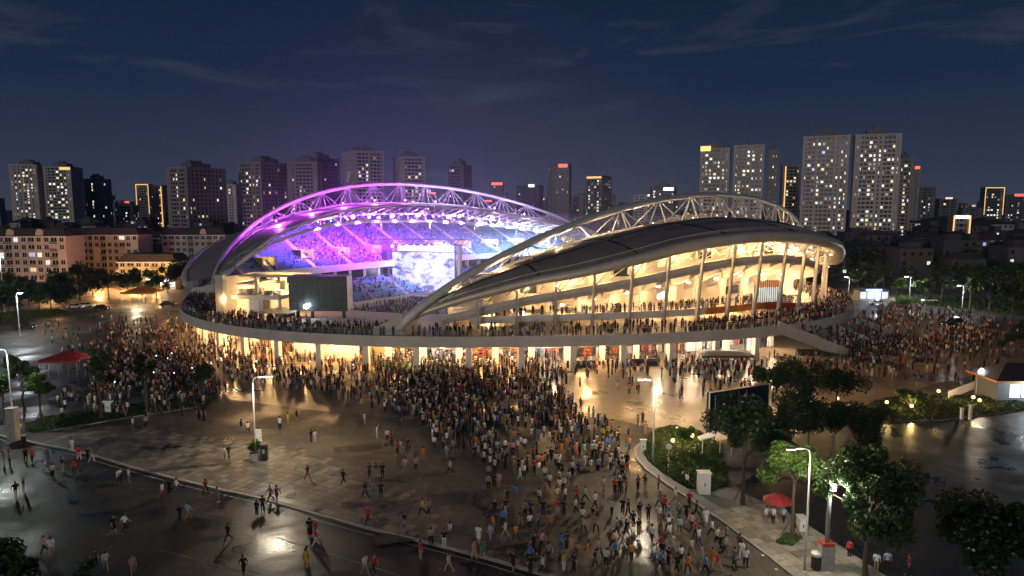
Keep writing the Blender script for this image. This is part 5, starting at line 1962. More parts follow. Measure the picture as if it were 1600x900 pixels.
isl, P = hedge_patch("grass", [(38, 664), (40, 678), (90, 673), (150, 662), (210, 652), (330, 634), (328, 622), (250, 626), (185, 636), (120, 646), (70, 654)], 26000, .09, .28, "leaf_mid", "strip of green lawn left of the plaza")
kerb_stones(isl, P[1:6], .25, 0, .16, 1.8, inward=1)
isl2, P2 = hedge_patch("ground_cover", [(1000, 700), (1012, 722), (1040, 745), (1075, 765), (1110, 772), (1135, 760), (1130, 700), (1090, 676), (1045, 668), (1015, 680)], 26000, .12, .6, "leaf_mid", "green planting inside the curved kerb")
isl3, P3 = hedge_patch("lawn_cover", [(1335, 648), (1370, 661), (1480, 658), (1600, 642), (1640, 636), (1560, 622), (1440, 616), (1370, 626)], 20000, .14, .28, "leaf_dark", "dark green planted island by the wet car park")
isl4, P4 = hedge_patch("park_grass", [(1400, 474), (1480, 480), (1640, 500), (1640, 470), (1400, 462)], 9000, .3, .5, "leaf_mid", "grass bank along the park lane")
isl5, P5 = hedge_patch("verge_grass", [(0, 503), (50, 497), (110, 489), (90, 484), (0, 490)], 6000, .22, .4, "leaf_mid", "lit grass verge at the far left")
hedge_patch("planter_hedge", [(1211, 851), (1238, 857), (1252, 845), (1226, 839)], 2600, .09, .5, "leaf_bright", "low clipped hedge round the foot of the bright green tree")
kerb_stones(isl3, P3[0:4], .25, 0, .18, 2.0, inward=1)

# pavement on the right: kerb and paving slabs laid one by one
pv_px = [(1003, 690), (990, 702), (992, 716), (1008, 735), (1040, 758), (1080, 784), (1125, 815), (1165, 845), (1205, 875), (1250, 912), (1290, 945)]
pvw = [G(*p) for p in pv_px]
right_edge = [G(*p) for p in [(1420, 940), (1330, 868), (1240, 806), (1150, 768), (1080, 744), (1030, 722), (1012, 700)]]
PAVEZ = .13
pave = tag(MB().poly([(p.x, p.y) for p in pvw] + [(p.x, p.y) for p in right_edge], 0.0, PAVEZ).build("pavement", "concrete_dark"), kind="structure")
kerb_stones(pave, [(p.x, p.y) for p in pvw], .3, 0.0, PAVEZ + .03, 1.0, inward=1)
a, b = Vector((pvw[6].x, pvw[6].y, 0)), Vector((pvw[10].x, pvw[10].y, 0))
d = (b - a).normalized(); q = Vector((-d.y, d.x, 0))
slabme = {}
for v in range(5):
    m = MB(); e = .012 * v
    m.box(.02, .98, .02, .98, 0, .03 + .006 * (v % 3))
    me = bpy.data.meshes.new("paving_slab"); me.from_pydata(m.v, [], m.f)
    me.materials.append(pm("slab%d" % v, (0.22 + .04 * v, 0.20 + .035 * v, 0.165 + .03 * v), .55, var=.25, scale=1.2, bump=.3, bscale=6)); slabme[v] = me
for i in range(34):
    for j in range(7):
        o = a + d * (i * 1.0 - 2.0) + q * (.42 + j * 1.0)
        ob = bpy.data.objects.new("paving_slab", slabme[random.randrange(5)])
        COL.objects.link(ob); ob.parent = pave
        ob.location = (o.x, o.y, PAVEZ + random.uniform(-.006, .004)); ob.rotation_euler = (random.uniform(-.006, .006), random.uniform(-.006, .006), math.atan2(d.y, d.x))
# small white reflectors on the asphalt beside the kerb
for k, (px, py) in enumerate(((1172, 838), (1192, 868), (1213, 890))):
    p = G(px, py); tag(MB().box(p.x - .12, p.x + .12, p.y - .1, p.y + .1, .0, .04).build("road_stud", "paint_white"), "small white road stud beside the curved kerb, %s from the left" % ORD[k], "road stud", "road studs beside the kerb")

# =================================================================== STREET FURNITURE
def street_lamp(bx, by, yhead, label, arm=(-1, 0), alen=1.8, col=COOL, watts=2600, mat="lamp_cool", r=.09, z=0.0, head=.5, group="street lamps", spot=False):
    b = G(bx, by, z); H = zfor(b.y, yhead)
    root = tag(empty("street_lamp", (0, 0, 0)), label, "street lamp", group)
    m = MB().sweep([(b.x, b.y, z), (b.x, b.y, z + .5), (b.x, b.y, H - .6)], [r * 1.5, r * 1.2, r * .8], 8); m.build("pole", "steel_grey", root, smooth=True)
    MB().lathe([(r * 2.6, 0), (r * 2.6, .06), (r * 1.6, .1), (r * 1.5, .5)], (b.x, b.y, z), 10).build("base_plate", "steel_grey", root)
    e = Vector((b.x + arm[0] * alen, b.y + arm[1] * alen, H))
    MB().sweep([(b.x, b.y, H - .6), (b.x + arm[0] * .1, b.y + arm[1] * .1, H - .15), (b.x + arm[0] * .4, b.y + arm[1] * .4, H + .02), tuple(e)], [r * .8, r * .75, r * .7, r * .5], 6).build("arm", "steel_grey", root, smooth=True)
    hx = Vector((arm[0], arm[1], 0)).normalized()
    c = e + hx * head * .5
    hd = MB().obox((c.x, c.y), (hx.x, hx.y), head * .8, .17, H - .02, H + .12).build("lamp_head", "steel_grey", root)
    MB().obox((c.x, c.y), (hx.x, hx.y), head * .65, .13, H - .07, H - .024).build("lamp_glass", mat, hd)
    light("POINT" if not spot else "SPOT", (c.x, c.y, H - .35), watts * .22, col, .12, target=(c.x, c.y, 0) if spot else None, spot=150, blend=.4)
    return b


NW = (1.0, 0.86, 0.64)
street_lamp(400, 720, 590, "tall lamp post by the planter in the middle of the dark plaza", (1, .3), 1.6, NW, 4200, "lamp_warm")
street_lamp(22, 676, 546, "lamp post at the left beside the lawn strip", (-1, -.1), 1.4, (.92, 1, .9), 2600)
street_lamp(31, 525, 458, "bright white lamp post on the far left of the wet paving", (.6, 0), .8, (.88, .97, 1), 4200, head=.8)
street_lamp(1257, 893, 701, "grey lamp post with curved arm on the slab pavement", (-1, 0), 1.4, NW, 2300, "lamp_warm", z=PAVEZ)
street_lamp(1020, 722, 594, "lamp post with dark arm inside the curved kerb", (-1, .2), 1.3, NW, 3400, "lamp_warm", z=.13)
street_lamp(1421, 468, 432, "bright street lamp at the edge of the park", (-1, 0), 1.0, COOL, 6000, head=.8)
street_lamp(1503, 487, 446, "second street lamp along the park lane, on the right", (-1, 0), 1.0, COOL, 2600, head=.7)
street_lamp(1326, 462, 433, "street lamp behind the end of the walkway", (-1, 0), .8, COOL, 1500, head=.7)
street_lamp(7, 487, 402, "tall pole with white light at the left edge of the street", (.3, 0), .5, COOL, 1500, head=.8)
street_lamp(1525, 618, 576, "lamp by the white fence beside the guard booth", (1, 0), .4, COOL, 600, head=.3)
street_lamp(1548, 620, 579, "lamp at the corner of the guard booth", (.6, 0), .4, COOL, 600, head=.3)
for k, (bx, by, yh) in enumerate(((76, 457, 433), (190, 453, 430), (211, 455, 432), (241, 452, 430), (153, 452, 428))):
    street_lamp(bx, by, yh, "orange street lamp before the apartment houses, %s from the left" % ("first", "third", "fourth", "fifth", "second")[k], (.4, -.4), .8, (1, .50, .16), 10500, "lamp_orange", head=.8, group="orange street lamps")

# heavy pole on a concrete base
def big_pole():
    b = G(1290, 889, PAVEZ); H = zfor(b.y, 748)
    r = tag(empty("utility_pole", (0, 0, 0)), "grey pole on a square concrete base with a dark red band", "pole")
    MB().poly([(b.x - .55, b.y - .4), (b.x + .55, b.y - .4), (b.x + .5, b.y + .5), (b.x - .5, b.y + .5)], PAVEZ, PAVEZ + 2.1).build("base", "kerb_stone", r)
    MB().box(b.x - .5, b.x + .5, b.y - .36, b.y + .46, PAVEZ + 2.1, PAVEZ + 2.35).build("band", "red_panel", r)
    MB().sweep([(b.x, b.y, PAVEZ + 2.35), (b.x, b.y, H)], [.20, .15], 10).build("pole", "steel_grey", r, smooth=True)
    MB().box(b.x - .35, b.x + .35, b.y - .3, b.y - .16, H - .9, H - .4).build("lamp_glass", "lamp_cool", r)
    light("POINT", (b.x + .6, b.y - .9, H - .7), 130, (.95, 1, .9), .15)


big_pole()


def bin_obj(px, py, label, z=0.0, w=.28, h=1.0):
    b = G(px, py, z)
    r = tag(empty("litter_bin", (0, 0, 0)), label, "bin", "litter bins")
    MB().lathe([(w * .8, 0), (w, .1), (w, h * .85), (w * .95, h * .86)], (b.x, b.y, z), 10).build("body", "bin_black", r)
    MB().lathe([(w * 1.05, h * .86), (w * 1.05, h), (.02, h + .06)], (b.x, b.y, z), 10).build("lid", "paint_white", r)


bin_obj(1275, 889, "black litter bin with white lid beside the concrete pole base", PAVEZ, .42, 1.4)
bin_obj(37, 693, "black litter bin at the left corner of the kerb", 0, .3, 1.2)


def cabinet(px, py, ytop, wpx, label, mat="white_metal", z=0.0, d=.9, name="cabinet"):
    b = G(px, py, z); w = wpx / FPX * b.y; H = zfor(b.y, ytop)
    r = tag(empty(name, (0, 0, 0)), label, "cabinet")
    MB().box(b.x - w / 2, b.x + w / 2, b.y, b.y + d, z, H).build("body", mat, r)
    MB().box(b.x - w / 2 - .08, b.x + w / 2 + .08, b.y - .1, b.y + d + .08, H, H + .1).build("lid", mat, r)
    for s in (-1, 1):
        MB().box(b.x + (s * w / 4) - w * .21, b.x + (s * w / 4) + w * .21, b.y - .03, b.y - .002, z + .2, H - .12).build("door", mat, r)
    MB().box(b.x - .05, b.x + .05, b.y - .08, b.y - .031, (z + H) / 2 - .15, (z + H) / 2 + .15).build("handle", "steel_dark", r)


cabinet(1101, 773, 741, 19, "white utility cabinet behind the curved kerb", z=.13)
cabinet(168, 645, 628, 15, "white board cabinet on the lawn strip beside the narrow tree", z=.13, d=.2)
cabinet(18, 690, 640, 14, "tall brown kiosk cabinet at the left kerb corner", "kerb_stone")
cabinet(1255, 832, 812, 11, "white drinks box beside the bright green tree", z=.1)
cabinet(1005, 708, 688, 9, "pale notice board at the top of the curved kerb", z=.1, d=.15)


def planter():
    b = G(405, 719)
    r = tag(empty("planter", (0, 0, 0)), "planter with bright green bush at the foot of the plaza lamp post", "planter")
    MB().lathe([(.55, 0), (.7, .9), (.62, .92), (.55, .8)], (b.x - .5, b.y, 0), 10).build("pot", "white_wall", r)
    V, F = leaves([(b.x - .5, b.y, 1.5), (b.x - .1, b.y, 1.9), (b.x - .9, b.y, 1.7), (b.x - .4, b.y, 2.1)], [.6, .5, .5, .5], 900, .13)
    nmesh("bush", V, F, ["leaf_bright"], parent=r)
    r2 = tag(empty("advert_stand", (0, 0, 0)), "dark waist high stand beside the planter", "stand")
    MB().box(b.x + .3, b.x + 1.0, b.y - .3, b.y + .3, 0, 1.9).build("body", "bin_black", r2)
    MB().box(b.x + .5, b.x + .8, b.y - .34, b.y - .301, .9, 1.4).build("label_plate", "paint_white", r2)
    p = G(403, 690)
    r3 = tag(empty("folded_board", (0, 0, 0)), "white folded board leaning behind the planter", "board")
    MB().box(p.x - .45, p.x + .45, p.y, p.y + .15, 0, 1.6).build("panel", "paint_white", r3)
    MB().box(p.x - .5, p.x + .5, p.y - .1, p.y + .25, 0, .08).build("foot_bar", "paint_white", r3)


planter()


def billboard():
    A, B = G(1104, 690), G(1198, 672)
    d = (B - A); L = d.length; d.normalize(); inn = Vector((-d.y, d.x, 0))
    r = tag(empty("billboard", (0, 0, 0)), "dark blue billboard with pale vertical lines behind the trees", "billboard")
    z0, z1 = .8, zfor(A.y, 613)
    c = (A + B) / 2
    MB().obox((c.x, c.y), (d.x, d.y), L / 2, .2, z0, z1).build("panel", "billboard_blue", r)
    for s in (0.06, L - .06):
        p = A + d * s - inn * .24
        MB().obox((p.x, p.y), (d.x, d.y), .07, .05, z0, z1 + .05).build("frame", "steel_white", r)
    p = c - inn * .24
    MB().obox((p.x, p.y), (d.x, d.y), L / 2 - .13, .05, z1 - .08, z1 + .02).build("frame", "steel_white", r)
    for f, t0, t1 in ((.10, .12, .93), (.22, .40, .72), (.35, .2, .93), (.48, .6, .95), (.61, .55, .95)):  # broken vertical lines of thin raised pale strips
        p = A + d * (L * f) - inn * .215
        for k in range(14):
            za = z0 + (z1 - z0) * (t0 + (t1 - t0) * k / 14); zb = za + (z1 - z0) * (t1 - t0) / 14 * .6
            MB().obox((p.x, p.y), (d.x, d.y), .05, .012, za, zb).build("pale_strip", "paint_white", r)
    for s in (L * .15, L * .5, L * .85):
        p = A + d * s + inn * .3
        MB().tube((p.x, p.y, 0), (p.x, p.y, z1 - .3), .1, n=6).build("post", "steel_dark", r)
    # white shelter roof in front
    q = G(1118, 712, .13)
    r2 = tag(empty("shelter", (0, 0, 0)), "white sloping shelter roof on posts before the billboard", "shelter")
    MB().add([(q.x - 2, q.y - .6, 2.1), (q.x + .5, q.y - .6, 3.0), (q.x + .5, q.y + .9, 3.0), (q.x - 2, q.y + .9, 2.1), (q.x - 2, q.y - .6, 2.2), (q.x + .5, q.y - .6, 3.1), (q.x + .5, q.y + .9, 3.1), (q.x - 2, q.y + .9, 2.2)],
             [(3, 2, 1, 0), (4, 5, 6, 7), (0, 1, 5, 4), (1, 2, 6, 5), (2, 3, 7, 6), (3, 0, 4, 7)]).build("roof", "white_metal", r2)
    MB().add([(q.x + .52, q.y - .6, 3.0), (q.x + 2.2, q.y - .6, 2.3), (q.x + 2.2, q.y + .9, 2.3), (q.x + .52, q.y + .9, 3.0), (q.x + .52, q.y - .6, 3.1), (q.x + 2.2, q.y - .6, 2.4), (q.x + 2.2, q.y + .9, 2.4), (q.x + .52, q.y + .9, 3.1)],
             [(3, 2, 1, 0), (4, 5, 6, 7), (0, 1, 5, 4), (1, 2, 6, 5), (2, 3, 7, 6), (3, 0, 4, 7)]).build("roof", "white_metal", r2)
    for x in (q.x - 1.6, q.x + .5, q.x + 1.9):
        MB().tube((x, q.y, .13), (x, q.y, 2.2), .06, n=6).build("post", "white_metal", r2)


billboard()


def garden_lamp(px, py, label, z=.13, h=.9, watts=130):
    b = G(px, py, z)
    r = tag(empty("garden_lamp", (0, 0, 0)), label, "garden lamp", "yellow garden lamps")
    MB().tube((b.x, b.y, z), (b.x, b.y, z + h), .05, n=6).build("post", "steel_dark", r)
    MB().lathe([(.05, 0), (.2, .06), (.24, .2), (.2, .36), (.05, .42)], (b.x, b.y, z + h), 10).build("globe", "lamp_yellow", r, smooth=True)
    light("POINT", (b.x, b.y - .1, z + h + .75), watts * .5, (1, .68, .25), .15)


for k, (px, py, l) in enumerate(((1058, 683, "under the small bright bushy tree"), (1081, 694, "right of the small bright bushy tree"), (1051, 702, "at the front of the curved bed"), (1424, 646, "below the round clipped shrub"), (1308, 634, "left end of the dark island"),
                                 (1466, 622, "right of the round clipped shrub"), (1530, 637, "at the right end of the dark island"), (1520, 632, "beside the twin gate posts"), (1385, 640, "behind the dark island kerb"))):
    garden_lamp(px, py, "round yellow garden lamp " + l)


def gate_posts():
    b = G(1510, 657)
    r = tag(empty("gate_post", (0, 0, 0)), "pair of lamplit white gate posts on the island kerb", "gate posts")
    for dx, h in ((-.7, 1.7), (.5, 2.1)):
        MB().box(b.x + dx - .16, b.x + dx + .16, b.y - .16, b.y + .16, .12, h).build("post", "white_metal", r)
        MB().box(b.x + dx - .26, b.x + dx + .26, b.y - .26, b.y + .26, h, h + .1).build("cap", "white_metal", r)


gate_posts()


def booth():
    b = G(1556, 628)
    r = tag(empty("guard_booth", (0, 0, 0)), "guard booth with hipped roof and lit window at the right edge", "booth")
    x, y = b.x, b.y
    MB().box(x, x + 9, y, y + 5, 0, 3.3).build("wall", "tower_dark", r)
    for a, c in ((2.0, 3.6), (3.9, 5.5), (5.8, 7.4)):
        w = MB().box(x + a, x + c, y - .06, y - .002, .7, 2.7).build("window", "window_blue_b", r)
        MB().box(x + a - .08, x + c + .08, y - .12, y - .061, 2.7, 2.8).build("frame", "white_metal", w)
    MB().box(x - .9, x + 9.9, y - 1.1, y + 6, 3.3, 3.55).build("eaves", "canvas_orange", r)
    MB().add([(x - .9, y - 1.1, 3.56), (x + 9.9, y - 1.1, 3.56), (x + 9.9, y + 6, 3.56), (x - .9, y + 6, 3.56), (x + 3, y + 2.5, 5.6), (x + 6, y + 2.5, 5.6)], [(0, 1, 5, 4), (1, 2, 5), (2, 3, 4, 5), (3, 0, 4)]).build("roof", "roof_tile", r)
    light("POINT", (x + 4, y - 1.8, 2.6), 150, (.8, .92, 1), .3)


em("window_blue_b", (.7, .9, 1.0), .8)
booth()


def fence():
    A, B = G(1482, 624), G(1532, 604)
    r = tag(empty("white_fence", (0, 0, 0)), "white picket fence beside the guard booth", "fence")
    d = (B - A); n = 26
    for k in range(n + 1):
        p = A + d * (k / n)
        MB().box(p.x - .05, p.x + .05, p.y - .05, p.y + .05, 0, 1.35).build("picket", "white_metal", r)
    for z in (.25, 1.1):
        MB().tube((A.x, A.y, z), (B.x, B.y, z), .05, n=5).build("rail", "white_metal", r)


fence()


def canopy(px, py, wpx, dpt, h, mat, label, name="canopy_tent", peak=1.0, n=4):
    b = G(px, py); w = wpx / FPX * b.y
    r = tag(empty(name, (0, 0, 0)), label, "canopy")
    x, y = b.x, b.y
    m = MB()
    nx = n * 2
    top = []
    rows = []
    for i in range(nx + 1):
        f = i / nx; s = math.sin(math.pi * f)
        rows.append([(x - w / 2 + w * f, y, h), (x - w / 2 + w * f, y + dpt * .5, h + peak * s), (x - w / 2 + w * f, y + dpt, h)])
    m.slabgrid(rows, .08); m.build("canvas", mat, r)
    for i in range(n + 1):
        for q in (0.1, dpt - .1):
            xx = min(max(x - w / 2 + w * i / n, x - w / 2 + .1), x + w / 2 - .1)
            MB().tube((xx, y + q, 0), (xx, y + q, h), .05, n=5).build("pole", "steel_grey", r)
    MB().box(x - w / 2, x + w / 2, y - .03, y - .002, h - .4, h).build("valance", mat, r)
    return b, w


canopy(91, 590, 62, 6, 3.0, "canvas_red", "wide red canopy tent at the left edge of the crowd", peak=1.2)
canopy(216, 481, 54, 8, 4.5, "canvas_orange", "orange lit canopy at the far end of the left plaza", peak=1.5)
bb = G(205, 480); light("POINT", (bb.x, bb.y + 3, 3.6), 900, (1, .8, .5), .3)
canopy(1137, 581, 84, 5, 3.0, "tent_dark", "dark flat canopy before the red and white shopfronts", peak=.35, n=3)


def umbrella():
    b = G(1214, 812, .05)
    r = tag(empty("parasol", (0, 0, 0)), "red vendor parasol under the bright green tree", "parasol")
    MB().tube((b.x, b.y, .0), (b.x, b.y, 2.5), .03, n=6).build("pole", "steel_grey", r)
    m = MB(); n = 8
    prof = [(1.45, 1.95), (1.0, 2.3), (.5, 2.5), (.03, 2.6)]
    m.lathe(prof, (b.x, b.y, 0), n); m.lathe([(1.44, 1.93), (1.0, 2.27), (.03, 2.56)], (b.x, b.y, 0), n)
    m.build("canopy", "canvas_red", r)
    for k in range(8):
        a = 2 * math.pi * k / 8
        MB().tube((b.x, b.y, 2.1), (b.x + 1.0 * math.cos(a), b.y + 1.0 * math.sin(a), 2.24), .012, n=4).build("rib", "steel_grey", r)


umbrella()
# sign post in the curved bed
b = G(1044, 740, .13)
r = tag(empty("traffic_sign", (0, 0, 0)), "round traffic sign on a red and white striped post in the curved bed", "traffic sign")
for k in range(8):
    MB().tube((b.x, b.y, .13 + k * .38), (b.x, b.y, .13 + (k + 1) * .38), .05, n=6).build("post", "red_panel" if k % 2 else "paint_white", r)
MB().lathe([(.02, 0), (.34, 0), (.34, .05), (.02, .05)], (0, 0, 0), 14).build("disc", "paint_white", r).matrix_basis = __import__("mathutils").Matrix.Translation((b.x, b.y - .07, 3.3)) @ __import__("mathutils").Matrix.Rotation(math.pi / 2, 4, "X")

# flag and lamp poles in the car park
for k, (px, py, yt) in enumerate(((1301, 735, 680), (1322, 738, 682), (1410, 716, 690))):
    b = G(px, py); H = zfor(b.y, yt)
    r = tag(empty("slim_pole", (0, 0, 0)), "slim grey pole in the dark car park, %s of three" % ("left one", "middle one", "right one")[k], "pole", "slim poles in the car park")
    MB().sweep([(b.x, b.y, 0), (b.x, b.y, H)], [.07, .05], 6).build("pole", "steel_grey", r)
    MB().lathe([(.16, 0), (.16, .1), (.07, .14)], (b.x, b.y, 0), 8).build("base_plate", "steel_grey", r)


def barrier(px, py, wpx, label, h=1.3):
    b = G(px, py); w = wpx / FPX * b.y
    r = tag(empty("crowd_barrier", (0, 0, 0)), label, "barrier", "black crowd barriers")
    MB().box(b.x - w / 2, b.x + w / 2, b.y, b.y + .8, 0, h * .75).build("panel", "barrier_black", r)
    MB().box(b.x - w / 2, b.x + w / 2, b.y + .3, b.y + .5, h * .75, h).build("top_rail", "barrier_black", r)


barrier(908, 575, 46, "black barrier block before the yellow lit bays")
barrier(1000, 572, 60, "long black barrier before the dark bays")
barrier(1275, 556, 60, "dark barrier at the foot of the parapet wall")


def car(px, py, heading, mat, label, scale=1.0, tall=1.0, name="car"):
    b = G(px, py); a = math.radians(heading)
    r = tag(empty(name, (b.x, b.y, 0)), label, "car")
    r.rotation_euler = (0, 0, a)
    L, Wd = 4.4 * scale, 1.8 * scale
    prof = [(-L / 2, .35), (-L / 2, .75), (-L * .45, .92), (-L * .36, .98), (L * .22, .95), (L * .46, .8), (L / 2, .65), (L / 2, .35)]
    n = len(prof)
    m = MB()
    m.add([(x, -Wd / 2, z * scale) for x, z in prof] + [(x, Wd / 2, z * scale) for x, z in prof], [tuple(range(n)), tuple(range(2 * n - 1, n - 1, -1))] + [(i, n + i, n + (i + 1) % n, (i + 1) % n) for i in range(n)])
    m.build("body", mat, r)
    cab = [(-L * .36, .98), (-L * .26, 1.40 * tall), (L * .04, 1.42 * tall), (L * .2, .96)]
    m = MB(); k = len(cab); w2 = Wd / 2 * .86
    m.add([(x, -w2, z * scale) for x, z in cab] + [(x, w2, z * scale) for x, z in cab], [tuple(range(k)), tuple(range(2 * k - 1, k - 1, -1))] + [(i, k + i, k + (i + 1) % k, (i + 1) % k) for i in range(k)])
    m.build("cabin", "glass_dark", r)
    m = MB().box(-L * .26, L * .04, -w2 * .98, w2 * .98, 1.41 * tall * scale, 1.46 * tall * scale); m.build("roof", mat, r)
    for x in (-L * .31, L * .31):
        for s in (-1, 1):
            w = MB().lathe([(.02, -.1), (.33, -.1), (.33, .1), (.02, .1)], (0, 0, 0), 10).build("wheel", "tyre", r)
            w.rotation_euler = (math.pi / 2, 0, 0); w.location = (x, s * Wd * .47, .33)
    for s in (-1, 1):
        MB().box(L / 2, L / 2 + .03, s * Wd * .33 - .16, s * Wd * .33 + .16, .58, .74).build("headlight", "window_white", r)
        MB().box(-L / 2 - .03, -L / 2, s * Wd * .33 - .16, s * Wd * .33 + .16, .68, .84).build("tail_light", "sign_red", r)


car(118, 482, 10, "car_white", "white car parked left of the orange canopy, leftmost")
car(135, 480, 5, "car_white", "white car parked next to the leftmost one")
car(160, 484, -8, "car_dark", "dark car parked before the orange canopy")
car(40, 514, 0, "car_dark", "dark car with red tail lights by the bright lamp post", name="car")
car(262, 478, 15, "car_dark", "dark car right of the orange canopy")
car(1490, 510, 190, "car_dark", "dark van driving up on the park lane", 1.25, 1.25, name="van")
car(1452, 472, 185, "car_white", "white car parked along the park edge")
car(1370, 476, 170, "car_white", "white car before the lit kiosk")


def kiosk(px, py, wpx, h, label, mat="window_blue_b"):
    b = G(px, py); w = wpx / FPX * b.y
    r = tag(empty("kiosk", (0, 0, 0)), label, "kiosk")
    MB().box(b.x - w / 2, b.x + w / 2, b.y + .3, b.y + 4, 0, h).build("wall", "house_white", r)
    MB().box(b.x - w / 2 - .3, b.x + w / 2 + .3, b.y - .8, b.y + 4.3, h, h + .25).build("roof", "house_roof", r)
    n = 4
    for k in range(n):
        a = b.x - w / 2 + w * (k + .12) / n; c = b.x - w / 2 + w * (k + .88) / n
        MB().box(a, c, b.y + .2, b.y + .298, .9, h - .5).build("window", mat, r)
    MB().box(b.x - w * .35, b.x + w * .2, b.y - .9, b.y - .801, h - .05, h + .65).build("sign_board", "sign_blue", r)
    light("POINT", (b.x, b.y - 2, 2.2), 90, (.75, .88, 1), .3)


kiosk(1366, 471, 46, 3.4, "lit white kiosk with blue sign beyond the end of the walkway")
kiosk(262, 452, 24, 3.2, "small blue lit kiosk among the street trees at the left")
#@@
# =================================================================== PEOPLE
def make_pose(name, J, dress=False, bag=False):
    """J: joint positions; one continuous skin grown over the skeleton"""
    names = list(J)
    bones = [("pelvis", "spine"), ("spine", "chest"), ("chest", "neck"), ("neck", "jaw"), ("jaw", "head"), ("head", "crown"),
             ("pelvis", "hipL"), ("hipL", "kneeL"), ("kneeL", "ankleL"), ("ankleL", "toeL"), ("pelvis", "hipR"), ("hipR", "kneeR"), ("kneeR", "ankleR"), ("ankleR", "toeR"),
             ("chest", "shL"), ("shL", "elL"), ("elL", "wrL"), ("wrL", "haL"), ("chest", "shR"), ("shR", "elR"), ("elR", "wrR"), ("wrR", "haR")]
    rad = dict(pelvis=(.155, .12), spine=(.14, .105), chest=(.165, .115), neck=(.062, .062), jaw=(.085, .095), head=(.115, .128), crown=(.10, .11), hip=(.105, .105), knee=(.068, .068), ankle=(.046, .05), toe=(.04, .035), sh=(.075, .075), el=(.05, .05), wr=(.036, .036), ha=(.04, .03))
    if dress:
        rad["hip"] = (.13, .13); rad["knee"] = (.10, .10)
    idx = {n: i for i, n in enumerate(names)}
    me = bpy.data.meshes.new(name)
    me.from_pydata([J[n] for n in names], [(idx[a], idx[b]) for a, b in bones], [])
    o = bpy.data.objects.new(name, me); COL.objects.link(o)
    o.modifiers.new("s", "SKIN"); sub = o.modifiers.new("d", "SUBSURF"); sub.levels = 1; sub.render_levels = 1
    for n, i in idx.items():
        key = n if n in rad else n.rstrip("LR")
        me.skin_vertices[0].data[i].radius = rad[key]
        me.skin_vertices[0].data[i].use_root = (n == "pelvis")
    dg = bpy.context.evaluated_depsgraph_get()
    ev = o.evaluated_get(dg)
    new = bpy.data.meshes.new_from_object(ev)
    bpy.data.objects.remove(o)
    new.name = name
    for k in ("shirt", "trousers", "skin_tone", "hair_black", "shoe"): new.materials.append(MATS[k])
    seg = [(a, b, np.array(J[a]), np.array(J[b])) for a, b in bones]
    mi = []
    for p in new.polygons:
        c = np.array(p.center); best = (9, None)
        for a, b, A, B in seg:
            t = np.clip(np.dot(c - A, B - A) / np.dot(B - A, B - A), 0, 1)
            d = np.linalg.norm(c - A - (B - A) * t)
            if d < best[0]: best = (d, (a, b), t)
        a, b = best[1]; t = best[2]
        if c[2] > .93 and c[2] < 1.46 and abs(c[0]) < .17 and b not in ("wrL", "wrR", "haL", "haR"): k = 0
        elif b == "jaw": k = 2
        elif b in ("head", "crown"):
            rel = c - np.array(J["head"])
            k = 3 if (rel[1] < -.01 or rel[2] > .06) else 2
        elif a == "pelvis" and b == "spine": k = 0 if (t > .12 or dress) else 1
        elif a in ("spine", "chest"): k = 0 if b != "neck" or t < .75 else 2
        elif a.startswith("sh"): k = 0 if t < .8 else 2
        elif a.startswith(("el", "wr")): k = 2
        elif a == "pelvis": k = 0 if dress else 1
        elif a.startswith("hip"): k = 0 if dress else 1
        elif a.startswith("knee"): k = (2 if dress else 1) if t < .9 else 4
        elif a.startswith("ankle"): k = 4
        else: k = 0
        mi.append(k)
    new.polygons.foreach_set("material_index", mi)
    new.polygons.foreach_set("use_smooth", [True] * len(new.polygons))
    return new


def joints(stride=0.0, armL=None, armR=None, lean=0.0, turn=0.0):
    s = stride
    J = dict(pelvis=(0, 0, .95), spine=(0, lean * .3, 1.13), chest=(0, lean * .7, 1.33), neck=(0, lean, 1.47), jaw=(0, lean + .015, 1.55), head=(turn * .02, lean + .02, 1.65), crown=(turn * .02, lean + .02, 1.77))
    for sd, x, f in (("L", -1, s), ("R", 1, -s)):
        J["hip" + sd] = (x * .095, 0, .90)
        J["knee" + sd] = (x * .10, .18 * f + (.05 if f < 0 else .02) * abs(s), .50 + (.02 * abs(s)))
        J["ankle" + sd] = (x * .10, .36 * f - (.10 * s if f < 0 and s else 0), .08 + (.06 if f < 0 else 0) * abs(s))
        J["toe" + sd] = (x * .12, .36 * f + .15, .035 + (.02 if f < 0 else 0) * abs(s))
        arm = armL if sd == "L" else armR
        J["sh" + sd] = (x * .19, lean * .8, 1.40)
        if arm == "phone":
            J["el" + sd] = (x * .23, .08 + lean, 1.13); J["wr" + sd] = (x * .14, .28 + lean, 1.26); J["ha" + sd] = (x * .10, .34 + lean, 1.32)
        elif arm == "up":
            J["el" + sd] = (x * .27, .10, 1.60); J["wr" + sd] = (x * .22, .16, 1.84); J["ha" + sd] = (x * .20, .18, 1.93)
        elif arm == "hip":
            J["el" + sd] = (x * .42, -.06, 1.14); J["wr" + sd] = (x * .22, .06, 1.00); J["ha" + sd] = (x * .16, .10, .98)
        elif arm == "bent":
            J["el" + sd] = (x * .25, -.04 - .1 * f, 1.13); J["wr" + sd] = (x * .20, .20, 1.08); J["ha" + sd] = (x * .17, .28, 1.10)
        else:
            J["el" + sd] = (x * .245, -.16 * f, 1.12); J["wr" + sd] = (x * .25, -.30 * f + .06, .88); J["ha" + sd] = (x * .25, -.33 * f + .08, .80)
    return J


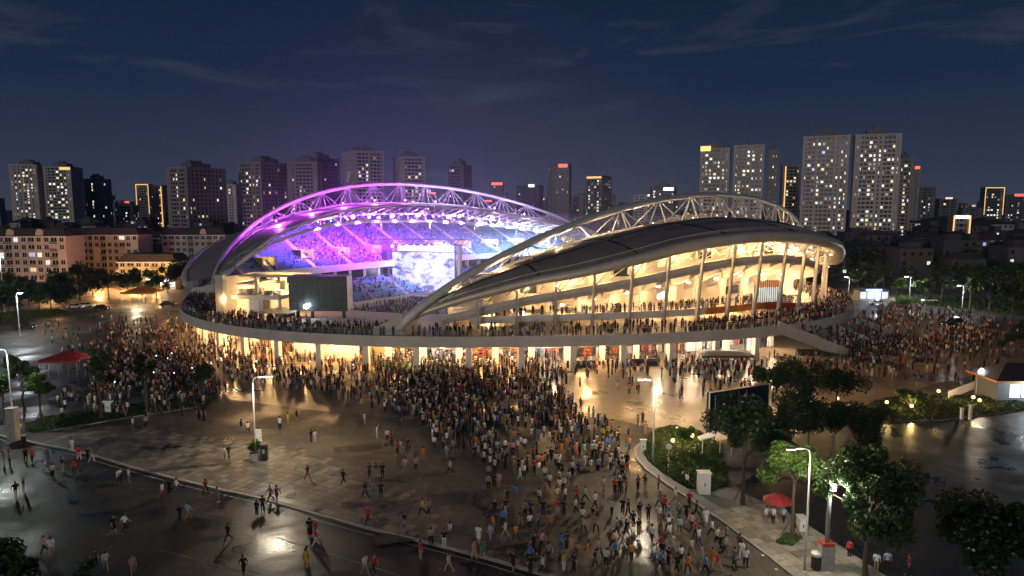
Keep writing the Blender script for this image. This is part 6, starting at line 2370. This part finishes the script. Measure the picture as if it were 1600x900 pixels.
POSES = [("standing", make_pose("person_standing", joints())),
         ("walking", make_pose("person_walking", joints(1.0))),
         ("walking", make_pose("person_walking", joints(-.85, lean=.05))),
         ("looking at a phone", make_pose("person_phone", joints(.12, armR="phone", armL=None, lean=.02))),
         ("standing with hand on hip", make_pose("person_hip", joints(-.1, armL="hip"))),
         ("strolling with bent arm", make_pose("person_bent", joints(.55, armR="bent"))),
         ("raising one arm", make_pose("person_up", joints(.08, armR="up"))),
         ("in a dress", make_pose("person_dress", joints(.4), dress=True))]
SHIRTS = {"white": (.72, .72, .70), "black": (.018, .018, .02), "red": (.52, .035, .03), "grey": (.25, .25, .26), "navy": (.03, .05, .13), "blue": (.06, .20, .55), "orange": (.70, .20, .04),
          "yellow": (.65, .45, .06), "pink": (.62, .32, .33), "cream": (.55, .47, .36), "green": (.04, .22, .12), "brown": (.16, .08, .055), "light blue": (.38, .50, .66), "dark red": (.25, .03, .03)}
TROUS = {"black": (.015, .015, .017), "dark": (.03, .03, .035), "white": (.62, .62, .60), "khaki": (.32, .24, .15), "blue": (.06, .09, .17), "yellow": (.6, .42, .06), "red": (.45, .04, .04), "bare": (.42, .26, .18), "grey": (.2, .2, .21)}
PEOPLE = []   # px, py, shirt, trousers, pose, heading
C2, C3, C4 = (0, 620), (400, 620), (800, 620)
k_ = 498 / 1600.0


def add(origin, rows):
    for x, y, s, t, p in rows:
        PEOPLE.append((origin[0] + x * k_, origin[1] + y * k_, s, t, p))


ST, WA, WB, PH, HI, BE, UP, DR = range(8)
add(C2, [(20, 348, "brown", "bare", ST), (50, 350, "grey", "dark", ST), (130, 330, "black", "black", WA), (163, 332, "red", "black", WB), (265, 408, "cream", "black", ST), (314, 380, "black", "khaki", ST), (372, 392, "red", "black", WA),
         (362, 275, "white", "white", ST), (398, 318, "red", "white", WA), (442, 326, "black", "dark", ST), (462, 330, "grey", "white", WB), (600, 440, "white", "black", WA), (648, 434, "white", "grey", ST), (815, 512, "white", "red", WB),
         (850, 492, "black", "black", ST), (888, 490, "white", "grey", WA), (1034, 497, "red", "black", WA), (1092, 532, "grey", "yellow", ST), (905, 628, "black", "black", WB), (945, 618, "light blue", "bare", WA), (572, 690, "black", "dark", DR),
         (628, 680, "white", "black", WA), (80, 510, "black", "white", WB), (122, 490, "black", "white", ST), (222, 790, "pink", "dark", WA), (258, 805, "white", "bare", WB), (478, 865, "brown", "black", WB), (532, 872, "white", "khaki", WA), (668, 893, "pink", "bare", WB),
         (1290, 600, "navy", "black", ST), (1320, 582, "brown", "dark", ST), (1358, 528, "grey", "dark", WA), (1392, 530, "grey", "blue", WB), (1145, 730, "black", "dark", WA), (1225, 898, "black", "black", WB), (1560, 700, "black", "black", ST), (1586, 712, "red", "white", WA),
         (1542, 852, "yellow", "bare", ST), (1128, 318, "white", "grey", ST), (1150, 312, "black", "dark", WB), (1212, 178, "cream", "black", ST), (1245, 186, "white", "black", WA), (1562, 230, "black", "blue", HI), (1583, 231, "white", "white", ST), (1405, 162, "pink", "bare", WA),
         (1446, 136, "grey", "dark", ST), (1490, 128, "red", "black", ST), (1545, 420, "dark red", "brown" if 0 else "bare", WA), (668, 160, "white", "grey", WB), (733, 152, "white", "white", WA), (312, 104, "white", "blue", WA), (748, 102, "white", "black", ST), (812, 98, "cream", "bare", ST),
         (915, 95, "red", "white", WA), (998, 112, "red", "black", ST), (1024, 124, "black", "white", ST), (108, 188, "white", "grey", ST), (92, 185, "blue", "dark", ST)])
add(C3, [(608, 212, "white", "white", UP), (660, 226, "white", "black", WB), (708, 292, "red", "dark", ST), (728, 288, "cream", "khaki", ST), (438, 440, "black", "black", WA), (570, 408, "navy", "dark", ST), (603, 404, "brown", "bare", ST), (635, 412, "black", "black", ST),
         (548, 512, "black", "black", WA), (585, 506, "grey", "grey", WB), (628, 508, "black", "black", ST), (562, 640, "red", "black", WA), (764, 276, "black", "black", WB), (840, 318, "orange", "bare", ST), (750, 380, "pink", "grey", WA), (802, 376, "grey", "dark", ST), (958, 306, "grey", "grey", ST),
         (976, 392, "cream", "black", WA), (895, 262, "white", "dark", ST), (940, 262, "brown", "dark", ST), (990, 280, "grey", "grey", WA), (835, 598, "yellow", "black", WA), (870, 598, "grey", "black", WB), (745, 665, "black", "bare", WA), (878, 748, "cream", "black", ST), (945, 756, "black", "white", ST),
         (972, 722, "white", "grey", WB), (826, 822, "red", "bare", ST), (968, 880, "cream", "bare", WA), (1095, 818, "pink", "bare", DR), (1136, 808, "green", "bare", DR), (300, 752, "red", "white", WA), (268, 700, "black", "black", ST), (252, 858, "yellow", "bare", DR), (548, 896, "white", "grey", WA), (592, 890, "red", "black", WB),
         (1190, 680, "orange", "grey", ST), (1240, 655, "blue", "dark", ST), (1252, 710, "white", "bare", WA), (1305, 730, "orange", "dark", WA), (1350, 610, "grey", "dark", ST), (1380, 606, "navy", "black", ST), (1440, 598, "black", "dark", ST), (1515, 598, "red", "white", ST), (1546, 598, "black", "black", ST),
         (1292, 875, "black", "bare", DR), (1376, 893, "black", "black", ST), (1440, 893, "white", "dark", WA), (1530, 778, "blue", "blue", ST), (1560, 772, "navy", "dark", ST), (1168, 470, "grey", "black", ST), (1195, 462, "black", "dark", ST), (1220, 458, "pink", "bare", ST), (1300, 520, "blue", "grey", ST), (1262, 520, "brown", "dark", ST)])
add(C4, [(632, 472, "brown", "black", ST), (668, 472, "black", "khaki", HI), (608, 658, "navy", "black", ST), (635, 697, "black", "bare", HI), (600, 828, "orange", "dark", ST), (520, 818, "blue", "dark", WA), (460, 478, "cream", "brown" if 0 else "khaki", ST), (516, 484, "red", "black", ST), (540, 486, "black", "dark", ST),
         (574, 488, "red", "light" if 0 else "blue", ST), (450, 304, "orange", "white", ST), (492, 366, "white", "black", ST), (576, 356, "black", "black", ST), (548, 350, "white", "dark", ST), (590, 270, "orange", "blue", ST), (572, 290, "blue", "white", ST), (250, 398, "black", "black", DR), (303, 397, "white", "black", ST), (333, 400, "navy", "dark", ST),
         (165, 422, "white", "black", BE), (112, 388, "red", "dark", ST), (135, 396, "white", "grey", ST), (320, 588, "white", "dark", BE), (353, 598, "black", "dark", ST), (1150, 818, "white", "white", WB), (1003, 705, "white", "dark", WA), (1050, 780, "black", "black", WB), (972, 892, "blue", "black", WA), (1032, 880, "red", "bare", WA),
         (1068, 790, "grey", "dark", WB), (900, 672, "pink", "dark", WA), (840, 690, "light blue", "blue", WB), (790, 728, "white", "bare", WA), (742, 872, "blue", "dark", WB), (900, 802, "cream", "khaki", WA), (878, 460, "white", "black", ST), (386, 104, "brown", "dark", ST), (432, 150, "black", "black", ST), (466, 152, "navy", "dark", ST),
         (632, 148, "black", "dark", ST), (656, 132, "grey", "grey", ST), (670, 186, "white", "black", ST), (344, 60, "black", "black", ST), (310, 92, "black", "dark", ST), (740, 560, "brown", "dark", WA), (765, 585, "red", "black", WB), (820, 540, "cream", "grey", WA), (890, 560, "dark red", "dark", WA), (735, 470, "brown", "dark", ST)])
for px, py, s, t, p in ((1197, 818, "white", "grey", ST), (1208, 820, "white", "dark", HI), (1224, 818, "light blue", "dark", BE), (1327, 872, "red", "black", ST), (1369, 893, "white", "khaki", ST), (1386, 893, "light blue", "dark", ST), (1420, 900, "red", "dark", BE)):
    PEOPLE.append((px, py, s, t, p))

# --- the dense column of people towards the picture's lower middle
SH_P = ["white"] * 30 + ["black"] * 34 + ["red"] * 9 + ["grey"] * 16 + ["navy"] * 9 + ["blue"] * 4 + ["orange"] * 3 + ["yellow"] * 2 + ["pink"] * 4 + ["cream"] * 6 + ["brown"] * 3 + ["light blue"] * 4
TR_P = ["black"] * 30 + ["dark"] * 25 + ["blue"] * 14 + ["grey"] * 12 + ["white"] * 6 + ["khaki"] * 6 + ["bare"] * 7
rp = random.Random(21)


def inpoly(x, y, P):
    r = False; j = len(P) - 1
    for i in range(len(P)):
        if (P[i][1] > y) != (P[j][1] > y) and x < (P[j][0] - P[i][0]) * (y - P[i][1]) / (P[j][1] - P[i][1]) + P[i][0]: r = not r
        j = i
    return r


taken = [(p[0], p[1]) for p in PEOPLE]
far_extra = []


def scatter(P, n, gap, lo_y, moving=.25):
    x0, x1 = min(p[0] for p in P), max(p[0] for p in P); y0, y1 = min(p[1] for p in P), max(p[1] for p in P)
    c = 0
    for _ in range(n * 60):
        if c >= n: break
        x, y = rp.uniform(x0, x1), rp.uniform(y0, y1)
        if not inpoly(x, y, P): continue
        g = gap * (y - 322) / 400
        if any(abs(x - a) < g and abs(y - b) < g * .5 for a, b in taken): continue
        taken.append((x, y)); c += 1
        pose = rp.choice([WA, WB, BE, DR]) if rp.random() < moving else rp.choice([ST, ST, ST, PH, HI, BE, UP] if rp.random() < .3 else [ST, ST, BE])
        PEOPLE.append((x, y, rp.choice(SH_P), rp.choice(TR_P), pose))
        for q in range(rp.choice([0, 1, 1, 2])):
            if c >= n: break
            x2, y2 = x + rp.choice([-1, 1]) * rp.uniform(.9, 1.4) * gap * (y - 322) / 400 * .62, y + rp.uniform(-4, 4)
            if not inpoly(x2, y2, P): continue
            taken.append((x2, y2)); c += 1
            PEOPLE.append((x2, y2, rp.choice(SH_P), rp.choice(TR_P), pose if rp.random() < .6 else rp.choice([ST, WA, WB, BE])))


scatter([(690, 668), (905, 655), (985, 690), (985, 765), (900, 775), (760, 755), (700, 705)], 92, 9, 690)
scatter([(750, 800), (900, 775), (1010, 770), (1030, 860), (1060, 900), (860, 902), (745, 890)], 44, 17, 780, .6)
scatter([(1030, 790), (1080, 800), (1180, 880), (1150, 902), (1020, 902)], 24, 16, 780, .9)
scatter([(560, 660), (700, 650), (720, 700), (600, 700)], 12, 10, 660)
if len(PEOPLE) > 300:
    order = sorted(range(len(PEOPLE)), key=lambda i: -PEOPLE[i][1])
    keep = set(order[:300])
    far_extra = [PEOPLE[i] for i in range(len(PEOPLE)) if i not in keep]
    PEOPLE = [PEOPLE[i] for i in sorted(keep)]


def zone(px, py):
    kx = [q[0] for q in kerb_px]; ky = [q[1] for q in kerb_px]
    if py > np.interp(px, kx, ky) and px < 860: return "on the wet road"
    if px > 1180: return "by the parasol"
    if px > 1000 and py > 745: return "hurrying beside the curved kerb"
    if px > 960 and py > 680: return "near the curved kerb top"
    if px > 880 and py < 680: return "on the glowing forecourt"
    if py > 790 and px > 730: return "in the bottom middle crowd"
    if px > 690: return "in the dense column"
    if px < 330 and py < 690: return "near the lawn strip"
    if px < 470: return "by the planter lamp post"
    return "on the dark plaza"


ACT = ["standing", "walking", "striding", "looking at phone", "hand on hip", "arm bent", "arm raised", ""]
base_lbl = []
for px, py, s, t, p in PEOPLE:
    tn = {"bare": "bare legs", "blue": "jeans", "red": "red shorts"}.get(t, t + " trousers")
    base_lbl.append("person in %s dress, %s" % (s, zone(px, py)) if p == DR else "person in %s shirt, %s, %s, %s" % (s, tn, ACT[p], zone(px, py)))


RANK = []
for i, (px, py, s, t, p) in enumerate(PEOPLE):
    onroad = zone(px, py) == "on the wet road"
    z = ROADZ if onroad else (.014 if px > 1180 else 0.0)
    b = G(px, py, z)
    if px > 880 and py < 690: z = .012
    o = bpy.data.objects.new("person", POSES[p][1])
    COL.objects.link(o)
    o.location = (b.x, b.y, z)
    R = random.Random(i * 7 + 1)
    hd = (R.choice([.9, 1.1, 2.6, -.6, -2.2]) + R.uniform(-.4, .4)) if p in (WA, WB, BE, DR) else R.uniform(-1.3, 1.3)
    o.rotation_euler = (0, 0, hd if px < 1180 else R.uniform(-3, 3))
    sc = R.uniform(.97, 1.08); o.scale = (sc * 1.05, sc * 1.05, sc)
    j = R.uniform(.85, 1.15)
    o["shirt"] = [c * j for c in SHIRTS[s]]
    o["trousers"] = [c * j for c in TROUS[t]]
    tag(o, None, "person", "people standing and walking on the plaza")
    RANK.append((o, base_lbl[i], px))


rank_labels(RANK, "%s from left")


# --- everybody further away: one mass of small figures
def low_person():
    m = MB()

    def pr(p0, p1, r0, r1, n, k): m.tube(p0, p1, r0, r1, n, k)
    for x in (-.1, .1): pr((x, 0.04 * (1 if x > 0 else -1), 0), (x * .9, 0, .88), .07, .105, 4, 1)
    m.sweep([(0, 0, .82), (0, 0, 1.12), (0, 0, 1.40), (0, 0, 1.50)], [.17, .15, .205, .06], 6, 0)
    for x in (-1, 1): pr((x * .21, 0, 1.42), (x * .25, .06, .86), .06, .04, 4, 2)
    m.sweep([(0, .01, 1.49), (0, .02, 1.58), (0, .01, 1.68), (0, 0, 1.76)], [.06, .11, .115, .04], 6, 3)
    V = np.array(m.v); F = m.f; M_ = m.m
    T = []; TM = []
    for f, k in zip(F, M_):
        for i in range(1, len(f) - 1): T.append((f[0], f[i], f[i + 1])); TM.append(k)
    vm = np.zeros(len(V), int)
    for f, k in zip(F, M_):
        for i in f: vm[i] = k
    return V, np.array(T), vm


def seated_person():
    m = MB()
    m.sweep([(0, 0, .40), (0, 0, .70), (0, 0, .98), (0, 0, 1.05)], [.19, .17, .21, .06], 5, 0)
    m.sweep([(0, .01, 1.02), (0, .02, 1.12), (0, 0, 1.28)], [.06, .11, .05], 5, 3)
    m.sweep([(0, .05, .45), (0, .45, .48), (0, .48, .05)], [.16, .14, .10], 4, 1)
    V = np.array(m.v); T = []
    vm = np.zeros(len(V), int)
    for f, k in zip(m.f, m.m):
        for i in range(1, len(f) - 1): T.append((f[0], f[i], f[i + 1]))
        for i in f: vm[i] = k
    return V, np.array(T), vm


SHC = np.array([SHIRTS[s] for s in SH_P + ["black"] * 40 + ["navy"] * 10 + ["grey"] * 8]); TRC = np.array([TROUS[t] for t in TR_P])  # extra dark shirts: the crowd's backlit shade is put into its clothes


def mass(name, pos, model, label, shirts=SHC, facing=None, spread=math.pi, scale=(.93, 1.05)):
    V, T, vm = model
    pos = np.array(pos); n = len(pos); nv = len(V)
    th = rng.uniform(-spread, spread, n) + (0 if facing is None else np.array(facing))
    sc = rng.uniform(scale[0], scale[1], n)
    c, s = np.cos(th) * sc, np.sin(th) * sc
    X = V[None, :, 0] * c[:, None] - V[None, :, 1] * s[:, None] + pos[:, 0:1]
    Y = V[None, :, 0] * s[:, None] + V[None, :, 1] * c[:, None] + pos[:, 1:2]
    Z = V[None, :, 2] * sc[:, None] + pos[:, 2:3]
    VV = np.stack([X, Y, Z], 2).reshape(-1, 3)
    FF = (T[None] + (np.arange(n) * nv)[:, None, None]).reshape(-1, 3)
    cs = shirts[rng.integers(0, len(shirts), n)] * rng.uniform(.75, 1.15, (n, 1))
    ct = TRC[rng.integers(0, len(TRC), n)]
    sk = np.array([.36, .22, .15])[None] * rng.uniform(.8, 1.2, (n, 1))
    hr = np.array([.015, .012, .010])[None] * np.ones((n, 1))
    tab = np.stack([cs, ct, sk, hr], 1)
    col = tab[:, vm, :].reshape(-1, 3)
    o = nmesh(name, VV, FF, ["crowd_cloth"], col=col)
    return tag(o, label, "crowd", kind="stuff")


LOW = low_person(); SEAT = seated_person()
pos = []


def fill(P, n, gap=0.5, z=0.0):
    """density as the eye sees it; feet on the ground"""
    x0, x1 = min(p[0] for p in P), max(p[0] for p in P); y0, y1 = min(p[1] for p in P), max(p[1] for p in P)
    k = 0
    grid = {}
    for _ in range(n * 70):
        if k >= n: break
        x, y = rp.uniform(x0, x1), rp.uniform(y0, y1)
        if not inpoly(x, y, P): continue
        b = G(x, y, z); key = (int(b.x / gap), int(b.y / gap))
        if key in grid: continue
        nz = math.sin(b.x * .23 + 1.3 * math.sin(b.y * .17)) * math.cos(b.y * .19 + 1.1 * math.sin(b.x * .13)) + .6 * math.sin(b.x * .7 + b.y * .5)
        if nz < rp.uniform(-1.6, .9) and gap < .9: continue
        grid[key] = 1
        pos.append((b.x, b.y, z)); k += 1


for q in far_extra: pos.append(tuple(G(q[0], q[1])))
fill([(250, 560), (330, 545), (450, 552), (620, 556), (800, 560), (880, 575), (900, 640), (880, 662), (700, 670), (640, 655), (480, 612), (400, 600), (330, 622), (250, 600)], 1150, .55)
fill([(640, 640), (900, 630), (985, 690), (960, 740), (780, 745), (690, 690)], 190, .6)
fill([(560, 560), (820, 562), (870, 600), (700, 640), (600, 610)], 420, .5)
fill([(170, 508), (270, 495), (330, 540), (330, 600), (290, 632), (190, 632), (120, 610), (180, 560)], 430, .6)
fill([(150, 515), (330, 520), (420, 560), (400, 600), (300, 632), (170, 632), (130, 590)], 330, .55)
fill([(1200, 556), (1360, 570), (1420, 590), (1250, 600)], 60, .8)
fill([(60, 500), (200, 495), (210, 550), (60, 560)], 45, 1.0)
fill([(90, 610), (330, 600), (330, 640), (190, 655), (90, 640)], 70, .8)
fill([(1345, 492), (1440, 476), (1545, 500), (1560, 535), (1480, 560), (1400, 578), (1330, 562), (1330, 535)], 620, .55)
fill([(1320, 545), (1420, 530), (1440, 560), (1330, 572)], 160, .5)
fill([(1340, 560), (1560, 550), (1580, 590), (1400, 610)], 50, 1.0)
fill([(880, 560), (1240, 552), (1380, 585), (1180, 640), (900, 610)], 150, 1.0)
fill([(900, 570), (1010, 572), (1010, 585), (900, 582)], 30, .5)
fill([(1035, 566), (1180, 560), (1180, 578), (1040, 584)], 110, .5)
fill([(640, 548), (880, 552), (880, 566), (640, 562)], 120, .6)
fill([(1440, 490), (1600, 500), (1600, 560), (1480, 560)], 60, 1.2)
fill([(320, 530), (640, 545), (640, 556), (330, 552)], 150, .6)
# on the raised walkway
for _ in range(2300):
    th = rp.uniform(-.45, math.pi + .42); off = rp.uniform(.8, 8.5) if rp.random() < .6 else rp.uniform(.7, 2.6)
    px = px_of(ring(th, off, 7))
    dens = np.interp(px, [290, 340, 420, 560, 640, 720, 860, 960, 1030, 1120, 1200, 1330], [1, 1, .9, .6, .35, .45, .5, .55, .8, 1, 1, 1])
    if rp.random() > dens: continue
    if off < 1.2 and rp.random() < .5: off = 1.0
    p = ring(th, off, DECK)
    pos.append(tuple(p))
for _ in range(420):
    th = rp.uniform(-.2, th_px(760, 11)); p = ring(th, rp.uniform(11.2, 15), 0); pos.append((p.x, p.y, mezz_z(th) + .002))
for _ in range(330):
    f = rp.random(); s = rp.uniform(.05, .95)
    c = S0.lerp(S1, s).lerp(B0.lerp(B1, s), f)
    if f < .6 and rp.random() < .6: continue
    ff = f if f < 0.45 else (0.45 if f < 0.55 else f)
    pos.append((c.x, c.y, max(.01, 7 * (1 - ff))))
mass("crowd", pos, LOW, "dense crowd of small figures filling the plaza and the raised walkway")
# pitch audience and seated spectators
pos = []
for _ in range(2100):
    u, v = rp.uniform(-88, 10), rp.uniform(-36, 30); pos.append(tuple(UV(u, v, .04)))
mass("audience", pos, LOW, "standing concert audience covering the pitch before the stage", spread=.6, facing=[math.atan2(-SV.x, SV.y) * 0] * len(pos))
pos = []
for _ in range(5200):
    u = rp.uniform(-83, 70); k = rp.randrange(NR)
    if k > rows_at(u): continue
    dens = np.interp(u, [-83, -66, -50, -30, 0, 40, 70], [.04, .16, .7, .95, .6, .3, .2]) * np.interp(k, [0, 8, 16, 25], [1, .9, .55, .25])
    if rp.random() > dens or min(abs(u - a) for a in aisles) < .9: continue
    pos.append(tuple(UV(u, vf(u) - 1.35 * k - .85, 11.6 + .6 * k)))
for _ in range(1500):
    u = rp.uniform(-83, 50); k = rp.randrange(NL)
    if rp.random() > .6 or min(abs(u - a) for a in aisles) < .9: continue
    pos.append(tuple(UV(u, vf(u) + 12 - k - .6, 1.4 + .45 * k)))
mass("spectators", pos, SEAT, "seated spectators scattered over the blue stand", spread=.4, facing=[SA - math.pi / 2 - math.pi / 2 - math.pi / 2] * len(pos))
# phones held up in the dark crowd
m = MB()
for px, py in ((268, 552), (262, 560), (345, 560), (244, 556), (300, 575), (208, 582), (240, 582), (179, 597), (330, 568), (346, 563), (272, 583), (400, 565), (418, 572), (225, 590), (265, 563), (512, 560), (552, 570), (484, 565), (440, 560)):
    p = G(px, py, 1.7); m.box(p.x - .09, p.x + .09, p.y, p.y + .02, 1.62, 1.82)
tag(m.build("phones", "phone_glow"), "glowing phone screens held up in the dark crowd", "phones", kind="stuff")
# =================================================================== AIR
def haze():
    m = bpy.data.materials.new("haze_air"); m.use_nodes = True
    t = m.node_tree; t.nodes.clear()
    v = N(t, "ShaderNodeVolumePrincipled"); v.inputs["Color"].default_value = (.45, .62, 1, 1); v.inputs["Density"].default_value = HAZE_D; v.inputs["Anisotropy"].default_value = 0.2
    o = N(t, "ShaderNodeOutputMaterial"); t.links.new(v.outputs[0], o.inputs["Volume"])
    MATS["haze_air"] = m
    tag(MB().box(-1400, 1400, -60, 1500, ROADZ - 1.2, 150).build("haze", "haze_air"), "thin night haze over the city", "haze", kind="stuff")


def smoke():
    m = bpy.data.materials.new("stage_smoke"); m.use_nodes = True
    t = m.node_tree; t.nodes.clear()
    v = N(t, "ShaderNodeVolumePrincipled"); v.inputs["Color"].default_value = (.9, .9, 1, 1); v.inputs["Density"].default_value = 0.0019; v.inputs["Anisotropy"].default_value = 0.1
    o = N(t, "ShaderNodeOutputMaterial"); t.links.new(v.outputs[0], o.inputs["Volume"])
    MATS["stage_smoke"] = m
    tag(MB().poly([UV(-78, 34).xy, UV(-78, -60).xy, UV(-40, -88).xy, UV(40, -88).xy, UV(78, -60).xy, UV(78, 34).xy][::-1], 0.5, 27.0).build("smoke", "stage_smoke"), "thin lit smoke hanging in the stadium bowl", "smoke", kind="stuff")


smoke()


def plume():
    m = bpy.data.materials.new("drift_air"); m.use_nodes = True
    t = m.node_tree; t.nodes.clear()
    v = N(t, "ShaderNodeVolumePrincipled"); v.inputs["Color"].default_value = (.9, .9, 1, 1); v.inputs["Density"].default_value = 0.00015; v.inputs["Anisotropy"].default_value = 0.0
    o = N(t, "ShaderNodeOutputMaterial"); t.links.new(v.outputs[0], o.inputs["Volume"])
    MATS["drift_air"] = m
    c = UV(-16, -44, 27.2)
    prof = [(.5, 0.0), (78, 0.0), (82, 6), (76, 22), (60, 40), (36, 54), (12, 60), (.5, 61)]
    for k, f in enumerate((1.2, 1.03, .86, .69, .50)):
        b = MB().lathe([(r * f, z * f + .05 * k) for r, z in prof], c, 28)
        tag(b.build("drifting_smoke", "drift_air"), "faint smoke drifting above the bowl in the concert light", "smoke", kind="stuff")


plume()
HAZE_D = 0.00007
haze()
